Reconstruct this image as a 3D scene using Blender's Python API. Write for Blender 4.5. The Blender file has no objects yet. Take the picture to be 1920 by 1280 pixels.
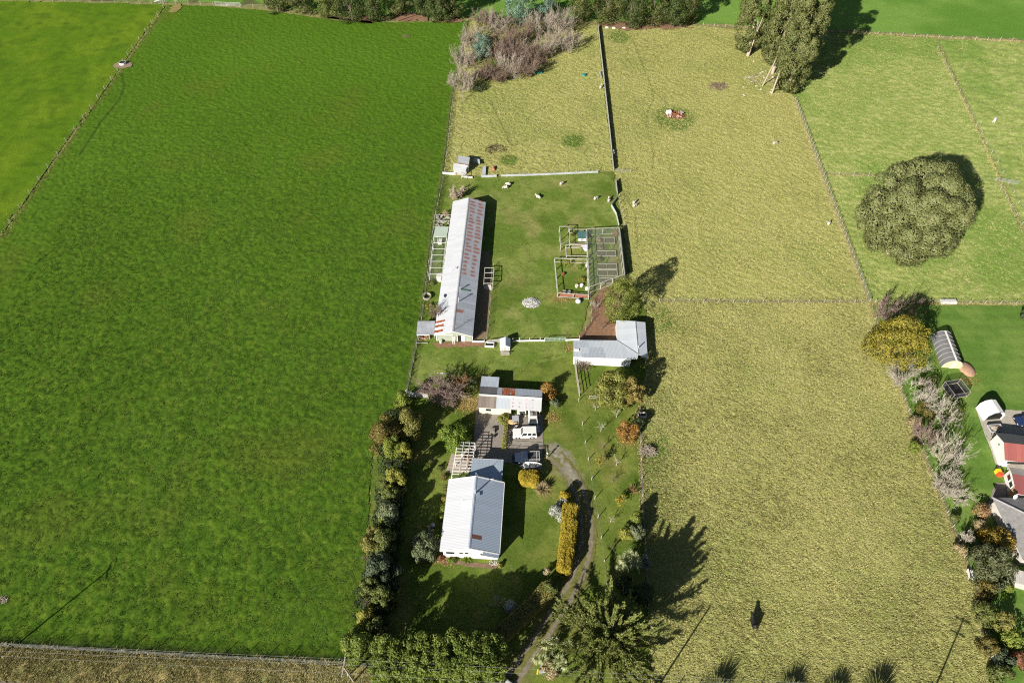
import bpy, math, random
import numpy as np
from mathutils import Vector
R = math.radians
SC = bpy.context.scene
COL = SC.collection
FOC, PIT, CAMH = 1300.0, R(50.5), 112.0
SUN_EL, SUN_AZ = R(27), R(40)

# ---------- picture point -> point on the ground (or at height z); metres, camera foot at the origin, +Y away
def P(px, py, z=0.0):
    x = (px - 960) / FOC; y = -(py - 640) / FOC
    dy = math.cos(PIT) + y * math.sin(PIT); dz = -math.sin(PIT) + y * math.cos(PIT)
    t = (CAMH - z) / -dz
    return Vector((x * t, dy * t, z))
def pm(px, py, z=0.0):      # pixels per metre there
    v = P(px, py, z)
    return FOC / ((v.y) * math.cos(PIT) + (CAMH - z) * math.sin(PIT))
def G(pts, z=0.0): return [P(a, b, z) for a, b in pts]

# ---------- numpy noise
def _h(ix, iy, s):
    h = (ix * 374761393 + iy * 668265263 + s * 144269503) & 0xffffffff
    h = ((h ^ (h >> 13)) * 1274126177) & 0xffffffff
    return ((h ^ (h >> 16)) & 0xffff) / 65535.0
def vn(x, y, s=0):
    ix = np.floor(x).astype(np.int64); iy = np.floor(y).astype(np.int64)
    fx = x - ix; fy = y - iy
    fx = fx * fx * (3 - 2 * fx); fy = fy * fy * (3 - 2 * fy)
    a = _h(ix, iy, s); b = _h(ix + 1, iy, s); c = _h(ix, iy + 1, s); d = _h(ix + 1, iy + 1, s)
    return (a * (1 - fx) + b * fx) * (1 - fy) + (c * (1 - fx) + d * fx) * fy
def fbm(x, y, sc, o=3, s=0):
    v = 0; a = 1; t = 0
    c_, s_ = math.cos(.6), math.sin(.6)
    x = x / sc; y = y / sc
    for k in range(o):
        v = v + a * vn(x, y, s + k * 17); t += a; a *= .5
        x, y = (c_ * x - s_ * y) * 2.03 + 11.3, (s_ * x + c_ * y) * 2.03 + 5.7
    return v / t
def sst(e0, e1, x):
    t = np.clip((x - e0) / (e1 - e0), 0, 1); return t * t * (3 - 2 * t)
def inpoly(x, y, poly):
    r = np.zeros(x.shape, bool); n = len(poly)
    for i in range(n):
        x1, y1 = poly[i][0], poly[i][1]; x2, y2 = poly[(i + 1) % n][0], poly[(i + 1) % n][1]
        if y1 == y2: continue
        c = ((y1 > y) != (y2 > y)) & (x < (x2 - x1) * (y - y1) / (y2 - y1) + x1)
        r ^= c
    return r
def dline(x, y, pts):
    d = np.full(x.shape, 1e9)
    for a, b in zip(pts[:-1], pts[1:]):
        vx, vy = b[0] - a[0], b[1] - a[1]; L = vx * vx + vy * vy + 1e-9
        t = np.clip(((x - a[0]) * vx + (y - a[1]) * vy) / L, 0, 1)
        d = np.minimum(d, np.hypot(x - a[0] - t * vx, y - a[1] - t * vy))
    return d

# ---------- objects
def tag(o, label=None, cat=None, group=None, kind=None):
    if label: o['label'] = label
    if cat: o['category'] = cat
    if group: o['group'] = group
    if kind: o['kind'] = kind
    return o
def link(o, parent=None):
    COL.objects.link(o)
    if parent: o.parent = parent
    return o
def root(name, loc, rz, label, cat, group=None):
    o = bpy.data.objects.new(name, None); o.empty_display_size = .3
    o.location = loc; o.rotation_euler = (0, 0, rz)
    return tag(link(o), label, cat, group)
def npmesh(name, V, nper, mat, parent=None, faces=None, smooth=False):
    """V (N*nper,3) with consecutive faces of nper verts, or explicit faces array (M,nper)"""
    V = np.asarray(V, dtype=np.float32).reshape(-1, 3)
    F = np.arange(len(V), dtype=np.int32).reshape(-1, nper) if faces is None else np.asarray(faces, dtype=np.int32)
    me = bpy.data.meshes.new(name)
    me.vertices.add(len(V)); me.vertices.foreach_set('co', V.ravel())
    me.loops.add(F.size); me.loops.foreach_set('vertex_index', F.ravel())
    me.polygons.add(len(F)); me.polygons.foreach_set('loop_start', np.arange(0, F.size, F.shape[1], dtype=np.int32))
    me.polygons.foreach_set('loop_total', np.full(len(F), F.shape[1], dtype=np.int32))
    if smooth: me.polygons.foreach_set('use_smooth', np.ones(len(F), dtype=bool))
    me.update(calc_edges=True); me.validate()
    if mat: me.materials.append(mat)
    return link(bpy.data.objects.new(name, me), parent)
class MB:
    def __init__(s): s.v = []; s.f = []
    def add(s, vs, fs):
        b = len(s.v); s.v += [tuple(v) for v in vs]; s.f += [tuple(b + i for i in f) for f in fs]; return s
    def box(s, c, d, rz=0.0):
        x, y, z = d[0] / 2, d[1] / 2, d[2] / 2; ca, sa = math.cos(rz), math.sin(rz); vs = []
        for k in (-z, z):
            for i, j in ((-x, -y), (x, -y), (x, y), (-x, y)):
                vs.append((c[0] + i * ca - j * sa, c[1] + i * sa + j * ca, c[2] + k))
        return s.add(vs, [(3, 2, 1, 0), (4, 5, 6, 7), (0, 1, 5, 4), (1, 2, 6, 5), (2, 3, 7, 6), (3, 0, 4, 7)])
    def tube(s, p, q, r1, r2=None, n=6, cap=True):
        r2 = r1 if r2 is None else r2; p = Vector(p); q = Vector(q); d = (q - p)
        if d.length < 1e-6: return s
        d.normalize(); a = d.orthogonal().normalized()
        if abs(d.z) < .9: a = Vector((0, 0, 1)).cross(d).normalized()
        b = d.cross(a); vs = []; o = math.pi / n
        for c, r in ((p, r1), (q, r2)):
            for i in range(n):
                t = 2 * math.pi * i / n + o; vs.append(c + a * (r * math.cos(t)) + b * (r * math.sin(t)))
        fs = [(i, (i + 1) % n, n + (i + 1) % n, n + i) for i in range(n)]
        if cap: fs += [tuple(range(n - 1, -1, -1)), tuple(range(n, 2 * n))]
        return s.add(vs, fs)
    def bar(s, p, q, w): return s.tube(p, q, w * .7071, n=4)
    def slab(s, pts, th):
        p = [Vector(a) for a in pts]; n = (p[1] - p[0]).cross(p[2] - p[0]).normalized()
        if n.z < 0: p.reverse(); n = -n
        k = len(p); vs = p + [a - n * th for a in p]
        return s.add(vs, [tuple(range(k)), tuple(range(2 * k - 1, k - 1, -1))] + [(i, k + i, k + (i + 1) % k, (i + 1) % k) for i in range(k)])
    def prism(s, poly, z0, z1):
        k = len(poly); vs = [(a[0], a[1], z0) for a in poly] + [(a[0], a[1], z1) for a in poly]
        return s.add(vs, [tuple(range(k - 1, -1, -1)), tuple(range(k, 2 * k))] + [(i, (i + 1) % k, k + (i + 1) % k, k + i) for i in range(k)])
    def ball(s, c, r, nu=10, nv=6, half=False):
        rx, ry, rz = r if isinstance(r, (tuple, list)) else (r, r, r); vs = []; fs = []
        for j in range(nv + 1):
            ph = (math.pi / 2 if half else math.pi) * j / nv
            for i in range(nu):
                th = 2 * math.pi * i / nu
                vs.append((c[0] + rx * math.sin(ph) * math.cos(th), c[1] + ry * math.sin(ph) * math.sin(th), c[2] + rz * math.cos(ph)))
        for j in range(nv):
            for i in range(nu):
                fs.append((j * nu + i, (j + 1) * nu + i, (j + 1) * nu + (i + 1) % nu, j * nu + (i + 1) % nu))
        return s.add(vs, fs)
    def build(s, name, mat, parent=None, smooth=False, bevel=0):
        me = bpy.data.meshes.new(name); me.from_pydata(s.v, [], s.f); me.validate()
        if mat: me.materials.append(mat)
        if smooth: me.polygons.foreach_set('use_smooth', [True] * len(me.polygons))
        o = link(bpy.data.objects.new(name, me), parent)
        if bevel:
            m = o.modifiers.new('soft', 'BEVEL'); m.width = bevel; m.segments = 2; m.limit_method = 'ANGLE'
        return o
def B(name, c, d, mat, parent=None, rz=0.0, bevel=0): return MB().box(c, d, rz).build(name, mat, parent, bevel=bevel)
def copyobj(o, parent=None):
    c = o.copy(); COL.objects.link(c); c.parent = parent; return c
def copytree(o, loc=None, rz=None, label=None, scale=None):
    c = copyobj(o)
    for k in o.children:
        d = copyobj(k, c)
        for g in k.children: copyobj(g, d)
    if loc is not None: c.location = loc
    if rz is not None: c.rotation_euler = (0, 0, rz)
    if scale: c.scale = scale if isinstance(scale, tuple) else (scale,) * 3
    if label: c['label'] = label
    return c

# ---------- materials
def newmat(name):
    m = bpy.data.materials.new(name); m.use_nodes = True; nt = m.node_tree
    return m, nt, nt.nodes['Principled BSDF']
def nd(nt, typ, ins=None, **pr):
    n = nt.nodes.new(typ)
    for k, v in pr.items(): setattr(n, k, v)
    for k, v in (ins or {}).items():
        s = n.inputs[k]
        if hasattr(v, 'is_output'): nt.links.new(v, s)
        else: s.default_value = v
    return n
def mth(nt, op, a, b=None, c=None):
    ins = {0: a}
    if b is not None: ins[1] = b
    if c is not None: ins[2] = c
    return nd(nt, 'ShaderNodeMath', ins, operation=op).outputs[0]
def rgb(c): return (c[0], c[1], c[2], 1)
def ramp(nt, fac, stops):
    n = nd(nt, 'ShaderNodeValToRGB', {'Fac': fac}); e = n.color_ramp.elements
    while len(e) < len(stops): e.new(.5)
    for i, (p, c) in enumerate(stops): e[i].position = p; e[i].color = rgb(c)
    return n.outputs['Color']
def mixc(nt, f, a, b, mode='MIX'):
    n = nd(nt, 'ShaderNodeMix', data_type='RGBA', blend_type=mode)
    for s, v in ((n.inputs['Factor'], f), (n.inputs['A'], a), (n.inputs['B'], b)):
        pass
    cs = [i for i in n.inputs if i.type == 'RGBA']; fs = [i for i in n.inputs if i.name == 'Factor' and i.type == 'VALUE']
    for s, v in ((fs[0], f), (cs[0], a), (cs[1], b)):
        if hasattr(v, 'is_output'): nt.links.new(v, s)
        else: s.default_value = rgb(v) if isinstance(v, tuple) else v
    return [o for o in n.outputs if o.type == 'RGBA'][0]
def geo_pos(nt): return nd(nt, 'ShaderNodeNewGeometry').outputs['Position']
def objc(nt): return nd(nt, 'ShaderNodeTexCoord').outputs['Object']
MATS = {}
def noisy(name, c1, c2, scale=1.0, rough=.85, bump=0.0, c3=None, metal=0.0, detail=5, spec=.3, world=False):
    if name in MATS: return MATS[name]
    m, nt, bs = newmat(name)
    co = geo_pos(nt) if world else objc(nt)
    n = nd(nt, 'ShaderNodeTexNoise', {'Vector': co, 'Scale': scale, 'Detail': detail, 'Roughness': .65})
    st = [(.32, c1), (.68, c2)] if c3 is None else [(.28, c1), (.5, c2), (.72, c3)]
    nt.links.new(ramp(nt, n.outputs['Fac'], st), bs.inputs['Base Color'])
    bs.inputs['Roughness'].default_value = rough; bs.inputs['Metallic'].default_value = metal
    bs.inputs['Specular IOR Level'].default_value = spec
    if bump:
        b = nd(nt, 'ShaderNodeBump', {'Height': n.outputs['Fac'], 'Strength': 1.0, 'Distance': bump})
        nt.links.new(b.outputs[0], bs.inputs['Normal'])
    MATS[name] = m; return m
def leafm(name, *cols, tr=.22, rough=.55):
    """leaves: each leaf its own shade out of the species' range, a little light through the blade"""
    if name in MATS: return MATS[name]
    m, nt, bs = newmat(name)
    ri = nd(nt, 'ShaderNodeNewGeometry').outputs['Random Per Island']
    n = nd(nt, 'ShaderNodeTexNoise', {'Vector': geo_pos(nt), 'Scale': .55, 'Detail': 3.0})
    f = mth(nt, 'ADD', mth(nt, 'MULTIPLY', ri, .5), mth(nt, 'MULTIPLY', n.outputs['Fac'], .55))
    k = len(cols)
    col = ramp(nt, f, [(.12 + .76 * i / (k - 1), c) for i, c in enumerate(cols)])
    nt.links.new(col, bs.inputs['Base Color']); bs.inputs['Roughness'].default_value = rough
    bs.inputs['Specular IOR Level'].default_value = .25
    t = nd(nt, 'ShaderNodeBsdfTranslucent', {'Color': col})
    mx = nd(nt, 'ShaderNodeMixShader', {0: tr, 1: bs.outputs[0], 2: t.outputs[0]})
    nt.links.new(mx.outputs[0], nt.nodes['Material Output'].inputs['Surface'])
    MATS[name] = m; return m
def barkm(name, c1, c2):
    return noisy(name, c1, c2, 3.0, .9)
def roofm(name, col, axis=1, rough=.4, metal=.35, var=.1, sheet=.76, rust=None, rustcol=(.28, .075, .025), pitch=.27, cross=2.6):
    """corrugated sheets running across `axis` (the ridge axis of the building); laps, tone per sheet, optional rust"""
    m, nt, bs = newmat(name); co = objc(nt)
    sep = nd(nt, 'ShaderNodeSeparateXYZ', {0: co})
    a = sep.outputs[axis]; b = sep.outputs[1 - axis]
    sh = mth(nt, 'FLOOR', mth(nt, 'DIVIDE', a, sheet)); sr = mth(nt, 'FLOOR', mth(nt, 'DIVIDE', b, cross))
    wn = nd(nt, 'ShaderNodeTexWhiteNoise', {'Vector': nd(nt, 'ShaderNodeCombineXYZ', {0: sh, 1: sr}).outputs[0]}, noise_dimensions='2D')
    n = nd(nt, 'ShaderNodeTexNoise', {'Vector': co, 'Scale': 1.3, 'Detail': 6.0, 'Roughness': .7})
    tone = mth(nt, 'ADD', mth(nt, 'MULTIPLY', mth(nt, 'SUBTRACT', wn.outputs[0], .5), var * 2), mth(nt, 'MULTIPLY', mth(nt, 'SUBTRACT', n.outputs['Fac'], .5), var * 2))
    wv = mth(nt, 'SINE', mth(nt, 'MULTIPLY', a, 2 * math.pi / pitch))
    fa = mth(nt, 'FRACT', mth(nt, 'DIVIDE', a, sheet)); lap = mth(nt, 'LESS_THAN', fa, .07)
    tone = mth(nt, 'SUBTRACT', mth(nt, 'ADD', 1.0, tone), mth(nt, 'MULTIPLY', lap, .09))
    tone = mth(nt, 'ADD', tone, mth(nt, 'MULTIPLY', wv, .012))
    c = mixc(nt, 1.0, col, nd(nt, 'ShaderNodeCombineColor', {0: tone, 1: tone, 2: tone}).outputs[0], 'MULTIPLY')
    if rust:
        f = rust(nt, sep, n.outputs['Fac'])
        rn = nd(nt, 'ShaderNodeTexNoise', {'Vector': co, 'Scale': 4.0, 'Detail': 4.0})
        rc = ramp(nt, rn.outputs['Fac'], [(.3, tuple(v * .75 for v in rustcol)), (.7, tuple(v * 1.35 for v in rustcol))])
        c = mixc(nt, f, c, rc)
        nt.links.new(mth(nt, 'MULTIPLY', mth(nt, 'SUBTRACT', 1.0, f), metal), bs.inputs['Metallic'])
    else: bs.inputs['Metallic'].default_value = metal
    nt.links.new(c, bs.inputs['Base Color']); bs.inputs['Roughness'].default_value = rough
    bp = nd(nt, 'ShaderNodeBump', {'Height': wv, 'Strength': .3, 'Distance': .012})
    nt.links.new(bp.outputs[0], bs.inputs['Normal'])
    return m
def netm(name, col, dens):
    m, nt, bs = newmat(name)
    n = nd(nt, 'ShaderNodeTexNoise', {'Vector': objc(nt), 'Scale': 1.5, 'Detail': 3.0})
    bs.inputs['Base Color'].default_value = rgb(col); bs.inputs['Roughness'].default_value = .8
    tr = nd(nt, 'ShaderNodeBsdfTransparent')
    f = mth(nt, 'MULTIPLY_ADD', n.outputs['Fac'], .12, dens - .06)
    mx = nd(nt, 'ShaderNodeMixShader', {0: f, 1: tr.outputs[0], 2: bs.outputs[0]})
    nt.links.new(mx.outputs[0], nt.nodes['Material Output'].inputs['Surface']); return m
def glassm():
    m, nt, bs = newmat('window_glass'); n = nd(nt, 'ShaderNodeTexNoise', {'Vector': objc(nt), 'Scale': 2.0})
    nt.links.new(ramp(nt, n.outputs['Fac'], [(.3, (.015, .02, .025)), (.7, (.035, .045, .055))]), bs.inputs['Base Color'])
    bs.inputs['Roughness'].default_value = .08; return m
GLASS = glassm()
WHITE = noisy('white_paint', (.72, .71, .68), (.82, .81, .79), 1.5, .55)
CREAM = noisy('cream_paint', (.66, .60, .44), (.75, .70, .55), 1.2, .6)
TIMBER = noisy('weathered_timber', (.30, .27, .22), (.46, .42, .35), 2.5, .85)
PALETIM = noisy('pale_timber', (.36, .345, .30), (.52, .50, .45), 2.5, .8)
BROWNTIM = noisy('brown_timber', (.17, .11, .07), (.28, .20, .13), 2.5, .85)
POSTM = noisy('fence_post_wood', (.34, .31, .25), (.52, .48, .40), 4, .85)
WIRE = noisy('galvanised_wire', (.20, .21, .21), (.30, .31, .31), 4, .5, metal=.3)
DARK = noisy('dark_opening', (.012, .012, .012), (.025, .024, .022), 2, .8)  # near-black stands in for shade inside openings; joints and bin fill share it
BLACK = noisy('black_rubber', (.014, .014, .015), (.03, .03, .03), 6, .7)
STEEL = noisy('galvanised_steel', (.42, .44, .46), (.56, .58, .60), 2.0, .4, metal=.3)
GREYSHEET = noisy('grey_sheet_iron', (.42, .44, .46), (.60, .62, .64), 1.2, .5, metal=.2)
RUSTY = noisy('rusty_steel', (.20, .07, .03), (.34, .15, .07), 3, .85)
BRICKRED = noisy('red_brick', (.30, .11, .07), (.42, .18, .12), 4, .9)
SKIN = noisy('skin', (.48, .29, .20), (.55, .34, .25), 6, .6)
# ================= camera, sun, sky
cam = bpy.data.cameras.new('camera'); cam.sensor_width = 36; cam.lens = FOC * 36 / 1920
cam.clip_start = 1; cam.clip_end = 6000
co = link(bpy.data.objects.new('camera', cam)); co.location = (0, 0, CAMH); co.rotation_euler = (R(90) - PIT, 0, 0)
SC.camera = co
sd = Vector((math.sin(SUN_AZ) * math.cos(SUN_EL), math.cos(SUN_AZ) * math.cos(SUN_EL), -math.sin(SUN_EL)))
sl = bpy.data.lights.new('sun', 'SUN'); sl.energy = 5.0; sl.angle = R(.5); sl.color = (1, .94, .84)
so = link(bpy.data.objects.new('sun', sl)); so.rotation_euler = sd.to_track_quat('-Z', 'Y').to_euler(); so.location = (-60, -60, 90)
w = bpy.data.worlds.new('World'); SC.world = w; w.use_nodes = True
sk = w.node_tree.nodes.new('ShaderNodeTexSky'); sk.sky_type = 'NISHITA'; sk.sun_disc = False
sk.sun_elevation = SUN_EL; sk.sun_rotation = SUN_AZ + math.pi
bg = w.node_tree.nodes['Background']; bg.inputs[1].default_value = .033
w.node_tree.links.new(sk.outputs[0], bg.inputs[0])
SC.view_settings.view_transform = 'Standard'; SC.view_settings.look = 'None'
SC.view_settings.exposure = .74; SC.view_settings.gamma = 1; SC.view_settings.use_curve_mapping = False
try:
    SC.cycles.max_bounces = 5; SC.cycles.diffuse_bounces = 2; SC.cycles.transparent_max_bounces = 12
    SC.cycles.use_denoising = False; SC.cycles.filter_width = 1.15
except Exception: pass

# ================= ground and fields
def fieldm(name, fs, var, bump, bs_=1.0, aniso=(1, 1, 1)):
    m, nt, bs = newmat(name); ps = geo_pos(nt)
    at = nd(nt, 'ShaderNodeAttribute', attribute_name='tint').outputs['Color']
    mp = nd(nt, 'ShaderNodeMapping', {'Vector': ps, 'Rotation': (0, 0, .7), 'Scale': aniso})
    n1 = nd(nt, 'ShaderNodeTexNoise', {'Vector': mp.outputs[0], 'Scale': fs, 'Detail': 6.0, 'Roughness': .7})
    n2 = nd(nt, 'ShaderNodeTexNoise', {'Vector': mp.outputs[0], 'Scale': fs * 4.1, 'Detail': 3.0, 'Roughness': .7})
    f = mth(nt, 'ADD', mth(nt, 'MULTIPLY', n1.outputs['Fac'], .6), mth(nt, 'MULTIPLY', n2.outputs['Fac'], .4))
    k = ramp(nt, f, [(.34, (1 - var,) * 3), (.5, (1, 1, 1)), (.66, (1 + var, 1 + var * .95, 1 + var * .7))])
    nt.links.new(mixc(nt, 1.0, at, k, 'MULTIPLY'), bs.inputs['Base Color'])
    bs.inputs['Roughness'].default_value = .95; bs.inputs['Specular IOR Level'].default_value = .04
    b = nd(nt, 'ShaderNodeBump', {'Height': f, 'Strength': 1.0, 'Distance': bump})
    nt.links.new(b.outputs[0], bs.inputs['Normal']); return m
def lerp(a, b, t):
    a = np.asarray(a); b = np.asarray(b)
    return a * (1 - t[:, None]) + b * t[:, None]
def field(name, poly, res, z0, amp, asc, colfn, mat, oct_=3, edge=.35, an=None):
    xs = [p[0] for p in poly]; ys = [p[1] for p in poly]
    nx = int((max(xs) - min(xs)) / res) + 2; ny = int((max(ys) - min(ys)) / res) + 2
    X, Y = np.meshgrid(min(xs) + res * np.arange(nx), min(ys) + res * np.arange(ny)); x = X.ravel(); y = Y.ravel()
    jx = (fbm(x, y, 1.1, 2, 91) - .5) * 2 * edge; jy = (fbm(x, y, 1.1, 2, 77) - .5) * 2 * edge
    ins = inpoly(x + jx, y + jy, poly).reshape(ny, nx)
    q = ins[:-1, :-1] & ins[1:, :-1] & ins[:-1, 1:] & ins[1:, 1:]
    idx = np.arange(nx * ny).reshape(ny, nx)
    F = np.stack([idx[:-1, :-1][q], idx[:-1, 1:][q], idx[1:, 1:][q], idx[1:, :-1][q]], 1)
    used = np.unique(F); mp = np.full(nx * ny, -1, np.int64); mp[used] = np.arange(len(used)); F = mp[F]
    x = x[used]; y = y[used]
    if an:      # lodged grass: clumps drawn out along the lie of the grass, which itself wanders
        w_ = (fbm(x, y, 5, 3, 55) - .5) * 3.2
        u = (x - y) * .707 + w_; v = (x + y) * .707 + w_ * .6
        h = (sst(.25, .8, fbm(u / an[0], v / an[1], 1.0, oct_, 5)) * .85 + sst(.3, .8, fbm(x, y, asc * 2.4, 2, 8)) * .06) * amp
    else: h = sst(.25, .8, fbm(x * .8 + y * .35, y * 1.1 - x * .5, asc, oct_, 5)) * amp
    V = np.stack([x, y, z0 + h], 1)
    o = npmesh(name, V, 4, mat, None, F, smooth=True)
    c = np.ones((len(x), 4), np.float32); c[:, :3] = np.clip(colfn(x, y), 0, 1)
    at = o.data.attributes.new('tint', 'FLOAT_COLOR', 'POINT'); at.data.foreach_set('color', c.ravel())
    o['kind'] = 'structure'; return o

GRN_D, GRN_M, GRN_L = (.042, .092, .009), (.074, .144, .013), (.132, .190, .022)
def col_left(x, y):
    far = sst(40, 230, y)
    c = lerp(lerp(GRN_D, GRN_M, sst(.3, .6, fbm(x, y, .75, 3, 3))), GRN_L, sst(.5, .85, fbm(x, y, 1.0, 3, 9)) * .6)
    c = lerp(c, (.080, .166, .013), far * .75)
    c = c * (.93 + .18 * fbm(x, y, 26, 3, 21))[:, None]
    c = lerp(c, (.115, .130, .022), sst(.60, .85, fbm(x, y, 13, 4, 33)) * .3)
    c = lerp(c, (.035, .06, .012), sst(.5, .15, dline(x, y, TRACKL[0])) * .7)
    for t in TRACKL[1:]: c = lerp(c, (.10, .155, .024), sst(.8, .2, dline(x, y, t) + (fbm(x, y, 2, 2, 67) - .5) * .6) * .28)
    c = lerp(c, (.145, .15, .04), sst(2.6, .8, dline(x, y, G([(313, 8), (160, 216), (0, 445)])) + (fbm(x, y, 2.5, 2, 68) - .5) * 2) * .4)
    c = lerp(c, (.05, .07, .02), sst(1.6, .6, dline(x, y, G([(-300, 1192), (0, 1209), (655, 1244)]))) * .7)  # dark strip by the road fence: ditch shadow and vegetation in the colour
    return lerp(c, (.16, .15, .06), sst(1.2, .2, dline(x, y, FENCE_B)) * .6)
def col_farleft(x, y):
    c = lerp((.092, .176, .011), (.128, .208, .014), sst(.3, .7, fbm(x, y, 9, 3, 6)))
    return lerp(c, (.050, .110, .010), sst(.55, .8, fbm(x, y, 3, 2, 16)) * .5)
def col_north(x, y):
    c = lerp((.110, .230, .035), (.165, .290, .055), sst(.3, .7, fbm(x, y, 14, 3, 44)))
    return lerp(c, (.10, .085, .045), sst(-70, -95, x) * sst(.5, .6, fbm(x, y, 4, 2, 8)) * .8)
STRAW, OLIVE, RGRN, BRN = (.405, .395, .150), (.335, .352, .108), (.190, .250, .055), (.310, .270, .125)
def col_rough(x, y):
    c = lerp(OLIVE, STRAW, sst(.35, .72, fbm(x * .9 + y * .5, y - .6 * x, .7, 4, 61)))
    c = lerp(c, RGRN, sst(.47, .72, fbm(x, y, 12, 4, 31)) * .45)
    c = lerp(c, BRN, sst(.58, .78, fbm(x, y, 5, 4, 52)) * .12)
    for t in TRACKS: c = lerp(c, (.12, .145, .04), sst(.45, .12, dline(x, y, t) + (fbm(x, y, .8, 2, 66) - .5) * .3) * .6)
    for (bx, by, r) in GREENS:
        d = np.hypot(x - bx, (y - by)); d = d * (.8 + .4 * fbm(x, y, 2, 2, 14))
        c = lerp(c, (.070, .150, .018), sst(r, r * .55, d) * .85)
    e = sst(1.6, .3, dline(x, y, FENCE_R)); c = lerp(c, (.46, .40, .21), e * .6)
    return lerp(c, (.085, .15, .025), sst(9, 2, dline(x, y, FENCE_H)) * .6)
def col_east(x, y):
    c = lerp((.245, .320, .080), (.385, .415, .145), sst(.42, .72, fbm(x * .7, y * 1.7, 1.2, 4, 71)))
    c = lerp(c, (.150, .260, .045), sst(.46, .68, fbm(x, y, 16, 3, 75)) * .7)
    return c
def col_lawn(x, y):
    c = lerp((.092, .142, .021), (.162, .202, .040), sst(.3, .7, fbm(x, y, 3.5, 4, 81)))
    c = lerp(c, (.260, .225, .075), sst(.58, .82, fbm(x, y, 6, 3, 85)) * .5)
    g = dline(x, y, GRAVL) + (fbm(x, y, 1.6, 3, 47) - .5) * 3.2
    c = lerp(c, lerp((.19, .165, .115), (.33, .30, .24), fbm(x, y, .5, 2, 48)), sst(2.4, .9, g) * .9)
    c = lerp(c, (.20, .165, .08), sst(2.6, 1.2, dline(x, y, DRVL) + (fbm(x, y, 1.2, 2, 49) - .5) * 1.5) * .5)
    return c
def col_yard(x, y):
    c = lerp((.120, .185, .030), (.200, .245, .060), sst(.3, .7, fbm(x, y, 4, 4, 82)))
    c = lerp(c, (.31, .27, .11), sst(.6, .82, fbm(x, y, 5, 3, 86)) * .45)
    return lerp(c, (.075, .125, .015), sst(.55, .75, fbm(x, y, 9, 2, 88)) * .5)
def col_nlawn(x, y):
    c = lerp((.105, .195, .034), (.155, .240, .052), sst(.3, .7, fbm(x, y, 5, 3, 92)))
    return c * (1 + .05 * np.sin(y * 2.2))[:, None]
def col_verge(x, y):
    c = lerp((.50, .42, .19), (.24, .28, .09), sst(.42, .65, fbm(x, y, 1.8, 4, 12)))
    c = lerp(c, (.13, .13, .06), sst(.6, .8, fbm(x, y, 1.1, 3, 19)) * .6)
    return lerp(c, (.05, .06, .03), sst(1.5, .5, dline(x, y, G([(-300, 1196), (0, 1214), (655, 1249)]))) * .85)  # verge side of the ditch strip, shadow and dark vegetation painted together
GRAVL = G([(1040, 846), (1055, 862), (1072, 890), (1086, 915)])
DRVL = G([(1072, 890), (1090, 930), (1098, 970), (1101, 1005), (1096, 1042), (1083, 1082), (1056, 1130), (1024, 1180), (984, 1238), (945, 1295)])
FENCE_B = G([(877, 40), (848, 185), (832, 320), (812, 420), (790, 600), (765, 735)])
FENCE_R = G([(1490, 185), (1630, 566), (1640, 600), (1735, 860), (1830, 1105), (1850, 1200)])
FENCE_H = G([(1199, 760), (1203, 900), (1213, 1100)])
TRACKL = [G(t) for t in ([(229, 138), (233, 165), (222, 190), (190, 228), (150, 290)], [(600, 95), (500, 260), (420, 480), (330, 760), (250, 1000), (200, 1180)], [(630, 95), (535, 260), (460, 480), (375, 760), (300, 1000), (255, 1180)])]
TRACKS = [G(t) for t in ([(1186, 75), (1208, 130), (1222, 165), (1226, 185), (1214, 210), (1213, 240), (1226, 285), (1222, 318)],
                         [(1226, 172), (1250, 195)], [(1150, 330), (1190, 400), (1195, 460)],
                         [(1199, 690), (1290, 690), (1420, 680), (1560, 700)], [(1240, 730), (1280, 790), (1290, 900)],
                         [(1250, 1120), (1330, 1135), (1440, 1145), (1560, 1142)], [(920, 190), (948, 250), (960, 275)],
                         [(1650, 640), (1700, 760), (1760, 900), (1800, 1010)], [(1636, 640), (1684, 760), (1742, 905), (1790, 1040)])]
GREENS = [(*P(1265, 222)[:2], 7.5), (*P(1075, 265)[:2], 4), (*P(955, 300)[:2], 3), (*P(1225, 600)[:2], 6), (*P(1225, 840)[:2], 4), (*P(1160, 70)[:2], 5)]
GND = MB().add([(-3000, -1500, -.08), (3000, -1500, -.08), (3000, 4000, -.08), (-3000, 4000, -.08)], [(0, 1, 2, 3)]).build(
    'ground', noisy('ground_turf', (.13, .15, .035), (.30, .27, .11), .5, .95, world=True), None)
GND['kind'] = 'structure'
MF_GREEN = fieldm('lush_pasture', 3.0, .50, .11)
MF_ROUGH = fieldm('rough_pasture', 3.0, .34, .16, aniso=(.6, 1.3, 1))
MF_EAST = fieldm('grazed_pasture', 1.8, .34, .14, aniso=(1.2, .6, 1))
MF_LAWN = fieldm('mown_grass', 2.4, .34, .06)
PL_LEFT = G([(313, 9), (400, 12), (500, 20), (640, 40), (760, 42), (876, 40), (848, 185), (832, 320), (812, 420), (790, 600), (765, 735),
             (735, 770), (700, 850), (690, 1000), (678, 1150), (655, 1243), (0, 1209), (-120, 1203), (-300, 864), (0, 445)])
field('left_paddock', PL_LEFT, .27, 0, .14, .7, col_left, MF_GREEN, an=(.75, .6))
field('far_left_paddock', G([(313, 9), (0, 445), (-300, 864), (-600, 400), (-420, -8), (230, 6)]), .8, 0, .16, 1.2, col_farleft, MF_GREEN)
field('north_field', G([(-420, -12), (230, 4), (313, 6), (480, 10), (640, 30), (880, 34), (1120, 40), (1320, 46), (1600, 60), (1920, 76), (2300, 96), (2300, -230), (-420, -230)]), 1.2, 0, .1, 2, col_north, MF_EAST)
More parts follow.
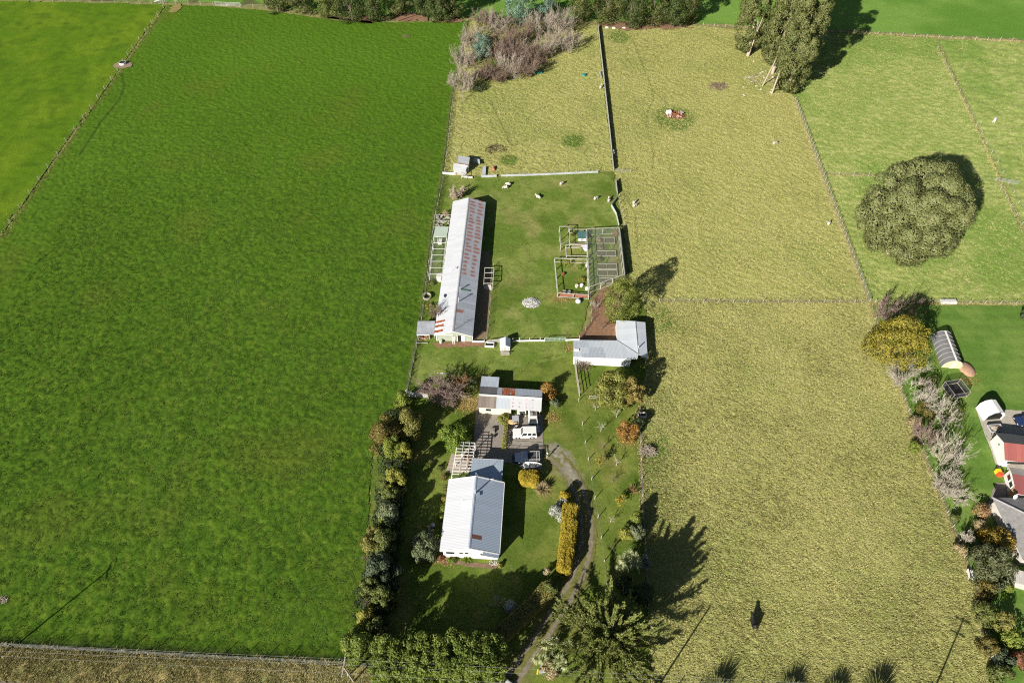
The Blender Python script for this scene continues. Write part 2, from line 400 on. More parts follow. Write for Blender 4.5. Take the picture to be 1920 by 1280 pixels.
PL_SCRUB = G([(880, 40), (1120, 48), (1150, 321), (905, 332), (832, 326), (848, 185)])
PL_RUP = G([(1123, 48), (1320, 50), (1420, 60), (1490, 186), (1630, 565), (1235, 565), (1215, 590), (1180, 520), (1168, 430), (1154, 340), (1151, 321)])
PL_RLOW = G([(1218, 566), (1630, 569), (1640, 600), (1830, 1105), (1850, 1200), (1870, 1330), (1225, 1330), (1213, 1100), (1203, 900), (1199, 760), (1215, 680), (1212, 600)])
field('scrub_paddock', PL_SCRUB, .25, 0, .17, .95, col_rough, MF_ROUGH, an=(.95, .45))
field('upper_rough_paddock', PL_RUP, .25, 0, .17, .95, col_rough, MF_ROUGH, an=(.95, .45))
field('lower_rough_paddock', PL_RLOW, .15, 0, .155, .8, col_rough, MF_ROUGH, an=(.85, .36))
PL_EAST = G([(1420, 57), (1600, 63), (1757, 73), (1920, 440), (1990, 568), (1632, 566), (1490, 186)])
PL_FEAST = G([(1758, 73), (1920, 80), (2300, 99), (2300, 568), (1992, 568), (1922, 440)])
field('east_paddock', PL_EAST, .36, 0, .15, .8, col_east, MF_EAST, an=(.8, .5))
field('far_east_paddock', PL_FEAST, .6, 0, .2, 1.8, col_east, MF_EAST)
PL_YARD = G([(832, 324), (905, 332), (1151, 321), (1154, 340), (1168, 430), (1108, 560), (1085, 640), (1075, 668), (765, 735), (790, 600), (812, 420)])
field('yard', PL_YARD, .3, 0, .07, .9, col_yard, MF_LAWN)
PL_LAWN = G([(766, 728), (1076, 655), (1085, 640), (1130, 560), (1180, 520), (1215, 590), (1212, 640), (1215, 680), (1199, 760), (1203, 900), (1213, 1100), (1225, 1330), (700, 1330), (655, 1243), (678, 1150), (690, 1000), (700, 850), (735, 770)])
field('lawn', PL_LAWN, .28, -.01, .05, .8, col_lawn, MF_LAWN)
field('neighbour_lawn', G([(1636, 572), (1990, 570), (2250, 580), (2250, 1400), (1880, 1400), (1850, 1200), (1830, 1105), (1735, 860)]), .4, -.01, .05, .9, col_nlawn, MF_LAWN)
PL_VERGE = G([(-300, 1194), (0, 1209), (655, 1244), (700, 1252), (720, 1330), (400, 1300), (0, 1274), (-300, 1262)])
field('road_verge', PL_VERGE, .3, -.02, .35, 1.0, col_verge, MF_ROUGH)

def sheet(name, pts, z, mat, kind='structure', wob=0.0, seed=0):
    """flat polygon laid on the ground with a slightly wandering edge"""
    pts = [Vector(p) for p in pts]; rr = random.Random(seed); out = []
    for a, b in zip(pts, pts[1:] + pts[:1]):
        k = max(1, int((b - a).length / .6)) if wob else 1
        for i in range(k):
            p = a.lerp(b, i / k); out.append((p.x + rr.uniform(-wob, wob), p.y + rr.uniform(-wob, wob), z))
    o = MB().add(out, [tuple(range(len(out)))]).build(name, mat); o['kind'] = kind; return o
def strip(name, line, wd, z, mat, wob=.15, seed=0):
    rr = random.Random(seed); pts = []
    for a, b in zip(line[:-1], line[1:]):
        k = max(1, int((b - a).length / .7)); pts += [a.lerp(b, i / k) for i in range(k)]
    pts.append(line[-1]); vs = []; fs = []
    for i, p in enumerate(pts):
        t = (pts[min(i + 1, len(pts) - 1)] - pts[max(i - 1, 0)]).normalized(); n = Vector((-t.y, t.x, 0))
        vs += [p + n * (wd / 2 + rr.uniform(-wob, wob)) + Vector((0, 0, z)), p - n * (wd / 2 + rr.uniform(-wob, wob)) + Vector((0, 0, z))]
        if i: fs.append((2 * i - 2, 2 * i - 1, 2 * i + 1, 2 * i))
    o = MB().add(vs, fs).build(name, mat); o['kind'] = 'structure'; return o
def smooth(pts, n=3):
    for _ in range(n):
        q = [pts[0]]
        for a, b in zip(pts[:-1], pts[1:]): q += [a.lerp(b, .25), a.lerp(b, .75)]
        pts = q + [pts[-1]]
    return pts
GRAVEL = noisy('driveway_gravel', (.16, .155, .085), (.36, .33, .28), .9, .95, .03, world=True)
RUT = noisy('worn_wheel_track', (.15, .125, .09), (.26, .225, .17), 1.6, .95, .03, world=True)
CONC = noisy('old_concrete', (.21, .185, .155), (.30, .27, .23), .9, .9, world=True)
PAVE = noisy('paving_cobbles', (.17, .15, .13), (.34, .30, .26), 4.5, .9, .04, world=True)
DIRT = noisy('bare_red_dirt', (.17, .095, .055), (.29, .17, .105), 1.4, .95, .04, world=True)
LITTER = noisy('fallen_leaf_litter', (.30, .16, .07), (.40, .25, .12), 2.5, .95, .05, world=True)
ASPH = noisy('chip_seal_road', (.16, .135, .11), (.23, .20, .17), 1.0, .95, world=True)
sheet('gravel_patch', G([(1040, 852), (1052, 850), (1064, 868), (1080, 892), (1084, 904), (1072, 896), (1056, 876)]), .062, GRAVEL, wob=.5, seed=1)
DRV = smooth(G([(1040, 855), (1072, 890), (1090, 930), (1098, 970), (1101, 1005), (1096, 1042), (1083, 1082), (1056, 1130), (1024, 1180), (984, 1238), (945, 1295), (920, 1330)]))
def offs(line, d):
    out = []
    for i, p in enumerate(line):
        t = (line[min(i + 1, len(line) - 1)] - line[max(i - 1, 0)]).normalized(); out.append(p + Vector((t.y, -t.x, 0)) * d)
    return out
strip('driveway', DRV, 3.1, .052, noisy('driveway_grass', (.10, .115, .025), (.20, .185, .06), 1.6, .95, .03, world=True), .25, 2)
strip('driveway_wheel_track', offs(DRV, .8), .62, .058, RUT, .13, 3)
strip('driveway_wheel_track', offs(DRV, -.8), .66, .058, RUT, .13, 4)
sheet('concrete_pad', G([(947, 776), (1018, 778), (1018, 832), (1016, 882), (944, 866)]), .066, CONC)
for a, b in (((948, 825), (1017, 829)), ((948, 834), (1017, 838))):
    strip('concrete_joint', G([a, b]), .08, .07, DARK, .01)
sheet('paved_courtyard', G([(893, 762), (962, 776), (948, 820), (945, 866), (886, 860), (890, 800)]), .06, PAVE, wob=.1, seed=5)
sheet('barn_courtyard_dirt', G([(1078, 640), (1108, 602), (1112, 560), (1130, 540), (1165, 540), (1160, 640)]), .06, DIRT, wob=.3, seed=6)
sheet('shed_run_dirt', G([(886, 636), (914, 636), (921, 545), (922, 500), (918, 470), (900, 470)]), .075, noisy('run_dirt', (.17, .125, .07), (.26, .20, .12), 1.6, .95, .04, world=True), wob=.3, seed=7)
sheet('shed_front_dirt', G([(806, 642), (905, 640), (908, 650), (822, 652)]), .075, DIRT, wob=.3, seed=8)
sheet('trough_dirt_ring', [P(231, 123) + Vector((6.2 * math.cos(t), 4.3 * math.sin(t), 0)) * .47 for t in np.linspace(0, 6.28, 24)[:-1]], .19, noisy('trodden_dirt', (.22, .16, .11), (.32, .24, .17), 1.5, .95, world=True), wob=.3, seed=9)
sheet('gateway_dirt', [P(329, 17) + Vector((1.9 * math.cos(t), 3.4 * math.sin(t), 0)) for t in np.linspace(0, 6.28, 16)[:-1]], .2, noisy('dry_dirt', (.16, .16, .04), (.34, .25, .10), 1.2, .95, world=True), wob=.5, seed=10)
for i, pl in enumerate(([(610, 34), (700, 44), (690, 28)], [(735, 40), (800, 40), (790, 26), (745, 26)], [(815, 42), (868, 44), (860, 33)], [(1112, 46), (1170, 58), (1240, 56), (1300, 54), (1240, 42)])):
    sheet('pine_needle_litter', G(pl), .24, DIRT, wob=.9, seed=20 + i)
sheet('house_flower_bed_soil', G([(824, 1030), (838, 905), (846, 905), (834, 1034), (836, 1050), (936, 1058), (930, 1066), (826, 1056)]), .056, noisy('garden_soil', (.13, .085, .055), (.22, .15, .10), 2, .95, .03, world=True), wob=.15, seed=30)
sheet('neighbour_gravel', G([(1829, 764), (1853, 764), (1890, 768), (1990, 775), (2100, 780), (2100, 815), (1864, 815), (1858, 832), (1878, 880), (1872, 884), (1850, 820)]), .06, noisy('pale_gravel', (.34, .31, .25), (.48, .44, .37), 3, .95, .03, world=True), wob=.12, seed=31)
sheet('neighbour_patio', G([(1848, 958), (1866, 905), (1930, 900), (1930, 950), (1862, 962), (1840, 985), (1826, 985)]), .064, CONC, wob=.08, seed=32)
strip('gravel_kerb', G([(1830, 766), (1848, 818), (1875, 880)]), .16, .1, PALETIM, .02)
sheet('road', G([(-400, 1264), (0, 1276), (400, 1302), (720, 1332), (1400, 1380), (2300, 1440), (2300, 1700), (-400, 1500)]), .03, ASPH, wob=.2, seed=33)
# ================= plants
def unit(v): return v / (np.linalg.norm(v, axis=1, keepdims=True) + 1e-9)
def leaves(c, n, s, asp, rng):
    """diamond leaf faces: centres, normals, half-length"""
    r = rng.normal(size=c.shape); t = unit(np.cross(n, r)); b = np.cross(n, t)
    s = s[:, None]; a = asp
    bend = n * s * .25
    return np.stack([c + t * s - bend, c + b * s * a, c - t * s - bend, c - b * s * a], 1).reshape(-1, 3)
PROF = {'round': lambda t: np.sqrt(np.clip(1 - (2 * t - 1) ** 2, 0, 1)),
        'dome': lambda t: np.clip(1.02 - t ** 2.4, 0, 1) ** .5,
        'cone': lambda t: np.clip(1.05 - t, 0, 1) ** .8 * np.clip(.55 + 3 * t, 0, 1),
        'column': lambda t: np.clip(1 - (2 * t - 1) ** 4, 0, 1) ** .5 * (1 - .25 * t),
        'egg': lambda t: np.clip(np.sin(math.pi * np.clip(t, 0, 1) ** .75), 0, 1) ** .7}
def crown_mesh(name, rx, ry, z0, z1, prof, nl, lr, nleaf, leaf, mat, parent, rng, asp=.62, fill=.0, stretch=1.0, jit=.33):
    pr = PROF[prof]
    t = rng.uniform(.04, .97, nl * 3); t = t[rng.uniform(size=nl * 3) < pr(t) + .15][:nl]; nl = len(t)
    a = rng.uniform(0, 2 * math.pi, nl) + np.arange(nl) * 2.4
    q = np.where(rng.uniform(size=nl) < fill, rng.uniform(.1, .6, nl), rng.uniform(.62, .95, nl)) * pr(t)
    R_ = (rx + ry) / 2; L = lr * R_ * rng.uniform(.65, 1.3, nl)
    C = np.stack([np.cos(a) * q * (rx - L * .7), np.sin(a) * q * (ry - L * .7), z0 + (z1 - z0) * t], 1)
    C[:, 2] = np.clip(C[:, 2], z0 + L * .5, z1 - L * .7)
    k = rng.choice(nl, nleaf, p=L ** 2 / (L ** 2).sum())
    d = unit(rng.normal(size=(nleaf, 3)))
    out = C[k] - np.array([0, 0, z0 + (z1 - z0) * .4]); out = unit(out)
    d = unit(d + out * .55 + np.array([0, 0, .12]))
    p = C[k] + d * (L[k] * rng.uniform(.72, 1.06, nleaf))[:, None] * np.array([1, 1, stretch])
    p[:, 2] = np.maximum(p[:, 2], .08)
    n = unit(d + rng.normal(size=d.shape) * jit)
    s = leaf * rng.uniform(.6, 1.25, nleaf)
    npmesh(name, leaves(p, n, s, asp, rng), 4, mat, parent)
    return C, L
BARK = barkm('grey_bark', (.12, .095, .07), (.22, .18, .14))
PALEBARK = barkm('pale_bark', (.30, .24, .18), (.54, .46, .37))
def tree(name, label, base, h, r, mat, prof='round', cb=.2, nl=26, lr=.36, n=3500, leaf=.2, ry=None, trunk=None, seed=0, cat='tree',
         group=None, bark=None, lean=0.0, rz=0.0, fill=0.0, asp=.62, limbs=7, stretch=1.0, jit=.33):
    rng = np.random.default_rng(seed + 1000); base = Vector((base[0], base[1], 0))
    o = root(name, base, rz, label, cat, group)
    C, L = crown_mesh('crown', r, ry or r, h * cb, h, prof, nl, lr, n, leaf, mat, o, rng, asp, fill, stretch, jit)
    tr = trunk or max(.07, h * .022); m = MB(); top = h * (cb + (1 - cb) * .62); zf = h * max(cb, .12)
    x = 0; prev = Vector((0, 0, -.1))
    for i in range(1, 5):
        q = Vector((rng.normal() * .03 * r, rng.normal() * .03 * r, top * i / 4)); m.tube(prev, q, tr * (1.25 - .25 * i), tr * (1.25 - .25 * (i + 1)) + .02, 7); prev = q
    for i in rng.choice(len(C), min(limbs, len(C)), replace=False):
        z = zf + (min(C[i][2], top) - zf) * .4; m.tube((0, 0, max(z, .1)), tuple(C[i]), tr * .42, tr * .1, 5)
    m.build('trunk', bark or BARK, o); return o
def T(name, label, px, py, wpx, h, mat, hpx=None, **k):
    """tree whose crown centre shows at (px,py) and is wpx pixels wide"""
    cb = k.get('cb', .2); zc = h * (1 + cb) / 2; b = P(px, py, zc); s = pm(px, py, zc)
    return tree(name, label, b, h, wpx / 2 / s, mat, seed=int(px * 7 + py), **k)
def segmesh(name, S, mat, parent=None, n=3):
    """S: (N,8) p q r1 r2 -> tapered prisms"""
    S = np.asarray(S, float); p = S[:, :3]; q = S[:, 3:6]; d = unit(q - p)
    up = np.where(np.abs(d[:, 2:3]) < .9, np.array([[0, 0, 1.]]), np.array([[1., 0, 0]])); a = unit(np.cross(up, d)); b = np.cross(d, a)
    ri = []
    for c, r in ((p, S[:, 6:7]), (q, S[:, 7:8])):
        for i in range(n):
            t = 2 * math.pi * i / n; ri.append(c + a * r * math.cos(t) + b * r * math.sin(t))
    V = np.stack(ri, 1); N = len(S); base = np.arange(N)[:, None] * 2 * n
    F = np.concatenate([base + np.array([[i, (i + 1) % n, n + (i + 1) % n, n + i]]) for i in range(n)], 0)
    return npmesh(name, V.reshape(-1, 3), 4, mat, parent, F)
def twigs(rng, r, h, stems, kids=(5, 4, 3), rad=.05, spread=.8, tip=.011, up=.25, trunk=0.0):
    S = []
    def grow(p, d, L, ra, lv):
        e = p
        for k in range(3):
            d2 = d + rng.normal(size=3) * .13; d2[2] += up * .12; d2 /= np.linalg.norm(d2)
            e2 = e + d2 * L / 3; r1 = ra * (1 - .22 * k); S.append((*e, *e2, max(r1, tip), max(r1 * .78, tip * .8)))
            if lv < len(kids):
                for j in range(max(1, int(round(kids[lv] / 3 + rng.uniform(-.3, .45))))):
                    dd = d2 + rng.normal(size=3) * (.5 if lv else .55); dd[2] += up * .5; dd /= np.linalg.norm(dd)
                    f = rng.uniform(.2, 1); grow(e + (e2 - e) * f, dd, L * rng.uniform(.45, .7), r1 * .5, lv + 1)
            e = e2; d = d2
    o = np.array([0, 0, 0.])
    if trunk: S.append((0, 0, -.1, 0, 0, trunk, rad * 1.6, rad * 1.2)); o = np.array([0, 0, trunk])
    for i in range(stems):
        a = 2 * math.pi * i / stems + rng.uniform(-.4, .4); s = spread * rng.uniform(.35, 1.0)
        d = np.array([math.cos(a) * s, math.sin(a) * s, rng.uniform(.6, 1.0)]); d /= np.linalg.norm(d)
        st = o + np.array([math.cos(a), math.sin(a), 0]) * rng.uniform(0, .12) * (0 if trunk else r)
        grow(st, d, rng.uniform(.55, .8), rad * rng.uniform(.6, 1), 0)
    S = np.array(S)
    ex = max(np.abs(S[:, 3:5]).max(), 1e-3); ez = max(S[:, 5].max(), 1e-3)
    q = np.percentile(np.hypot(S[:, 3], S[:, 4]), 97)
    S[:, [0, 1, 3, 4]] *= r / q; f = h / np.percentile(S[:, 5], 99); S[:, [2, 5]] *= f
    return S
TW_PALE = noisy('pale_bare_twigs', (.30, .25, .20), (.46, .40, .33), 1.2, .9)
TW_GREY = noisy('grey_bare_twigs', (.37, .335, .27), (.58, .53, .44), 1.2, .9)
TW_BROWN = noisy('brown_bare_twigs', (.17, .12, .09), (.30, .22, .17), 1.2, .9)
TW_PURP = noisy('purplish_bare_twigs', (.22, .15, .13), (.36, .27, .23), 1.2, .9)
TW_RED = noisy('russet_bare_twigs', (.30, .14, .07), (.44, .25, .14), 1.2, .9)
def bare(name, label, px, py, wpx, h, mat, stems=8, kids=(5, 5, 4), rad=.06, spread=.8, tip=.014, cat='bare shrub', group=None, trunk=0.0, zf=.45, up=.25, leafmat=None, nleaf=0, leaf=.14, ratio=1.0):
    rng = np.random.default_rng(int(px * 3 + py * 5)); zc = h * zf; b = P(px, py, zc); s = pm(px, py, zc)
    o = root(name, (b.x, b.y, 0), rng.uniform(0, 6), label, cat, group)
    S = twigs(rng, wpx / 2 / s, h, stems, kids, rad, spread, tip, up, trunk); S[:, [1, 4]] *= ratio
    k = max(1, int(len(S) * .12)); order = np.argsort(-S[:, 6])
    segmesh('stems', S[order[:k]], mat, o, 5); segmesh('crown', S[order[k:]], mat, o)
    if leafmat:
        idx = rng.choice(order[k:], nleaf); p = S[idx, 3:6] + rng.normal(size=(nleaf, 3)) * .15; nn = unit(rng.normal(size=(nleaf, 3)) + [0, 0, .5])
        npmesh('leaves', leaves(p, nn, leaf * rng.uniform(.6, 1.2, nleaf), .6, rng), 4, leafmat, o)
    return o
def hedge(name, label, line, wd, h, mat, n, leaf=.14, cat='hedge', wave=.14, seed=0, sq=.30, top=None):
    """clipped hedge along a line of ground points: leaves on a rounded box section plus a dark twiggy core"""
    rng = np.random.default_rng(seed); pts = smooth([Vector(p) for p in line], 2); ds = [0]
    for a, b in zip(pts[:-1], pts[1:]): ds.append(ds[-1] + (b - a).length)
    Lt = ds[-1]; u = rng.uniform(-wd * .35, Lt + wd * .35, n); X = np.array([p[:2] for p in pts]); uc = np.clip(u, 0, Lt)
    x = np.interp(uc, ds, X[:, 0]); y = np.interp(uc, ds, X[:, 1]); e = .4
    tx = np.interp(np.clip(uc + e, 0, Lt), ds, X[:, 0]) - np.interp(np.clip(uc - e, 0, Lt), ds, X[:, 0])
    ty = np.interp(np.clip(uc + e, 0, Lt), ds, X[:, 1]) - np.interp(np.clip(uc - e, 0, Lt), ds, X[:, 1])
    l = np.hypot(tx, ty) + 1e-9; tx /= l; ty /= l; nx, ny = -ty, tx
    per = rng.uniform(0, 2 * h + wd, n); side = per < 2 * h; sg = np.where(rng.uniform(size=n) < .5, -1.0, 1.0)
    cx = np.where(side, sg * 1.0, rng.uniform(-1, 1, n)); cz = np.where(side, rng.uniform(.02, 1, n), 1.0)
    rd = np.maximum(np.abs(cx), 0) ** 6 * cz ** 6; cx = cx * (1 - .10 * rd); cz = cz * (1 - .10 * rd); cz = cz * (1 - .06 * np.abs(cx) ** 3)
    st = np.where(side, .25, 1.0); cxn = np.where(side, sg, cx * .3); th = cx * 1.5
    over = (u - uc); endf = np.sqrt(np.clip(1 - (over / (wd * .36)) ** 2, .05, 1))
    rr = 1 + (fbm(u * 1.0, th * 2.2, 1.0, 3, seed + 3) - .5) * 2 * wave
    hx = wd / 2 * cx * rr * endf; hz = h * cz * (1 + (rr - 1) * .5) * (endf ** .3)
    p = np.stack([x + nx * hx + tx * over, y + ny * hx + ty * over, np.maximum(hz, .06)], 1)
    nn = np.stack([nx * cxn + tx * over * .8, ny * cxn + ty * over * .8, st * 1.1], 1)
    nn = unit(unit(nn) + rng.normal(size=(n, 3)) * .5)
    o = root(name, (pts[len(pts) // 2].x, pts[len(pts) // 2].y, 0), 0, label, cat)
    p -= np.array([o.location.x, o.location.y, 0])
    npmesh('foliage', leaves(p, nn, leaf * rng.uniform(.6, 1.3, n), .6, rng), 4, mat, o)
    m = MB(); k = max(2, int(Lt / 1.2))
    for i in range(k):
        a = np.interp(Lt * (i + .5) / k, ds, X[:, 0]) - o.location.x; b = np.interp(Lt * (i + .5) / k, ds, X[:, 1]) - o.location.y
        m.tube((a, b, -.1), (a, b, h * .75), .07, .03, 6)
        for j in range(5): m.tube((a, b, h * rng.uniform(.15, .5)), (a + rng.normal() * wd * .2, b + rng.normal() * wd * .2, h * rng.uniform(.5, .9)), .035, .012, 4)
    m.build('stems', BARK, o); return o
def shrub(name, label, px, py, wpx, h, mat, n=1500, leaf=.14, cat='shrub', group=None, prof='dome', nl=12, lr=.5, **k):
    k.setdefault('cb', .03); k.setdefault('limbs', 6)
    return T(name, label, px, py, wpx, h, mat, n=n, leaf=leaf, cat=cat, group=group, prof=prof, nl=nl, lr=lr, **k)
def spikes(name, rng, c, R_, n, mat, parent, w=.07, droop=.35, minz=-.2, up=0.0):
    d = unit(rng.normal(size=(n * 2, 3)) + [0, 0, .35 + up]); d = d[d[:, 2] > minz][:n]; n = len(d)
    L = R_ * rng.uniform(.75, 1.1, n)[:, None]; side = unit(np.cross(d, [0, 0, 1.]) + rng.normal(size=(n, 3)) * .15) * w / 2
    c = np.asarray(c, float); mid = c + d * L * .55; tip = c + d * L; tip[:, 2] -= droop * L[:, 0] * (1 - np.abs(d[:, 2]))
    b0 = np.broadcast_to(c, d.shape) + d * .05
    V1 = np.stack([b0 - side * .6, b0 + side * .6, mid + side, mid - side], 1); V2 = np.stack([mid - side, mid + side, tip + side * .1, tip - side * .1], 1)
    return npmesh(name, np.concatenate([V1, V2], 0).reshape(-1, 3), 4, mat, parent)
def cabbage_tree(label, base, heads, mat, seed, group=None, bark=None):
    rng = np.random.default_rng(seed); o = root('cabbage_tree', (base[0], base[1], 0), 0, label, 'cabbage tree', group); m = MB()
    hmin = min(h[2] for h in heads)
    f = Vector((0, 0, hmin * .45)); m.tube((0, 0, -.1), f, .17, .13, 7)
    for (x, y, z, r) in heads: m.tube(f, (x, y, z), .1, .07, 6)
    m.build('trunk', bark or BARK, o)
    for (x, y, z, r) in heads: spikes('leaf_head', rng, (x, y, z), r, 110, mat, o, .085, .45, -.45)
    return o
def flax(label, px, py, R_, mat, seed, name='flax_bush', cat='flax bush', up=.9, n=130, group=None, flower=0):
    rng = np.random.default_rng(seed); b = P(px, py); o = root(name, b, 0, label, cat, group)
    spikes('leaves', rng, (0, 0, .05), R_, n, mat, o, .11, .2, .1, up)
    if flower:
        m = MB()
        for i in range(flower):
            a = rng.uniform(0, 6.28); m.tube((0, 0, .1), (math.cos(a) * R_ * .35, math.sin(a) * R_ * .35, R_ * rng.uniform(1.3, 1.8)), .03, .015, 4)
        m.build('flower_stalks', BARK, o)
    return o
def tufts(name, poly, n, L, w, mat, seed, nb=5, lean=.5, hmin=.15, mask=None, z0=0.0, spread=.12, clump=2.2):
    """dense grass as one mesh: tufts of bent blades"""
    rng = np.random.default_rng(seed); xs = [p[0] for p in poly]; ys = [p[1] for p in poly]
    x = rng.uniform(min(xs), max(xs), n * 4); y = rng.uniform(min(ys), max(ys), n * 4)
    k = inpoly(x, y, poly)
    if clump: k &= fbm(x, y, clump, 2, seed) > rng.uniform(.0, .42, n * 4)
    if mask is not None: k &= mask(x, y) > rng.uniform(0, 1, n * 4)
    x = x[k][:n]; y = y[k][:n]; n = len(x)
    x = np.repeat(x, nb); y = np.repeat(y, nb); N = n * nb
    a = -.75 + (fbm(x, y, 9.0, 2, seed + 5) - .5) * 1.6 + rng.uniform(-1.5, 1.5, N); sz = L * rng.uniform(.55, 1.2, N)
    d = np.stack([np.cos(a) * lean, np.sin(a) * lean, rng.uniform(hmin, 1, N)], 1); d = unit(d)
    b0 = np.stack([x + rng.normal(size=N) * spread, y + rng.normal(size=N) * spread, np.full(N, z0)], 1)
    sd_ = unit(np.cross(d, [0, 0, 1.]) + rng.normal(size=(N, 3)) * .3) * (w / 2) * rng.uniform(.6, 1.3, N)[:, None]
    tip = b0 + d * sz[:, None]; tip[:, 2] *= .92
    o = npmesh(name, np.stack([b0 - sd_, b0 + sd_, tip], 1).reshape(-1, 3), 3, mat); o['kind'] = 'stuff'; return o
# ---- leaf colours
L_GYB = leafm('yellowing_green_leaves', (.105, .130, .025), (.215, .235, .050), (.340, .310, .090))
L_PINE = leafm('pine_needles', (0.031, 0.049, 0.014), (0.063, 0.087, 0.022), (0.119, 0.140, 0.042), tr=.1)
L_PINE2 = leafm('pine_needles_olive', (0.049, 0.063, 0.017), (0.098, 0.112, 0.031), (0.168, 0.168, 0.056), tr=.1)
L_EUC = leafm('gum_leaves', (0.063, 0.084, 0.025), (0.133, 0.154, 0.048), (0.210, 0.210, 0.077), tr=.15)
L_BIG = leafm('dusty_olive_leaves', (.085, .105, .034), (.150, .172, .060), (.225, .232, .095), tr=.08)
L_BLUE = leafm('blue_green_leaves', (0.063, 0.133, 0.091), (0.140, 0.231, 0.168), (0.238, 0.329, 0.252), tr=.15)
L_CON = leafm('light_conifer_leaves', (0.084, 0.119, 0.020), (0.182, 0.217, 0.042), (0.280, 0.294, 0.077))
L_YG = leafm('yellow_green_leaves', (0.126, 0.168, 0.025), (0.266, 0.280, 0.049), (0.420, 0.378, 0.084))
L_GY = leafm('fading_green_leaves', (0.112, 0.133, 0.028), (0.231, 0.231, 0.059), (0.350, 0.301, 0.098))
L_CIT = leafm('glossy_green_leaves', (0.063, 0.119, 0.014), (0.147, 0.231, 0.028), (0.308, 0.350, 0.063), rough=.4)
L_LIME = leafm('lime_leaves', (.095, .140, .020), (.195, .250, .038), (.310, .340, .075))
L_GOLD = leafm('golden_hedge_leaves', (.210, .165, .020), (.400, .310, .030), (.580, .460, .065))
L_ORG = leafm('orange_autumn_leaves', (.230, .110, .030), (.380, .200, .055), (.480, .300, .090))
L_BRO = leafm('bronze_leaves', (.085, .080, .020), (.165, .140, .035), (.270, .210, .060))
L_YEL = leafm('yellow_autumn_leaves', (.125, .125, .020), (.265, .235, .034), (.440, .370, .060))
L_OLV = leafm('olive_leaves', (.058, .080, .020), (.130, .160, .040), (.225, .245, .070))
L_DK = leafm('dark_green_leaves', (0.025, 0.045, 0.017), (0.059, 0.091, 0.034), (0.112, 0.147, 0.063))
L_GREYG = leafm('grey_green_leaves', (.080, .110, .045), (.160, .195, .092), (.280, .310, .180))
L_SILV = leafm('silver_leaves', (.240, .260, .205), (.430, .450, .380), (.680, .690, .620))
L_TEAL = leafm('dull_teal_leaves', (.036, .058, .030), (.080, .110, .058), (.150, .180, .110))
L_HEDGE = leafm('tall_hedge_leaves', (0.070, 0.112, 0.020), (0.154, 0.210, 0.036), (0.280, 0.322, 0.070))
L_DHEDGE = leafm('drab_hedge_leaves', (.150, .145, .040), (.270, .250, .068), (.370, .330, .105))
L_CAB = leafm('cabbage_tree_leaves', (0.168, 0.210, 0.084), (0.364, 0.406, 0.182), (0.588, 0.602, 0.350), tr=.15)
L_DRYLEAF = leafm('straw_leaves', (.260, .190, .090), (.400, .320, .170), (.520, .440, .270))
L_RED = leafm('red_leaves', (.150, .055, .030), (.250, .110, .060), (.330, .180, .100))
L_FLAX = leafm('flax_leaves', (0.070, 0.091, 0.028), (0.154, 0.175, 0.056), (0.266, 0.266, 0.112), tr=.1)
G_STRAW = leafm('straw_grass_blades', (.29, .305, .090), (.41, .395, .145), (.54, .50, .215), tr=.2, rough=.8)
G_GREEN = leafm('green_grass_blades', (.042, .098, .012), (.082, .158, .020), (.160, .220, .036), tr=.2, rough=.8)
G_LAWN = leafm('lawn_grass_blades', (.075, .135, .018), (.150, .205, .036), (.270, .290, .080), tr=.2, rough=.8)
G_EAST = leafm('grazed_grass_blades', (.140, .220, .045), (.290, .340, .100), (.560, .520, .240), tr=.2, rough=.8)
G_DRY = leafm('tall_dry_grass_blades', (.22, .22, .075), (.42, .38, .16), (.60, .53, .28), tr=.2, rough=.8)
# ================= vegetation as it stands
# shelter belt of pines along the top
POS = ['leftmost', 'second from the left', 'third from the left', 'fourth from the left', 'fifth from the left', 'sixth from the left', 'seventh from the left', 'eighth from the left', 'rightmost']
for i, (x, yb, wp, h, m, pf) in enumerate([(522, 22, 54, 12, L_PINE2, 'dome'), (572, 25, 60, 14, L_PINE2, 'egg'), (622, 30, 56, 12, L_OLV, 'dome'), (662, 42, 66, 15, L_PINE, 'egg'), (706, 40, 56, 15, L_PINE, 'egg'),
                                       (752, 30, 62, 16, L_PINE2, 'egg'), (792, 32, 50, 15, L_PINE, 'egg'), (826, 40, 52, 13, L_PINE, 'dome'), (850, 38, 46, 16, L_PINE2, 'egg')]):
    b = P(x, yb); tree('pine_tree', 'dark green pine, %s of the row behind the lush green paddock' % POS[i], b, h, wp / 2 / pm(x, yb), m, pf, .04, 46, .30, 6500, .26,
                       seed=40 + i, group='pines in the shelter belt', fill=.2, asp=.4, cat='pine tree')
POS2 = ['leftmost', 'second from the left', 'middle', 'third from the right', 'second from the right', 'rightmost']
for i, (x, yb, wp, h, m) in enumerate([(1092, 40, 62, 15, L_PINE2), (1138, 42, 64, 16, L_PINE2), (1180, 50, 66, 15, L_PINE), (1222, 48, 60, 17, L_PINE2), (1262, 52, 64, 16, L_PINE), (1292, 46, 44, 20, L_PINE2)]):
    b = P(x, yb); tree('pine_tree', 'olive green pine, %s of the clump heading the dry centre paddock' % POS2[i], b, h, wp / 2 / pm(x, yb), m, 'egg', .03, 46, .30, 6500, .26,
                       seed=60 + i, group='pines in the shelter belt', fill=.2, asp=.4, cat='pine tree')
for i, (x, yb, wp, h, lb) in enumerate([(905, -22, 60, 17, 'dark pine standing back in the gap behind the bare thicket'), (942, -30, 70, 19, 'dark pine behind the gap, just left of the blue-green gum'), (1050, -6, 60, 17, 'dark pine filling the gap right of the blue-green gum')]):
    tree('pine_tree', lb, P(x, yb), h, wp / 2 / pm(x, yb), L_PINE, 'egg', .05, 40, .3, 4500, .28, seed=80 + i, asp=.4, cat='pine tree')
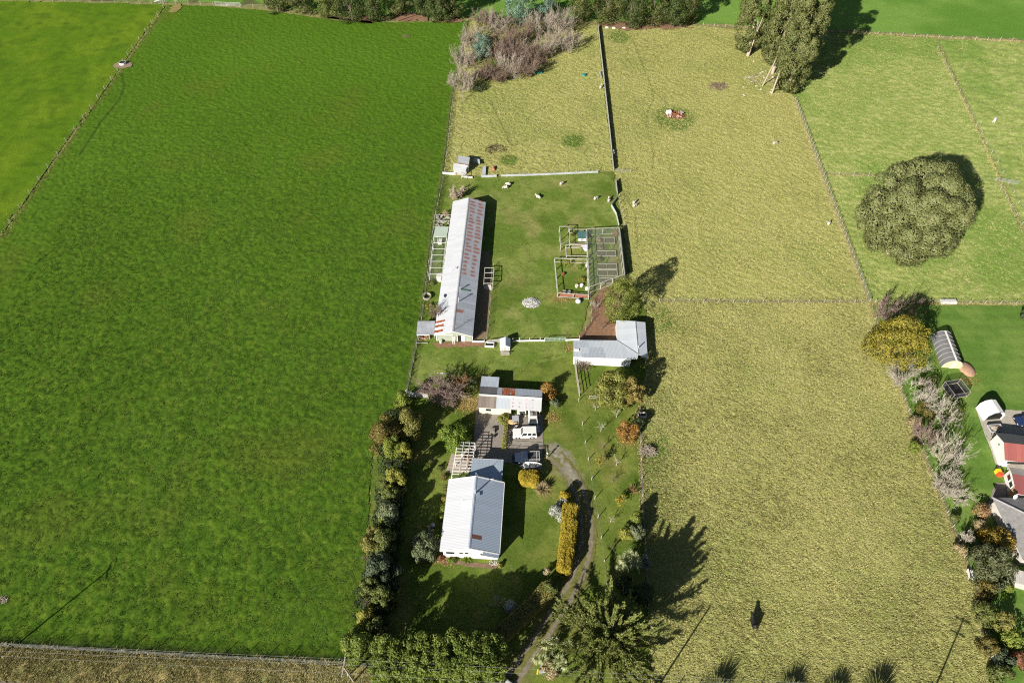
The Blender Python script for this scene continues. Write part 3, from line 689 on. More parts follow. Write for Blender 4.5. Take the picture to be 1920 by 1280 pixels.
T('gum_tree', 'blue-green gum tree at the top of the bare thicket', 972, 12, 62, 12, L_BLUE, prof='egg', cb=.08, nl=34, n=6000, leaf=.2, lr=.32)
T('gum_tree', 'smaller blue-green gum with a rounded head between thicket and pines', 1020, 2, 48, 11, L_BLUE, prof='round', cb=.15, nl=26, n=4000, leaf=.2, lr=.32)
T('gum_tree', 'blue-green gum tree in the middle of the pale bare thicket', 905, 88, 42, 8, L_BLUE, prof='egg', cb=.05, nl=30, n=5500, leaf=.17, lr=.32)
# bare thicket
TH = [(866, 150, 66, 4.5, TW_PALE, 'pale bare bush at the front corner of the thicket by the green paddock'), (868, 108, 46, 4.5, TW_PALE, 'pale bare bush behind the corner bush along the paddock fence'),
      (884, 70, 50, 4.5, TW_PALE, 'pale bare bush on the fence left of the small blue-green gum'), (912, 35, 46, 4, TW_PURP, 'reddish bare bush at the back of the thicket beside the pines'),
      (938, 45, 56, 5, TW_PALE, 'straw-coloured bare tree below the big blue-green gum'), (945, 78, 54, 5, TW_BROWN, 'brown bare tree in the shaded heart of the thicket'),
      (985, 62, 56, 5, TW_BROWN, 'brown bare tree right of the thicket heart'), (1012, 45, 60, 5.5, TW_PALE, 'pale branching bare tree in the back right of the thicket'),
      (1050, 40, 60, 6, TW_PALE, 'tall pale bare tree at the top right of the thicket near the pines'), (1060, 75, 66, 5, TW_PALE, 'wide pale bare tree at the right end of the thicket'),
      (1025, 88, 60, 4.5, TW_PALE, 'leaning pale bare tree above the teal trough'), (955, 122, 60, 4.5, TW_PALE, 'fan-shaped bare bush on the front edge of the thicket'),
      (962, 98, 60, 4.5, TW_BROWN, 'shaded brown bare bush behind the fan-shaped one'), (985, 102, 56, 4, TW_BROWN, 'shaded brown bare bush at the foot of the thin dead trunk'),
      (1005, 110, 54, 3.6, TW_BROWN, 'low brown bare bush under the leaning pale tree'), (932, 98, 54, 4.5, TW_PURP, 'purplish bare bush right of the small blue-green gum'), (935, 142, 50, 3, TW_BROWN, 'low brown bare bush at the front left of the fan-shaped one'),
      (990, 128, 50, 4, TW_BROWN, 'low bare bush left of the teal trough'), (908, 135, 48, 3.5, TW_BROWN, 'low brown bare bush below the middle gum')]
for i, (x, y, wp, h, m, lb) in enumerate(TH):
    bare('bare_bush', lb, x, y, wp * 1.15, h * 1.35, m, stems=15, kids=(5, 5, 4), rad=.08, tip=.026, up=.35, group='bare trees of the thicket', cat='bare tree' if 'tree' in lb else 'bare bush')
shrub('green_bush', 'dull green undershrub in front of the thicket gum', 922, 118, 40, 2.2, L_OLV, 1600)
shrub('green_bush', 'dark green undershrub at the foot of the corner bare bush', 898, 160, 34, 1.8, L_DK, 1200)
shrub('green_bush', 'yellowish undershrub at the back of the thicket below the reddish bush', 905, 50, 34, 1.8, L_GY, 1200)
bare('dead_tree', 'thin dead tree trunk standing in the shaded thicket gap', 982, 90, 16, 6, TW_GREY, stems=2, kids=(3, 2), rad=.12, trunk=4, cat='dead tree')
# gums, upper right
def gum(label, basepx, h, r, cb, n, seed, nl, cx=0, cy=0, extra=(), lr=.25):
    rng = np.random.default_rng(seed); b = P(*basepx); o = root('gum_tree', b, 0, label, 'gum tree', 'tall gum trees in the dry paddock corner')
    C, L = crown_mesh('crown', r, r * .9, h * cb, h, 'column', nl, lr, n, .27, L_EUC, o, rng, .55, .1, 1.1)
    for k in o.children: k.location = (cx, cy, 0)
    m = MB(); prev = Vector((0, 0, -.1)); q = Vector((cx * .3, cy * .3, h * .3)); m.tube(prev, q, .5, .34, 9); m.tube(q, (cx, cy, h * .7), .34, .12, 8)
    for (p, e, a) in extra: m.tube(p, e, a, a * .7, 8)
    for i in rng.choice(len(C), 8, replace=False): m.tube(q.lerp(Vector((cx, cy, h * .7)), rng.uniform(0, .8)), (C[i][0] + cx, C[i][1] + cy, C[i][2]), .1, .03, 5)
    m.build('trunk', PALEBARK, o); return o
gum('huge gum tree with pale leaning trunks at the paddock corner', (1474, 172), 33, 6.6, .01, 34000, 5, 150, 0, 0,
    (((-4.6, -1.2, 0), (-4.5, -1.9, 8), .28), ((-6.4, 3, 0), (-5.2, 1.6, 10), .2)), .24)
gum('gum tree crowded behind the left shoulder of the huge gum', (1448, 138), 32, 6.8, .10, 26000, 15, 110, 0, 0, (), .25)
gum('slimmer gum tree with a forked white trunk left of the huge gum', (1402, 105), 25, 5.8, .05, 17000, 6, 84, -.8, 2.0, (((0, -.6, 0), (.3, -1.4, 8), .24), ((.3, -1.4, 8), (1.0, -1.2, 13), .14), ((.3, -1.4, 8), (-.4, -1.4, 12), .12)), .27)
tree('gum_tree', 'gum tree rising behind the huge gum, cut by the top of the photo', P(1462, 112), 31, 7.2, L_EUC, 'column', .10, 100, .22, 24000, .27, seed=77, bark=PALEBARK, group='tall gum trees in the dry paddock corner', cat='gum tree', asp=.55)
# the great round tree
rng_ = np.random.default_rng(3)
T('spreading_tree', 'enormous round dusty olive tree standing alone in the pale grazed paddock', 1710, 398, 214, 22.5, L_BIG, prof='round', cb=.1, nl=260, lr=.17, n=105000, leaf=.22, jit=.2, bark=PALEBARK, trunk=.7, limbs=60, fill=.3)
# conifer and trees near the barn
T('conifer_tree', 'light green conifer behind the grey L-shaped barn', 1166, 560, 78, 12, L_CON, prof='egg', cb=.02, nl=60, n=11000, leaf=.16, lr=.26, asp=.4, cat='conifer')
T('broadleaf_tree', 'fading yellow-green tree in front of the grey barn', 1150, 727, 80, 7.5, L_GYB, prof='dome', cb=.12, nl=52, n=8000, leaf=.17, lr=.28)
T('broadleaf_tree', 'tree with russet tinged leaves right of the fading yellow-green one', 1186, 733, 54, 6.5, leafm('turning_leaves', (.14, .14, .03), (.26, .22, .06), (.36, .24, .09)), prof='dome', cb=.12, nl=32, n=4600, leaf=.17, lr=.3)
bare('pruned_bush', 'brown cut-back bush against the front of the barn', 1094, 684, 36, 1.8, TW_BROWN, stems=14, kids=(5, 4), rad=.05, tip=.02, cat='bush')
T('maple_tree', 'bright orange autumn tree by the orchard fence', 1178, 806, 46, 4, L_ORG, prof='dome', cb=.15, nl=26, n=1900, leaf=.14, lr=.3, fill=.3)
shrub('dark_shrub', 'dark green shrub behind the orange autumn tree', 1198, 792, 26, 2.6, L_DK, 1400)
# orchard saplings
SAP = [(1117, 763, 20, 2.0, TW_GREY, None, 'slight bare sapling below the white trellis frame'), (1128, 801, 22, 2.6, TW_GREY, None, 'pruned white-limbed fruit tree with a forked top'),
       (1157, 776, 18, 2.2, TW_GREY, None, 'pruned white-limbed fruit tree below the yellow-green tree'), (1130, 836, 16, 1.9, TW_BROWN, None, 'thin bare sapling left of the orange tree'),
       (1126, 868, 22, 2.6, TW_BROWN, L_YEL, 'yellow-leaved sapling nearest the driveway posts'), (1157, 866, 20, 2.3, TW_GREY, None, 'bare forked sapling right of the yellow-leaved sapling'),
       (1150, 897, 20, 2.0, TW_BROWN, None, 'bare V-shaped sapling in the middle of the orchard'), (1160, 938, 24, 2.2, TW_BROWN, L_GOLD, 'golden-leaved sapling in the middle of the orchard'),
       (1146, 973, 16, 1.9, TW_GREY, None, 'thin bare sapling below the golden-leaved one'), (1150, 1024, 20, 2.0, TW_BROWN, None, 'bare sapling with a leaning white stem left of the cabbage trees')]
for (x, y, wp, h, m, lf, lb) in SAP:
    bare('fruit_sapling', lb, x, y, wp, h, m, stems=3, kids=(4, 3), rad=.045, spread=.45, tip=.018, trunk=h * .28, cat='sapling', group='orchard saplings', zf=.55, leafmat=lf, nleaf=420 if lf else 0, leaf=.11)
bare('brown_shrub', 'brown twiggy shrub by the orchard fence', 1187, 917, 26, 1.8, TW_RED, stems=9, kids=(4, 4), rad=.03, tip=.016)
shrub('green_tree', 'small bright green tree by the fence above the pair of pale trees', 1192, 972, 26, 3.6, L_LIME, 1800, cat='tree', prof='round', cb=.2)
shrub('green_tree', 'pale green tree between orchard and fence', 1194, 997, 32, 3.2, L_GREYG, 2000, cat='tree', prof='round', cb=.15)
shrub('green_tree', 'yellowish tree left of the pale green tree', 1177, 1000, 34, 2.8, L_YG, 1700, cat='tree', prof='round', cb=.15)
cb_ = P(1180, 1062)
cabbage_tree('cluster of pale cabbage tree heads by the orchard fence', cb_, [(-1.3, .2, 2.6, 1.15), (-.3, .9, 3.1, 1.2), (.6, .4, 2.8, 1.2), (-.4, -.5, 2.3, 1.1), (-1.7, -.6, 1.9, 1.0), (1.1, -.3, 2.3, 1.1)], L_CAB, 1)
cabbage_tree('blue-tinged cabbage tree against the paddock fence', P(1206, 1066), [(.1, .6, 2.4, 1.1), (.3, -.1, 2.0, 1.0), (-.4, .1, 2.0, 1.0)], leafm('bluish_cabbage_leaves', (.08, .12, .09), (.17, .23, .18), (.28, .34, .27)), 2)
shrub('dark_shrub', 'dark shrub with reddish stems below the cabbage tree cluster', 1176, 1092, 40, 2.4, L_DK, 1800)
shrub('dark_shrub', 'dark green shrub in shade beside the paddock fence', 1206, 1110, 40, 3.0, L_DK, 1900)
# great feathery conifer, lower centre
def plume_tree(label, base, h, r, mat, seed):
    rng = np.random.default_rng(seed); o = root('feathery_conifer', base, 0, label, 'conifer'); S = [(0, 0, -.1, 0, 0, h * .5, .34, .2), (0, 0, h * .5, 0, 0, h * .97, .2, .03)]
    LP = []; LD = []; LS = []
    def spray(p, q, m, w, L):
        f = rng.uniform(0, 1, m)[:, None]; dd = (q - p) / np.linalg.norm(q - p)
        LP.append(p + (q - p) * f + rng.normal(size=(m, 3)) * w); LD.append(unit(dd + rng.normal(size=(m, 3)) * .42)); LS.append(L * rng.uniform(.6, 1.4, m))
    for i in range(120):
        t = rng.uniform(.05, .96); z = h * t * .88; a = rng.uniform(0, 6.283); L = r * (1.06 - t) ** .62 * rng.uniform(.6, 1.15) + 1.2
        el = rng.uniform(.05, .5) + .6 * t; d = np.array([math.cos(a) * math.cos(el), math.sin(a) * math.cos(el), math.sin(el)]); p = np.array([0, 0, z * .8]); k = 8
        for j in range(k):
            d2 = d + rng.normal(size=3) * .05; d2[2] += (-.05 if j < 4 else .10); d2 /= np.linalg.norm(d2); q = p + d2 * L / k
            S.append((*p, *q, .07 * (1 - j / k) + .015, .07 * (1 - (j + 1) / k) + .012))
            if j >= 1:
                spray(p, q, 46, .24 * (1 - j / k) + .07, .2)
                for u in range(3):    # side sprays swept outward
                    e = d2 + rng.normal(size=3) * .40; e /= np.linalg.norm(e); tq = p + e * L * rng.uniform(.12, .25) * (1.1 - .5 * j / k); S.append((*p, *tq, .018, .006)); spray(p, tq, 22, .07, .17)
            p = q; d = d2
    segmesh('trunk', S[:2], BARK, o, 8); segmesh('branches', S[2:], BARK, o, 4)
    c = np.concatenate(LP); t = np.concatenate(LD); s_ = np.concatenate(LS)[:, None]; n = unit(rng.normal(size=c.shape) * .5 + [0, 0, 1.]); b = unit(np.cross(n, t))
    npmesh('crown', np.stack([c + t * s_, c + b * s_ * .3, c - t * s_, c - b * s_ * .3], 1).reshape(-1, 3), 4, mat, o); return o
plume_tree('great feathery green conifer with upswept plumes beside the driveway', P(1132, 1222), 15, 9.4, leafm('feathery_conifer_leaves', (.070, .100, .022), (.180, .215, .050), (.320, .330, .105), tr=.2), 4)
for i, (x, y, hs, lb) in enumerate([(1030, 1222, [(-.6, .5, 2.4, 1.0), (.6, .9, 2.6, 1.1), (0, -.2, 2.0, 1.0)], 'cabbage tree at the driveway edge, topmost of the roadside cluster'),
                                    (1012, 1244, [(-.4, .3, 2.0, 1.0), (.5, .1, 2.3, 1.1)], 'straw-tinged cabbage tree nearest the gravel drive'),
                                    (1048, 1246, [(0, .3, 2.2, 1.1), (.7, -.4, 1.8, 1.0), (-.7, -.5, 1.8, .9)], 'cabbage tree with dead skirts above the grey letterbox'),
                                    (1062, 1218, [(.2, .2, 2.2, 1.0), (-.3, -.3, 1.8, .9)], 'small cabbage tree tucked under the feathery conifer')]):
    cabbage_tree(lb, P(x, y), hs, L_CAB, 20 + i, 'cabbage trees by the drive entrance')
shrub('dry_shrub', 'brown dead-leaved shrub among the roadside cabbage trees', 1030, 1252, 40, 1.6, L_DRYLEAF, 1300)
def lumpy_hedge(label, a, b, wd, h):
    """tall hedge whose faces are made of upright leafy lumps with gaps between them"""
    leaf_ = .14; rng = np.random.default_rng(5); ax = (b - a); Lh = ax.length; rz = math.atan2(ax.y, ax.x); o = root('tall_hedge', (a + b) / 2, rz, label, 'hedge'); C = []
    nc = 12
    for i in range(nc):
        x = -Lh / 2 + Lh * (i + .5) / nc + rng.normal() * .15; rx = Lh / nc * .85 * (1 + rng.normal() * .12); ry = wd / 2 * (1 + rng.normal() * .06); hh = h * (.97 + rng.normal() * .02)
        for k in range(64):      # small lumps over the skin of each upright bush
            u = rng.uniform(-.15, 1); a_ = rng.uniform(0, 6.283); w_ = (1 - max(0, u) ** 7) ** .5
            C.append((x + rx * w_ * math.cos(a_) * .9, ry * w_ * math.sin(a_) * .86, hh * (.10 + .84 * max(u, 0)), rng.uniform(.42, .8)))
        for k in range(26): C.append((x + rng.uniform(-1, 1) * rx, rng.uniform(-.75, .75) * ry, hh * (.9 + rng.normal() * .025), rng.uniform(.5, .9)))
    for e in (-1, 1):
        for k in range(26): a_ = rng.uniform(-1.4, 1.4); C.append((e * (Lh / 2 + .2 + .9 * math.cos(a_)), wd * .40 * math.sin(a_), rng.uniform(.5, h * .80), rng.uniform(.45, .85)))
    C = np.array(C); n = 105000; k = rng.choice(len(C), n, p=C[:, 3] ** 2 / (C[:, 3] ** 2).sum()); d = unit(rng.normal(size=(n, 3)))
    out = unit(C[k, :3] - np.array([0, 0, h * .4])); out[:, 0] *= .3; d = unit(d + unit(out) * .6); p = C[k, :3] + d * (C[k, 3] * rng.uniform(.75, 1.08, n))[:, None] * np.array([1, 1, 1.02]); p[:, 2] = np.maximum(p[:, 2], .06)
    npmesh('foliage', leaves(p, unit(d + rng.normal(size=d.shape) * .45), leaf_ * rng.uniform(.6, 1.3, n), .62, rng), 4, L_HEDGE, o); m = MB()
    for i in range(14):
        x = -Lh / 2 + Lh * (i + .5) / 14; m.tube((x, 0, -.1), (x, 0, h * .8), .14, .05, 6)
        for j in range(7): m.tube((x, 0, rng.uniform(.5, h * .5)), (x + rng.normal() * .7, rng.normal() * wd * .25, rng.uniform(h * .4, h * .85)), .05, .015, 4)
    m.build('stems', BARK, o); return o
# hedges around the house
lumpy_hedge('tall bushy green hedge along the road in front of the house garden', P(724, 1256), P(930, 1250), 7.0, 8.6)
hedge('clipped_hedge', 'long drab clipped hedge running diagonally beside the drive', G([(938, 1196), (985, 1152), (1028, 1110)]), 2.6, 2.4, L_DHEDGE, 9000, .13, seed=4)
shrub('conifer_shrub', 'bushy golden-green end of shrubs where the diagonal hedge meets the drive', 1033, 1100, 30, 3.0, L_OLV, 2200, prof='round')
hedge('clipped_hedge', 'long golden clipped hedge beside the curving drive', G([(1068, 960), (1066, 1000), (1061, 1040), (1057, 1072)]), 2.6, 2.7, L_GOLD, 16000, .12, seed=5, wave=.2)
hedge('clipped_hedge', 'short golden clipped block beside the dark utility truck', G([(982, 900), (1002, 902)]), 2.7, 2.2, L_GOLD, 6000, .12, seed=6, wave=.22)
shrub('golden_shrub', 'rounded golden shrub at the top end of the long golden hedge', 1060, 930, 26, 2.3, L_GOLD, 1700)
shrub('silver_shrub', 'silver-blue leaved shrub against the golden hedge', 1044, 962, 34, 2.3, L_SILV, 2600, leaf=.12)
shrub('silver_shrub', 'silver-blue leaved shrub topping the one against the golden hedge', 1055, 942, 24, 2.0, L_SILV, 1300, leaf=.12)
flax('straw-coloured flax clump below the golden block', 1017, 918, 1.7, L_DRYLEAF, 31, n=240, up=.3)
shrub('flowering_shrub', 'pale flowering shrub on the lawn edge below the golden hedge', 1025, 1070, 15, 1.4, leafm('cream_flowers', (.16, .15, .05), (.40, .34, .20), (.62, .56, .40)), 700, leaf=.1)
shrub('silver_shrub', 'silver shrub in deep shade behind the diagonal hedge', 957, 1137, 28, 1.8, L_SILV, 1400, leaf=.11)
bare('bare_shrub', 'bare shrub on the shaded lawn beside the silver shrub', 934, 1126, 34, 2.4, TW_GREY, stems=6, kids=(4, 4), rad=.03, tip=.014)
# left garden boundary
hedge('undergrowth', 'tangled dark green undergrowth running along the garden boundary by the lush paddock', G([(742, 790), (740, 860), (734, 940), (722, 1020), (712, 1080), (702, 1150), (694, 1215)]), 4.2, 2.4, L_DK, 22000, .16, cat='undergrowth', wave=.8, seed=11)
LB = [(753, 750, 32, 2.2, L_LIME, 1500, 'small lime green shrub by the white garden trellis'), (722, 812, 62, 4.2, L_BRO, 4600, 'large bronze shrub bulging into the lush paddock'),
      (760, 792, 58, 4.2, L_GY, 4200, 'fading green shrub between the bronze shrub and the bare cherry tree'), (735, 838, 40, 3.2, L_LIME, 2600, 'lime green shrub below the large bronze shrub'),
      (757, 846, 30, 2.6, L_YG, 1500, 'yellow-green shrub right of the lime green one'), (742, 900, 42, 3.4, L_YG, 2800, 'mottled yellow-green shrub on the lush paddock boundary'), (722, 912, 32, 2.8, L_OLV, 1900, 'olive shrub on the paddock side of the mottled one'),
      (735, 930, 36, 2.4, L_OLV, 1700, 'low olive shrub below the mottled yellow-green one'), (728, 965, 44, 2.6, L_GREYG, 2400, 'grey-green shrub halfway down the lush paddock boundary'), (722, 975, 26, 2.0, L_LIME, 1000, 'lime shrub at the foot of the grey-green boundary shrub'),
      (700, 1010, 44, 3.4, L_GY, 2700, 'brownish shrub at the paddock edge level with the house front'), (724, 1018, 46, 3.6, L_OLV, 2900, 'dark olive shrub level with the house front'),
      (716, 1070, 60, 4.0, L_TEAL, 3800, 'dark greyish shrub on the lush paddock boundary below the house'), (692, 1100, 38, 3.4, L_OLV, 2500, 'olive shrub at the paddock edge below the dark greyish one'),
      (716, 1122, 42, 3.4, L_OLV, 2500, 'olive shrub tucked behind the dark greyish shrub'), (688, 1155, 36, 3.0, L_YG, 2100, 'yellowish shrub near the corner of the tall hedge'), (672, 1205, 60, 4.4, L_HEDGE, 4200, 'big light green shrub at the left end of the tall hedge'),
      (706, 1180, 40, 3.6, L_OLV, 2400, 'dull shrub between the big light green shrub and the hedge')]
for (x, y, wp, h, m, n, lb) in LB:
    T('boundary_shrub', lb, x, y, wp * 1.2, h * 1.8, m, n=int(n * 2.1), leaf=.15, prof='dome', cb=.03, nl=22, lr=.34, cat='shrub', group='shrubs along the garden boundary by the lush paddock', fill=.2)
for (x, y, wp, lb) in [(735, 866, 34, 'purple-brown bare bush under the lime green shrub'), (718, 942, 30, 'straw-brown bare bush on the lush paddock boundary'), (690, 1046, 26, 'pale bare bush at the paddock edge below the house front'), (684, 1132, 30, 'pale bare bush above the yellowish shrub')]:
    bare('bare_bush', lb, x, y, wp, 1.9, TW_PURP, stems=8, kids=(5, 4), rad=.04, tip=.018, cat='bare bush')
T('citrus_tree', 'glossy green citrus tree beside the white pergola', 852, 815, 66, 4.2, L_CIT, prof='dome', cb=.06, nl=40, n=6500, leaf=.15, lr=.3, cat='citrus tree')
bare('cherry_tree', 'wide bare cherry tree behind the citrus tree', 830, 738, 92, 4.6, TW_PURP, stems=16, kids=(5, 5, 4), rad=.09, spread=1.15, tip=.026, trunk=.7, cat='bare tree', ratio=.9)
bare('plum_tree', 'smaller bare tree behind the cherry with reddish twigs', 866, 722, 44, 3.6, TW_RED, stems=5, kids=(5, 4, 3), rad=.06, spread=.8, tip=.02, trunk=.7, cat='bare tree')
shrub('golden_shrub', 'dark golden shrub squeezed beside the brown garage roof', 884, 726, 26, 2.2, L_OLV, 1500)
shrub('golden_shrub', 'round golden autumn shrub at the right end of the garage', 1029, 732, 34, 3.4, leafm('gold_russet_leaves', (.24, .13, .03), (.38, .22, .06), (.46, .30, .05)), 2600)
shrub('grey_shrub', 'grey woolly shrub below the round golden autumn shrub', 1040, 756, 22, 1.8, L_GREYG, 1000)
T('grey_green_tree', 'grey-green rounded tree at the front left corner of the house', 797, 1022, 62, 4.6, L_GREYG, prof='dome', cb=.08, nl=40, n=6200, leaf=.15, lr=.3)
shrub('red_shrub', 'red-leaved shrub at the front left corner of the house', 827, 1043, 14, 1.2, L_RED, 500, leaf=.1)
shrub('green_shrub', 'low green shrub under the front window', 846, 1050, 18, .9, L_CIT, 500, leaf=.1)
flax('small green flax under the front wall of the house', 875, 1049, 1.0, L_CIT, 33, n=90, up=.3)
shrub('yellow_shrub', 'yellow-green shrub at the front right corner of the house', 938, 1060, 12, .8, L_YG, 400, leaf=.1)
for i, (x, y, wp, m, lb) in enumerate([(836, 915, 14, L_OLV, 'low olive plant by the back corner of the house'), (833, 935, 13, L_YEL, 'yellow flowering plant along the left house wall'), (831, 952, 13, L_LIME, 'lime plant along the left house wall'), (829, 970, 12, L_LIME, 'small lime plant nearest the grey domed bin'), (832, 893, 14, L_BRO, 'bronze plant in the bed by the timber deck'), (826, 876, 14, L_PINE2, 'dark plant at the corner of the timber deck')]):
    shrub('bed_plant', lb, x, y, wp, .9, m, 420, leaf=.1, group='plants in the house flower bed', cat='plant')
hedge('vine_strip', 'narrow strip of yellow-green vine dividing the cobbles from the concrete', G([(951, 782), (948, 812), (945, 842)]), .8, 1.1, L_YG, 1800, .11, cat='vine', seed=8)
shrub('vine_clump', 'rounded yellow-green clump at the top of the vine strip', 942, 786, 22, 1.4, L_YG, 900)
# around the long shed
bare('blossom_shrub', 'cream blossom-coloured bare shrub at the far end of the long shed', 857, 364, 32, 3.0, noisy('cream_twigs', (.46, .36, .27), (.62, .53, .43), 1.2, .9), stems=10, kids=(6, 5, 4), rad=.06, tip=.026, up=.4)
bare('bare_shrub', 'dark bare shrub leaning over the near corner of the long shed roof', 822, 585, 32, 4.6, TW_BROWN, stems=8, kids=(5, 5, 3), rad=.05, tip=.02, zf=.55)
for (x, y, wp, h, m, lb) in [(808, 530, 16, 1.0, L_OLV, 'low olive weeds below the wire cage beside the shed'), (805, 574, 18, 1.0, L_YG, 'yellowish weeds below the round tub'), (812, 590, 16, .9, L_OLV, 'olive weeds by the shed lean-to'), (836, 400, 18, 1.2, L_DRYLEAF, 'dry weeds among the junk pen')]:
    shrub('weed_clump', lb, x, y, wp, h, m, 450, leaf=.11, cat='weeds')
shrub('dead_thistle_patch', 'brown dead thistle patch behind the small tin hut', 930, 281, 42, .7, leafm('dead_thistle', (.10, .08, .045), (.19, .15, .085), (.30, .25, .14)), 900, leaf=.16)
# aviary plants
for (x, y, wp, h, m, lb) in [(1152, 434, 16, 2.2, leafm('pinkish_brown_leaves', (.26, .13, .08), (.38, .22, .15), (.45, .30, .20)), 'pinkish brown bush in the far right corner of the netted cage'), (1160, 486, 11, 2.0, L_YEL, 'bright yellow bush against the right wall of the netted cage'),
                            (1073, 437, 10, 1.2, L_OLV, 'small olive bush by the teal hutch'), (1090, 467, 12, 1.1, L_YG, 'yellow-green bush in the small open pen'), (1066, 490, 26, .9, L_YG, 'straggly yellow-green weeds in the vegetable pen'),
                            (1092, 500, 18, .9, L_CIT, 'green weeds in the middle of the vegetable pen'), (1090, 525, 16, .8, L_YG, 'yellow-green weeds near the red brick edging'), (1122, 446, 20, .7, L_DRYLEAF, 'dry stalks in the far garden bed of the cage'),
                            (1130, 462, 20, .7, leafm('dried_pink_stalks', (.2, .14, .11), (.3, .23, .18), (.4, .33, .26)), 'dead pinkish stalks in the middle of the cage'), (1125, 486, 14, .8, TW_PURP and L_BRO, 'brown plants in the cage near the yellow bush')]:
    shrub('pen_plant', lb, x, y, wp, h, m, 330, leaf=.1, cat='plant', nl=8)
bare('fruit_bush', 'leafless fruit bush inside the barn courtyard', 1118, 572, 24, 2.2, TW_GREY, stems=6, kids=(4, 3), rad=.03, tip=.018)
bare('fruit_bush', 'leafless branching tree on the red dirt of the barn courtyard', 1128, 612, 26, 2.6, TW_BROWN, stems=4, kids=(4, 3), rad=.05, tip=.02, trunk=.8)
# brush piles
def brush(label, px, py, wpx, h, mat, n, seed, cat='brush pile', rad=.05):
    rng = np.random.default_rng(seed); b = P(px, py); r = wpx / 2 / pm(px, py); o = root('brush_pile', b, 0, label, cat)
    a = rng.uniform(0, 6.28, n); q = r * rng.uniform(0, 1, n) ** .6; c = np.stack([np.cos(a) * q, np.sin(a) * q * .7, h * rng.uniform(.05, 1, n) * (1 - (q / r) ** 1.5 * .8)], 1)
    d = unit(rng.normal(size=(n, 3)) * [1, 1, .3]); L = r * rng.uniform(.25, .7, n)[:, None]
    p = c - d * L / 2; e = c + d * L / 2; p[:, 2] = np.maximum(p[:, 2], .03); e[:, 2] = np.maximum(e[:, 2], .03); rr = rng.uniform(.4, 1, (n, 1)) * rad
    segmesh('sticks', np.concatenate([p, e, rr, rr * .6], 1), mat, o, 5); return o
o = brush('burn pile of rusty scrap, bricks and a white sheet in the dry paddock', 1266, 217, 38, .9, RUSTY, 190, 1, 'rubbish pile', .09)
MB().box((-1.9, .6, .75), (1.3, .9, .9), .3).build('white_sheet', WHITE, o)
for i in range(9): pass
m = MB(); r_ = random.Random(3)
for i in range(26): m.box((r_.uniform(-2.4, 2.4), r_.uniform(-1.3, 1.3), r_.uniform(.1, .7)), (r_.uniform(.2, .9), r_.uniform(.2, .5), r_.uniform(.08, .4)), r_.uniform(0, 3))
m.build('scrap', noisy('scrap_iron', (.34, .22, .18), (.55, .50, .48), 1.6, .7), o)
brush('grey brushwood pile between the burn pile and the gums', 1346, 163, 36, .9, TW_BROWN, 200, 2)
brush('small dark stick pile near the pines in the lush paddock', 762, 69, 16, .5, TW_BROWN, 60, 3)
brush('pale dead branch pile outside the orchard fence', 1216, 846, 34, 1.2, TW_PALE, 240, 4)
brush('small heap of pruned sticks at the outer edge of the lush paddock', 6, 1124, 22, .5, TW_PALE, 70, 5)
brush('scatter of fallen limbs at the feet of the gum trees', 1424, 150, 60, .35, PALEBARK, 70, 6, 'fallen branches')
# neighbour's boundary, right
T('autumn_tree', 'big yellow autumn tree beside the neighbour tunnel house', 1690, 640, 118, 11, L_YEL, prof='dome', cb=.12, nl=80, n=11000, leaf=.17, lr=.22, cat='tree', fill=.25)
bare('bare_tree', 'purple-grey bare tree above the yellow autumn tree', 1660, 578, 58, 6, TW_PURP, stems=7, kids=(6, 5, 4), rad=.07, tip=.024, cat='bare tree')
bare('bare_tree', 'dark bare tree in the shadow beyond the yellow autumn tree', 1712, 580, 50, 6, TW_BROWN, stems=6, kids=(5, 4, 3), rad=.07, tip=.02, cat='bare tree')
NB = [(1696, 703, 86, 3.6, TW_GREY, 'broad silvery bare shrub below the yellow autumn tree'), (1742, 745, 64, 4, TW_GREY, 'white-limbed bare tree in front of the netted trampoline'), (1775, 775, 56, 3.6, TW_GREY, 'white-limbed bare tree below the netted trampoline'),
      (1740, 812, 62, 3.6, TW_PURP, 'rusty brown bare shrub on the neighbour boundary'), (1785, 850, 78, 5.2, TW_GREY, 'large white-limbed bare tree on the neighbour boundary'), (1770, 905, 56, 3.2, TW_GREY, 'grey bare shrub below the large white-limbed tree'), (1795, 920, 58, 3.2, TW_GREY, 'silvery bare shrub nearest the neighbour patio'),
      (1812, 1008, 24, 2.0, TW_GREY, 'low grey bare shrub by the boundary fence below the small lawn')]
for (x, y, wp, h, m, lb) in NB:
    bare('bare_shrub' if 'shrub' in lb else 'bare_tree', lb, x, y, wp, h * 1.3, m, stems=10, kids=(5, 5, 4), rad=.075, tip=.02, spread=.95, group='bare trees on the neighbour boundary', cat='bare shrub' if 'shrub' in lb else 'bare tree')
NS = [(1740, 715, 44, 2.0, L_OLV, 'olive shrub left of the netted trampoline'), (1738, 770, 40, 2.0, L_BRO, 'bronze shrub under the white-limbed trees'), (1788, 772, 40, 2.4, L_OLV, 'dull green shrub right of the white-limbed trees'), (1718, 790, 30, 1.4, L_DRYLEAF, 'dry straw shrub on the boundary line'),
      (1716, 838, 26, 1.3, L_LIME, 'green shrub beside the rusty bare shrub'), (1780, 905, 30, 1.8, L_YEL, 'yellow shrub among the grey bare shrubs'), (1840, 957, 34, 2.0, leafm('russet_shrub_leaves', (.22, .12, .05), (.36, .22, .10), (.44, .32, .17)), 'russet shrub beside the neighbour patio'), (1838, 985, 26, 1.5, L_DRYLEAF, 'straw-coloured shrub at the corner of the neighbour house'),
      (1790, 970, 22, 1.4, L_OLV, 'low olive shrub on the boundary beside the small lawn'), (1800, 1030, 26, 1.8, L_DRYLEAF, 'dry shrub where the boundary meets the green tree')]
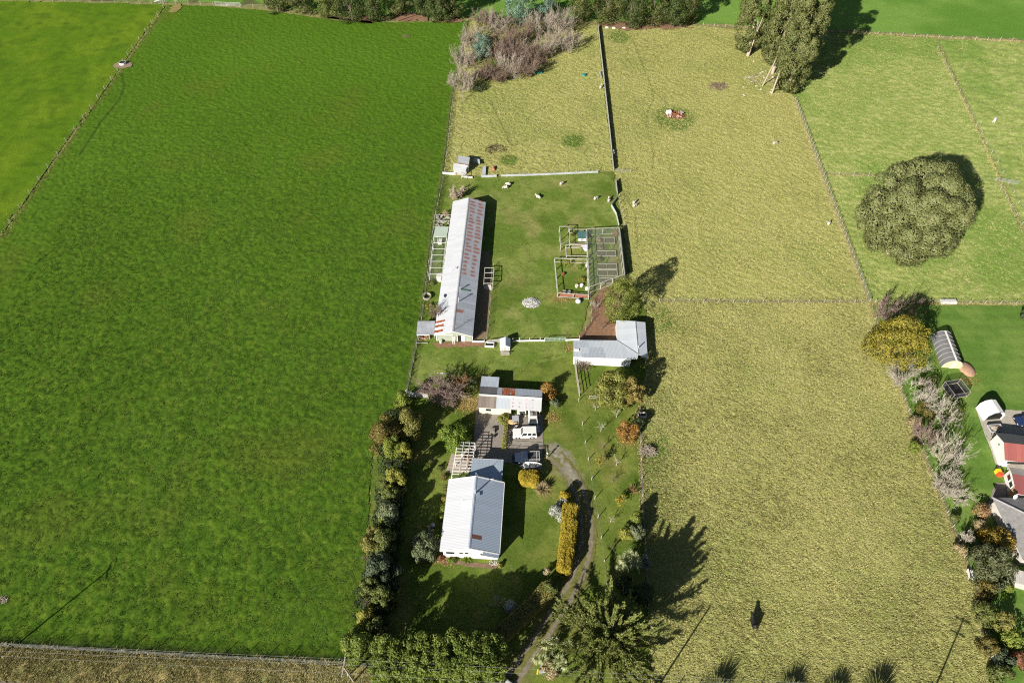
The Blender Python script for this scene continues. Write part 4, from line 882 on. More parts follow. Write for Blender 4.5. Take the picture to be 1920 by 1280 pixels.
for (x, y, wp, h, m, lb) in NS: shrub('boundary_shrub', lb, x, y, wp, h, m, 1100, group='shrubs on the neighbour boundary', leaf=.13)
T('yellowing_tree', 'yellowing shrubby tree at the corner of the grey-roofed house', 1872, 1012, 66, 4.2, leafm('gold_olive_leaves', (.12, .09, .016), (.28, .20, .03), (.42, .30, .05)), prof='dome', cb=.1, nl=30, n=3800, leaf=.15, lr=.3)
T('grey_green_tree', 'large grey-green tree beside the neighbour house', 1862, 1058, 96, 5.5, leafm('mid_greygreen_leaves', (.05, .065, .025), (.115, .13, .055), (.21, .22, .12)), prof='dome', cb=.06, nl=60, n=8500, leaf=.16, lr=.25)
shrub('russet_shrub', 'russet shrub on the boundary below the large grey-green tree', 1845, 1104, 42, 2.2, L_BRO, 1900)
shrub('lime_shrub', 'lime green shrub in front of the small timber shed', 1889, 1098, 26, 1.6, L_LIME, 1000)
for (x, y, wp, h, m, lb) in [(1850, 1152, 52, 3.4, L_OLV, 'olive bush in the lower right boundary'), (1880, 1165, 48, 3.4, L_GY, 'mottled green bush in the lower right boundary'), (1902, 1196, 42, 3.0, L_LIME, 'light green bush at the right edge of the photo'),
                            (1855, 1212, 40, 2.6, L_BRO, 'brown bush low on the right boundary'), (1885, 1232, 40, 2.6, L_TEAL, 'dark bush low on the right boundary'), (1912, 1236, 36, 2.4, L_RED, 'dull red bush at the right edge of the photo'), (1878, 1264, 50, 2.4, L_OLV, 'olive bush at the bottom right corner')]:
    shrub('boundary_shrub', lb, x, y, wp, h, m, 2000, group='bushes in the lower right corner', nl=20, lr=.36)
T('garden_tree', 'dark green tree at the far right edge beside the neighbour lawn', 1938, 592, 40, 3.4, L_TEAL, n=2400, leaf=.15)
# flax along the road, below the frame, whose tips and shadows reach in
for i, (x, y, s_) in enumerate([(1340, 1296, 3.0), (1478, 1300, 2.8), (1562, 1302, 2.6), (1640, 1302, 3.2)]):
    flax(['leftmost flax by the road fence with tall flower stalks', 'second flax by the road fence from the left', 'narrow flax by the road fence with a single tall spike', 'rightmost and widest flax by the road fence'][i], x, y, s_, L_FLAX, 50 + i, group='flax bushes along the road fence', flower=(7, 3, 2, 3)[i], n=420)
# loose grass
tufts('tussock_grass', PL_RLOW, 100000, .46, .15, G_STRAW, 1, 5, .9, .05, clump=0)
tufts('tussock_grass', PL_RUP, 70000, .48, .17, G_STRAW, 2, 4, .9, .05, clump=0)
tufts('tussock_grass', PL_SCRUB, 26000, .48, .17, G_STRAW, 3, 4, .9, .05)
tufts('pasture_grass', PL_LEFT, 130000, .24, .13, G_GREEN, 4, 5, .8, .1, clump=0, mask=lambda x, y: sst(215, 70, y) * (x > -110))
tufts('lawn_grass', PL_LAWN, 36000, .13, .08, G_LAWN, 6, 4, .8, .1)
tufts('lawn_grass', PL_YARD, 36000, .16, .10, G_LAWN, 7, 4, .8, .1)
tufts('grazed_grass', PL_EAST, 42000, .40, .17, G_EAST, 8, 4, .9, .05, clump=3)
tufts('grazed_grass', PL_FEAST, 26000, .40, .17, G_EAST, 9, 4, .9, .05, clump=3)
tufts('tall_verge_grass', PL_VERGE, 6000, .9, .09, G_DRY, 5, 12, .55, .3, mask=lambda x, y: (y < P(0, 1216).y + 2) * (x > -90.0), spread=.2, clump=1.3)
def scatter(name, spots, mat, seed):
    """single fallen leaves lying on the grass"""
    rng = np.random.default_rng(seed); C = []
    for (a, b, rx, ry, n) in spots: c = P(a, b); q = rng.normal(size=(n, 2)) * [rx * .5, ry * .5]; C.append(np.stack([c.x + q[:, 0], c.y + q[:, 1], rng.uniform(.06, .12, n)], 1))
    C = np.concatenate(C); N = unit(rng.normal(size=C.shape) * .35 + [0, 0, 1.]); o = npmesh(name, leaves(C, N, .09 * rng.uniform(.6, 1.5, len(C)), .6, rng), 4, mat); o['kind'] = 'stuff'
scatter('fallen_leaves', [(1053, 558, 3.4, 2.0, 900), (1068, 652, 1.6, 1.2, 260), (1034, 783, 2.0, 1.8, 380), (880, 756, 3.0, 2.6, 1100), (1815, 712, 2.2, 1.5, 300), (835, 1050, 2.0, 1.0, 300), (1178, 822, 3.0, 2.4, 420), (1690, 660, 8, 6, 1500), (1135, 745, 5, 3, 500), (1029, 745, 2.5, 2.0, 250)], leafm('fallen_leaves', (.26, .13, .05), (.40, .23, .09), (.52, .36, .16), tr=0.0), 3)
def line_tufts(name, line, n, L, w, mat, seed, wd=.5):
    rng = np.random.default_rng(seed); ln = [Vector(p) for p in line]; ls = np.array([(b - a).length for a, b in zip(ln[:-1], ln[1:])]); k = rng.choice(len(ls), n, p=ls / ls.sum()); t = rng.uniform(size=n)
    A = np.array([p[:2] for p in ln]); c = A[k] + (A[k + 1] - A[k]) * t[:, None] + rng.normal(size=(n, 2)) * wd * .5; c = np.repeat(c, 5, 0); N = n * 5
    d = unit(np.stack([rng.normal(size=N), rng.normal(size=N), rng.uniform(.5, 1.6, N)], 1)); b0 = np.concatenate([c + rng.normal(size=(N, 2)) * .08, np.zeros((N, 1))], 1)
    s_ = unit(np.cross(d, rng.normal(size=(N, 3)))) * w / 2; o = npmesh(name, np.stack([b0 - s_, b0 + s_, b0 + d * (L * rng.uniform(.5, 1.2, N))[:, None]], 1).reshape(-1, 3), 3, mat); o['kind'] = 'stuff'; return o
line_tufts('fence_line_grass', FENCE_R, 2600, .5, .09, G_DRY, 1)
line_tufts('fence_line_grass', FENCE_B, 1500, .4, .09, G_GREEN, 2)
line_tufts('fence_line_grass', G([(1235, 566), (1630, 567), (1760, 568), (1990, 570)]), 1500, .5, .09, G_DRY, 3)
line_tufts('fence_line_grass', G([(1320, 48), (1600, 62), (1920, 79)]), 1300, .6, .10, G_DRY, 4)
line_tufts('fence_line_grass', G([(313, 8), (160, 216), (0, 445)]), 800, .42, .08, G_STRAW, 5, 1.3)
line_tufts('fence_line_grass', FENCE_H, 700, .45, .09, G_DRY, 6)
line_tufts('fence_line_grass', G([(1545, 328), (1640, 330)]) , 300, .5, .1, G_DRY, 7)
line_tufts('fence_line_grass', G([(1757, 92), (1830, 240), (1920, 440)]), 700, .5, .1, G_DRY, 8)
# ================= buildings
class Frame:
    """local frame of a rectangular plan fitted to four eave corners (near-left, near-right, far-right, far-left)"""
    def __init__(s, px, z):
        a, b, c, d = G(px, z); dv = ((d - a) + (c - b)) / 2; dv.z = 0; s.L = dv.length; dv.normalize(); s.d = dv; s.e = Vector((dv.y, -dv.x, 0))
        s.c = (a + b + c + d) / 4; s.c.z = 0; s.W = (abs((b - a).dot(s.e)) + abs((c - d).dot(s.e))) / 2; s.rz = math.atan2(s.e.y, s.e.x)
    def root(s, name, label, cat, group=None): s.o = root(name, s.c, s.rz, label, cat, group); return s.o
    def loc(s, px, py, z=0.0): v = P(px, py, z) - s.c; return Vector((v.dot(s.e), v.dot(s.d), z))
def gable_walls(W, L, eave, ridge, rx=0.0, ins=.3, bot=-.1):
    x0, x1, y0, y1 = -W / 2 + ins, W / 2 - ins, -L / 2 + ins, L / 2 - ins
    zl = eave + (ridge - eave) * ins / (rx + W / 2) - .09; zr = eave + (ridge - eave) * ins / (W / 2 - rx) - .09; zt = ridge - .09
    sec = [(x0, bot), (x1, bot), (x1, zr), (rx, zt), (x0, zl)]
    vs = [(x, y0, z) for x, z in sec] + [(x, y1, z) for x, z in sec]
    return MB().add(vs, [(4, 3, 2, 1, 0), (5, 6, 7, 8, 9)] + [(i, (i + 1) % 5, 5 + (i + 1) % 5, 5 + i) for i in (0, 1, 4)])
def win(parent, c, w, h, axis='x', frame=None, out=.05, name='window'):
    """window set 3 mm proud of a wall; axis = direction the wall runs"""
    d = (w, out, h) if axis == 'x' else (out, w, h); f = B(name, c, d, frame or WHITE, parent)
    s = -1 if (c[1] < 0 if axis == 'x' else c[0] < 0) else 1
    g = ((c[0], c[1] + s * (out / 2 + .012), c[2]), (w - .16, .02, h - .16)) if axis == 'x' else ((c[0] + s * (out / 2 + .012), c[1], c[2]), (.02, w - .16, h - .16))
    B('pane', g[0], g[1], GLASS, f); return f
def roofs(parent, W, L, eave, ridge, ml, mr, rx=0.0, cap=None, th=.07):
    y0, y1 = -L / 2, L / 2
    l = MB().slab([(-W / 2, y0, eave), (rx, y0, ridge), (rx, y1, ridge), (-W / 2, y1, eave)], th).build('roof_slope', ml, parent)
    r = MB().slab([(rx, y0, ridge), (W / 2, y0, eave), (W / 2, y1, eave), (rx, y1, ridge)], th).build('roof_slope', mr, parent)
    if cap:
        s1 = (ridge - eave) / (rx + W / 2); s2 = (ridge - eave) / (W / 2 - rx)
        MB().add([(rx - .22, y0 - .02, ridge - .22 * s1 + .03), (rx, y0 - .02, ridge + .05), (rx + .22, y0 - .02, ridge - .22 * s2 + .03),
                  (rx - .22, y1 + .02, ridge - .22 * s1 + .03), (rx, y1 + .02, ridge + .05), (rx + .22, y1 + .02, ridge - .22 * s2 + .03)], [(0, 1, 4, 3), (1, 2, 5, 4)]).build('ridge_cap', cap, parent)
    return l, r
IRON = (.60, .63, .67); IRON_W = (.64, .66, .70); IRON_B = (.34, .43, .55)
# ---- long poultry shed
def rust_rows(nt, sep, nz):
    x, y = sep.outputs[0], sep.outputs[1]
    fr = mth(nt, 'FRACT', mth(nt, 'DIVIDE', y, 1.22)); row = mth(nt, 'FLOOR', mth(nt, 'DIVIDE', y, 1.22))
    wn = nd(nt, 'ShaderNodeTexWhiteNoise', {'W': row}, noise_dimensions='1D').outputs[0]
    n2 = nd(nt, 'ShaderNodeTexNoise', {'Vector': nd(nt, 'ShaderNodeTexCoord').outputs['Object'], 'Scale': 2.6, 'Detail': 4.0}).outputs['Fac']
    n3 = nd(nt, 'ShaderNodeTexNoise', {'Vector': nd(nt, 'ShaderNodeMapping', {'Vector': nd(nt, 'ShaderNodeTexCoord').outputs['Object'], 'Scale': (1.2, 5, 1)}).outputs[0], 'Scale': 2.2, 'Detail': 5.0, 'Roughness': .75}).outputs['Fac']
    def soft(a, k): return nd(nt, 'ShaderNodeMath', {0: mth(nt, 'MULTIPLY', a, k)}, operation='MULTIPLY', use_clamp=True).outputs[0]
    band = soft(mth(nt, 'SUBTRACT', mth(nt, 'MULTIPLY_ADD', n3, 1.05, -.13), mth(nt, 'ABSOLUTE', mth(nt, 'SUBTRACT', fr, mth(nt, 'MULTIPLY_ADD', wn, .3, .35)))), 9.0)
    def colm(c, hw): return soft(mth(nt, 'SUBTRACT', mth(nt, 'MULTIPLY', mth(nt, 'MULTIPLY_ADD', n2, 1.2, mth(nt, 'MULTIPLY', wn, .4)), hw), mth(nt, 'ABSOLUTE', mth(nt, 'SUBTRACT', x, mth(nt, 'MULTIPLY_ADD', wn, .4, c - .2)))), 6.0)
    cols = mth(nt, 'MAXIMUM', colm(1.05, .95), colm(2.85, .9))
    zone = mth(nt, 'GREATER_THAN', y, mth(nt, 'MULTIPLY_ADD', nz, 3.0, -6.5))
    a = mth(nt, 'MULTIPLY', mth(nt, 'MULTIPLY', band, cols), mth(nt, 'MULTIPLY', zone, mth(nt, 'GREATER_THAN', nz, .38)))
    b = mth(nt, 'MULTIPLY', mth(nt, 'LESS_THAN', mth(nt, 'ABSOLUTE', mth(nt, 'ADD', y, 15.6)), mth(nt, 'MULTIPLY', n2, .9)), mth(nt, 'LESS_THAN', x, mth(nt, 'MULTIPLY', nz, 3.2)))
    st_ = mth(nt, 'MULTIPLY', mth(nt, 'MULTIPLY', cols, zone), mth(nt, 'MULTIPLY', n3, .28))
    return mth(nt, 'MAXIMUM', mth(nt, 'MAXIMUM', mth(nt, 'MULTIPLY', a, .85), st_), mth(nt, 'MULTIPLY', b, .85))
def rust_left(nt, sep, nz):
    x, y = sep.outputs[0], sep.outputs[1]
    n2 = nd(nt, 'ShaderNodeTexNoise', {'Vector': nd(nt, 'ShaderNodeTexCoord').outputs['Object'], 'Scale': 2.2, 'Detail': 4.0}).outputs['Fac']
    f = 0
    for yy in (-20.6, -19.2, -18.0):
        k = mth(nt, 'MULTIPLY', mth(nt, 'LESS_THAN', mth(nt, 'ABSOLUTE', mth(nt, 'SUBTRACT', y, yy)), mth(nt, 'MULTIPLY', n2, .55)), mth(nt, 'LESS_THAN', x, mth(nt, 'MULTIPLY_ADD', n2, 1.4, -2.8)))
        f = k if f == 0 else mth(nt, 'MAXIMUM', f, k)
    return f
fs = Frame([(814, 627), (886, 631), (911, 380), (849, 377)], 2.2); o = fs.root('poultry_shed', 'very long low shed with white iron roof and rows of rust patches', 'shed'); W, L = fs.W, fs.L
SHEDW = noisy('pale_green_boards', (.30, .34, .27), (.38, .42, .34), 1.0, .8)
gable_walls(W, L, 2.2, 3.6).build('wall', SHEDW, o)
roofs(o, W, L, 2.2, 3.6, roofm('shed_iron_white', IRON_W, 1, .45, .15, .05, cross=2.2, rust=rust_left), roofm('shed_iron_rusty', (.60, .63, .68), 1, .45, .3, .10, cross=2.0, rust=rust_rows, rustcol=(.34, .105, .045)), cap=noisy('shed_ridge', (.30, .31, .33), (.42, .43, .45), 1, .5))
y0 = -L / 2 + .3
d = B('door', (1.2, y0 - .03, .95), (.8, .05, 1.9), DARK, o); B('door_leaf', (1.95, y0 - .05, .95), (.75, .05, 1.9), WHITE, d)  # near-black door panel stands in for the shade of the open doorway
MB().box((-1.9, y0 - .04, 2.12), (3.6, .06, .12)).box((3.9, y0 - .04, 1.0), (.14, .07, 2.2)).box((-3.55, y0 - .04, 1.0), (.14, .07, 2.2)).box((.75, y0 - .05, 1.1), (.14, .09, 2.2)).build('trim', WHITE, o)
m = MB(); m.slab([(-W / 2, y0 - .32, 2.1), (0, y0 - .32, 3.5), (0, y0 - .28, 3.5), (-W / 2, y0 - .28, 2.1)], .16)
m.build('bargeboard', WHITE, o)
for sg in (-1, 1): MB().bar((0, y0 - .34, 3.52), (sg * W / 2, y0 - .34, 2.12), .12).build('bargeboard', WHITE, o)
for yy, hh in ((-13.0, 1.1), (-9.5, .7)): MB().tube((.5, yy, 3.3), (.5, yy, 3.4 + hh), .11, .11, 8).tube((.5, yy, 3.4 + hh), (.5, yy, 3.55 + hh), .18, .16, 8).build('roof_vent', STEEL, o)
m = MB().tube((.1, -L / 2 + .2, 3.5), (.1, -L / 2 + .2, 5.2), .05, .04, 6)
for z in (5.1, 4.8): m.tube((-.4, -L / 2 + .2, z), (.6, -L / 2 + .2, z), .025, n=4)
m.build('aerial_pole', STEEL, o)
MB().slab([(.35, -9.6, 3.52), (2.6, -9.3, 2.78), (2.6, -8.9, 2.78), (.35, -9.2, 3.52)], .05).build('green_sheet', noisy('green_sheet', (.07, .17, .12), (.12, .24, .17), 1, .5), o)
MB().ball((-2.7, -10.8, 2.78), (.35, .55, .12), 10, 5).build('roof_patch', noisy('dark_patch', (.03, .04, .07), (.05, .06, .1), 2, .5), o)
MB().tube((-2.6, -3.4, 2.6), (-1.2, -3.2, 3.9), .04, n=5).tube((-1.2, -3.2, 3.9), (-1.0, -3.2, 3.6), .12, .16, 8).build('yard_lamp', STEEL, o)
ladder = MB()
lx = .0
for sx in (-.24, .24): ladder.bar((lx + sx, y0 - .75, .02), (lx + sx, y0 - .36, 2.0), .07)
for k in range(7): ladder.bar((lx - .24, y0 - .75 + .39 * k / 7, .15 + 1.98 * k / 7), (lx + .24, y0 - .75 + .39 * k / 7, .15 + 1.98 * k / 7), .05)
lo = ladder.build('ladder', WHITE); lo.location = fs.c; lo.rotation_euler = (0, 0, fs.rz); tag(lo, 'white ladder leaning on the near end of the long shed', 'ladder')
bn = MB().tube((-2.7, y0 - .55, 0), (-2.7, y0 - .55, .75), .3, .34, 12).tube((-2.7, y0 - .55, .75), (-2.7, y0 - .55, .84), .36, .3, 12).build('bin', noisy('pale_green_bin', (.42, .48, .42), (.5, .56, .5), 2, .6)); bn.location = fs.c; bn.rotation_euler = (0, 0, fs.rz)
tag(bn, 'pale green bin with lid at the near end wall of the long shed', 'bin')
# lean-to woodshed
fl = Frame([(781, 627), (814, 627), (816, 603), (783, 601)], 2.0); o = fl.root('woodshed', 'small tin-roofed woodshed joined to the near left corner of the long shed', 'shed'); W, L = fl.W, fl.L
MB().slab([(-W / 2, -L / 2, 2.0), (W / 2, -L / 2, 2.0), (W / 2, L / 2, 2.05), (-W / 2, L / 2, 2.05)], .06).build('roof', roofm('woodshed_iron', (.50, .52, .56), 0, .5, .25, .16, sheet=.9, cross=1.2), o)
MB().box((-W / 2 + .15, .2, .95), (.08, L - .8, 1.9)).box((0, L / 2 - .2, .95), (W - .4, .08, 1.9)).box((W / 2 - .1, .2, .95), (.08, L - .8, 1.9)).build('wall', SHEDW, o)
B('fascia', (-.5, -L / 2 + .02, 1.85), (W - 1.1, .06, .26), WHITE, o)
for sx in (-W / 2 + .2, W / 2 - 1.1): B('post', (sx, -L / 2 + .25, .95), (.12, .12, 1.85), PALETIM, o)
lp = MB(); r_ = random.Random(4)
for i in range(60): 
    a = Vector((r_.uniform(-W / 2 + .4, W / 2 - 1.3), r_.uniform(-L / 2 - .2, L / 2 - .8), r_.uniform(.1, .9))); lp.tube(a, a + Vector((r_.uniform(-.5, .5), r_.uniform(-.2, .2), r_.uniform(-.06, .06))), .09, .09, 6)
q = lp.build('log_stack', noisy('split_logs', (.30, .16, .10), (.50, .32, .22), 3, .9)); q.location = fl.c; q.rotation_euler = (0, 0, fl.rz); tag(q, 'stack of split firewood in the open front of the small woodshed', 'firewood', kind='stuff')
MB().box((0, 0, .3), (2.4, .07, .14)).box((-1.15, 0, .2), (.1, .1, .5)).box((1.15, 0, .2), (.1, .1, .5)).build('low_rail', PALETIM).location = P(791, 644)
bpy.data.objects['low_rail']['label'] = 'low pale timber rail in front of the woodshed logs'; bpy.data.objects['low_rail']['category'] = 'rail'
# ---- farmhouse
def rust_house(nt, sep, nz):
    x, y = sep.outputs[0], sep.outputs[1]
    return mth(nt, 'MULTIPLY', mth(nt, 'MULTIPLY', mth(nt, 'GREATER_THAN', x, .15), mth(nt, 'LESS_THAN', x, 1.85)), mth(nt, 'LESS_THAN', mth(nt, 'ABSOLUTE', mth(nt, 'ADD', y, 4.35)), .36))
fh = Frame([(825, 1030), (936.7, 1040), (944.4, 905), (843, 898)], 3.2); o = fh.root('farmhouse', 'white weatherboard farmhouse with a white iron gable roof, its shaded slope tinted blue-grey', 'house'); W, L = fh.W, fh.L
BOARD = roofm('weatherboards', (.80, .79, .76), 2, .6, 0, .02, sheet=9, pitch=.2, cross=9)
gable_walls(W, L, 3.2, 4.9).build('wall', BOARD, o)
roofs(o, W, L, 3.2, 4.9, roofm('house_iron_white', IRON_W, 1, .45, .12, .035, cross=9), roofm('house_iron_sky_tint', (.48, .56, .67), 1, .45, .3, .035, cross=9, rust=rust_house, rustcol=(.17, .075, .05)), cap=noisy('house_ridge', (.30, .36, .44), (.38, .44, .52), 1, .5))  # right slope lies off the sun; its sky reflection is painted as blue-grey
yf = -L / 2 + .3
MB().slab([(.9 * W / 4, -L / 2 - .75, 3.2 + 1.7 * .50), (W / 2, -L / 2 - .75, 3.19), (W / 2, -L / 2 - .002, 3.19), (.9 * W / 4, -L / 2 - .002, 3.2 + 1.7 * .55 - .01)], .06).build('porch_roof', roofm('porch_iron', (.44, .51, .60), 1, .45, .3, .03, cross=9), o)  # porch iron takes the same painted sky tint as the right slope
for x, z, w_, h_ in ((-3.3, 2.0, 1.5, .9), (-1.5, 2.15, .75, .7), (-.6, 2.15, .75, .7), (2.0, 2.0, .8, .75), (2.95, 2.3, .7, .45), (3.75, 2.0, .7, .75)): win(o, (x, yf - .03, z), w_, h_)
for y, w_ in ((-4.5, 1.6), (-1.2, 1.2), (2.2, 1.8), (5.0, 1.2)):
    win(o, (-W / 2 + .27, y, 1.9), w_, 1.2, 'y'); win(o, (W / 2 - .27, y, 1.9), w_, 1.2, 'y')
dr = B('door', (W / 2 - .27, .6, 1.25), (.05, .9, 2.1), BROWNTIM, o); MB().ball((W / 2 - .22, .9, 1.25), .05, 8, 5).build('handle', STEEL, dr)
for yy in (-L / 2 - .03, L / 2 + .03): MB().bar((0, yy, 4.86), (-W / 2, yy, 3.16), .16).bar((0, yy, 4.86), (W / 2, yy, 3.16), .16).build('bargeboard', WHITE, o)
m = MB()
for sg in (-1, 1): MB().bar((sg * (W / 2 + .06), -L / 2, 3.12), (sg * (W / 2 + .06), L / 2, 3.12), .13).build('gutter', noisy('gutter_white', (.62, .64, .66), (.72, .74, .76), 1, .5), o)
fc = fh.loc(893, 940, 4.7); MB().tube((.15, 3.3, 4.6), (.15, 3.3, 6.1), .13, .13, 10).tube((.15, 3.3, 6.1), (.15, 3.3, 6.3), .2, .2, 10).build('flue', STEEL, o)
B('flue_flashing', (.5, 3.2, 4.78), (.8, .7, .06), noisy('lead', (.2, .24, .3), (.26, .3, .36), 2, .5), o)
MB().slab([(-2.0, .8, 4.275), (-.25, .8, 4.87), (-.25, 2.1, 4.87), (-2.0, 2.1, 4.275)], .03).build('white_roof_sheet', WHITE, o)
a = fh.loc(924, 896, 4.0)
q = MB()
for k in range(1, 7):
    for i in range(14): pass
dsh = MB().ball((0, 0, 0), (.42, .42, .12), 14, 4, True).build('satellite_dish', WHITE, o, True); dsh.location = (2.7, L / 2 - .05, 4.35); dsh.rotation_euler = (R(115), 0, R(20))
MB().tube((2.7, L / 2 - .1, 3.8), (2.7, L / 2 - .1, 4.3), .035, n=6).tube((2.7, L / 2 - .1, 4.3), (2.85, L / 2 - .5, 4.5), .025, n=5).build('dish_arm', STEEL, o)
a, b, c, d = [fh.loc(x, y, 2.75) for x, y in ((883, 880), (942.5, 884), (944, 861.5), (885, 858))]
xl, xr, yb, yt = (a.x + d.x) / 2, (b.x + c.x) / 2, L / 2 - .28, (c.y + d.y) / 2
MB().slab([(xl, yb, 3.0), (xr, yb, 3.0), (xr, yt, 2.6), (xl, yt, 2.6)], .07).build('lean_to_roof', roofm('lean_to_iron', (.42, .49, .57), 0, .5, .2, .05, sheet=1.9, cross=9), o)
MB().box(((xl + xr) / 2, (yb + yt) / 2, 1.24), (xr - xl - .5, yt - yb - .4, 2.55)).build('lean_to_wall', BOARD, o)
B('lean_to_fascia', ((xl + xr) / 2, yt + .04, 2.5), (xr - xl, .06, .2), WHITE, o)
win(o, ((xl + xr) / 2 - .6, yt - .19, 1.5), 1.4, 1.0, frame=WHITE)
MB().bar((0, L / 2, 4.95), (0, L / 2, 6.3), .06).bar((0, L / 2, 6.2), (.5, L / 2 - .3, 5.2), .03).build('service_mast', STEEL, o)
# pergola and deck
PX = [(846, 898, 0), (883, 898, 0), (890.5, 830.5, 0), (858, 829.5, 0)]
a, b, c, d = G([(846.5, 895), (883, 896.5), (890.5, 830.5), (858, 829.5)], 2.5)
o = root('pergola', ((a + c) / 2).to_2d().to_3d(), 0, 'white timber pergola with open rafters beside the farmhouse lean-to', 'pergola'); oc = o.location.copy()
def rel(v): return Vector(v) - oc
m = MB(); m.bar(rel(a), rel(d), .14).bar(rel(b), rel(c), .14); m.build('beam', WHITE, o)
m = MB(); nr = 11
for i in range(nr + 1):
    t = i / nr; m.bar(rel(a.lerp(d, t)) + Vector((0, 0, .12)), rel(b.lerp(c, t)) + Vector((0, 0, .12)), .075)
m.build('rafter', WHITE, o)
m = MB().bar(rel(a.lerp(b, .36)) + Vector((0, 0, .24)), rel(d.lerp(c, .36)) + Vector((0, 0, .24)), .07).bar(rel(a.lerp(b, .7)) + Vector((0, 0, .24)), rel(d.lerp(c, .7)) + Vector((0, 0, .24)), .07); m.build('batten', WHITE, o)
for p in (a, a.lerp(d, .5), d, b.lerp(c, .5), c): v = rel(p); B('post', (v.x, v.y, 1.22), (.12, .12, 2.45), WHITE, o)
dk = MB(); p4 = G([(836, 886), (884, 886), (889, 832), (853, 832)]); dk.slab([Vector((p.x, p.y, .3)) for p in p4], .3)
q = dk.build('timber_deck', roofm('deck_boards', (.36, .31, .25), 1, .8, 0, .16, sheet=.3, pitch=.15, cross=2)); tag(q, 'weathered timber deck under and beside the white pergola', 'deck')
tb = P(877, 862); o = root('outdoor_table', (tb.x, tb.y, .31), .2, 'brown outdoor table on the deck under the pergola', 'table'); B('tabletop', (0, 0, .72), (1.5, .9, .05), BROWNTIM, o)
for sx in (-.65, .65):
    for sy in (-.38, .38): B('leg', (sx, sy, .35), (.07, .07, .7), BROWNTIM, o)
for i, (x, y, cl, lb) in enumerate(((868, 860, WHITE, 'white chair beside the outdoor table'), (884, 866, BRICKRED, 'red-cushioned chair at the outdoor table'))):
    p = P(x, y); o = root('outdoor_chair', (p.x, p.y, .31), i * 1.5, lb, 'chair'); B('seat', (0, 0, .42), (.5, .5, .06), cl, o); B('backrest', (0, .24, .72), (.5, .05, .55), cl, o)
    for sx in (-.2, .2):
        for sy in (-.2, .2): B('leg', (sx, sy, .2), (.05, .05, .4), PALETIM, o)
# ---- garage / workshop
fg = Frame([(1018, 769), (1014, 731), (899, 722), (897, 764)], 2.5)   # ridge runs left-right: local y points left
o = fg.root('garage', 'long patchwork tin-roofed garage and workshop with cream walls', 'garage'); W, L = fg.W, fg.L
rg = 3.0; e0 = 2.35
def seg(nm, side, f0, f1, mat, dz=0.0):
    y0, y1 = L / 2 - L * f1, L / 2 - L * f0
    xs = -W / 2 if side < 0 else W / 2
    MB().slab([(xs, y0, e0 + dz), (0, y0, rg + dz), (0, y1, rg + dz), (xs, y1, e0 + dz)], .07).build(nm, mat, o)
seg('roof_panel', -1, 0, .285, roofm('garage_brown', (.22, .185, .155), 1, .7, 0, .2, cross=9))
seg('roof_panel', -1, .2855, .50, roofm('garage_pale', (.54, .58, .63), 1, .45, .2, .05, cross=9))
def rust_front(nt, sep, nz):
    x, y = sep.outputs[0], sep.outputs[1]
    n2 = nd(nt, 'ShaderNodeTexNoise', {'Vector': nd(nt, 'ShaderNodeTexCoord').outputs['Object'], 'Scale': 3.0, 'Detail': 3.0}).outputs['Fac']
    col_ = mth(nt, 'LESS_THAN', mth(nt, 'ABSOLUTE', mth(nt, 'SUBTRACT', mth(nt, 'FRACT', mth(nt, 'DIVIDE', y, 1.25)), .5)), .13)
    dash = mth(nt, 'LESS_THAN', mth(nt, 'ABSOLUTE', mth(nt, 'SUBTRACT', mth(nt, 'FRACT', mth(nt, 'DIVIDE', x, .75)), .5)), .16)
    return mth(nt, 'MULTIPLY', mth(nt, 'MULTIPLY', mth(nt, 'MULTIPLY', col_, dash), mth(nt, 'MULTIPLY', mth(nt, 'GREATER_THAN', n2, .5), mth(nt, 'LESS_THAN', y, 0.0))), mth(nt, 'MULTIPLY', mth(nt, 'GREATER_THAN', y, -4.5), .75))
seg('roof_panel', -1, .5005, 1, roofm('garage_white', (.58, .585, .60), 1, .5, .1, .05, cross=9, rust=rust_front))
seg('roof_panel', 1, 0, .285, roofm('garage_dark', (.15, .145, .145), 1, .75, 0, .12, cross=9))
def rust_all(nt, sep, nz): return mth(nt, 'GREATER_THAN', nd(nt, 'ShaderNodeTexNoise', {'Vector': nd(nt, 'ShaderNodeMapping', {'Vector': nd(nt, 'ShaderNodeTexCoord').outputs['Object'], 'Scale': (.5, 2.6, 1)}).outputs[0], 'Scale': 1.5, 'Detail': 4.0}).outputs['Fac'], .43)
seg('roof_panel', 1, .2855, .36, roofm('garage_grey_a', (.52, .56, .62), 1, .45, .25, .05, cross=9))
seg('roof_panel', 1, .3605, .57, roofm('garage_rust', (.46, .38, .36), 1, .7, .1, .08, cross=9, rust=rust_all, rustcol=(.34, .09, .03)))
seg('roof_panel', 1, .5705, 1, roofm('garage_grey_b', (.52, .56, .62), 1, .45, .25, .05, cross=9))
B('ridge_cap', (0, 0, rg + .04), (.4, L + .04, .05), WHITE, o)
yl = L / 2
MB().slab([(W / 2 + .004, yl - L * .29, 2.31), (W / 2 + .004, yl, 2.31), (W / 2 + 2.6, yl, 2.2), (W / 2 + 2.6, yl - L * .29, 2.2)], .06).build('lean_to_roof', roofm('garage_lean', (.50, .55, .62), 1, .45, .25, .1, cross=1.3), o)
m = MB(); xi = W / 2 - .25
m.box((0, yl - .25, 1.2), (W - .5, .1, 2.4)).box((0, -yl + .25, 1.2), (W - .5, .1, 2.4)).box((xi, 0, 1.1), (.1, L - .6, 2.4)).box((-xi, yl - L * .25 - .3, 1.1), (.1, L * .5, 2.4))
m.box((W / 2 + 1.2, yl - .2, 1.05), (2.2, .1, 2.2)).box((W / 2 + 2.4, yl - L * .145, 1.05), (.1, L * .29 - .3, 2.2))
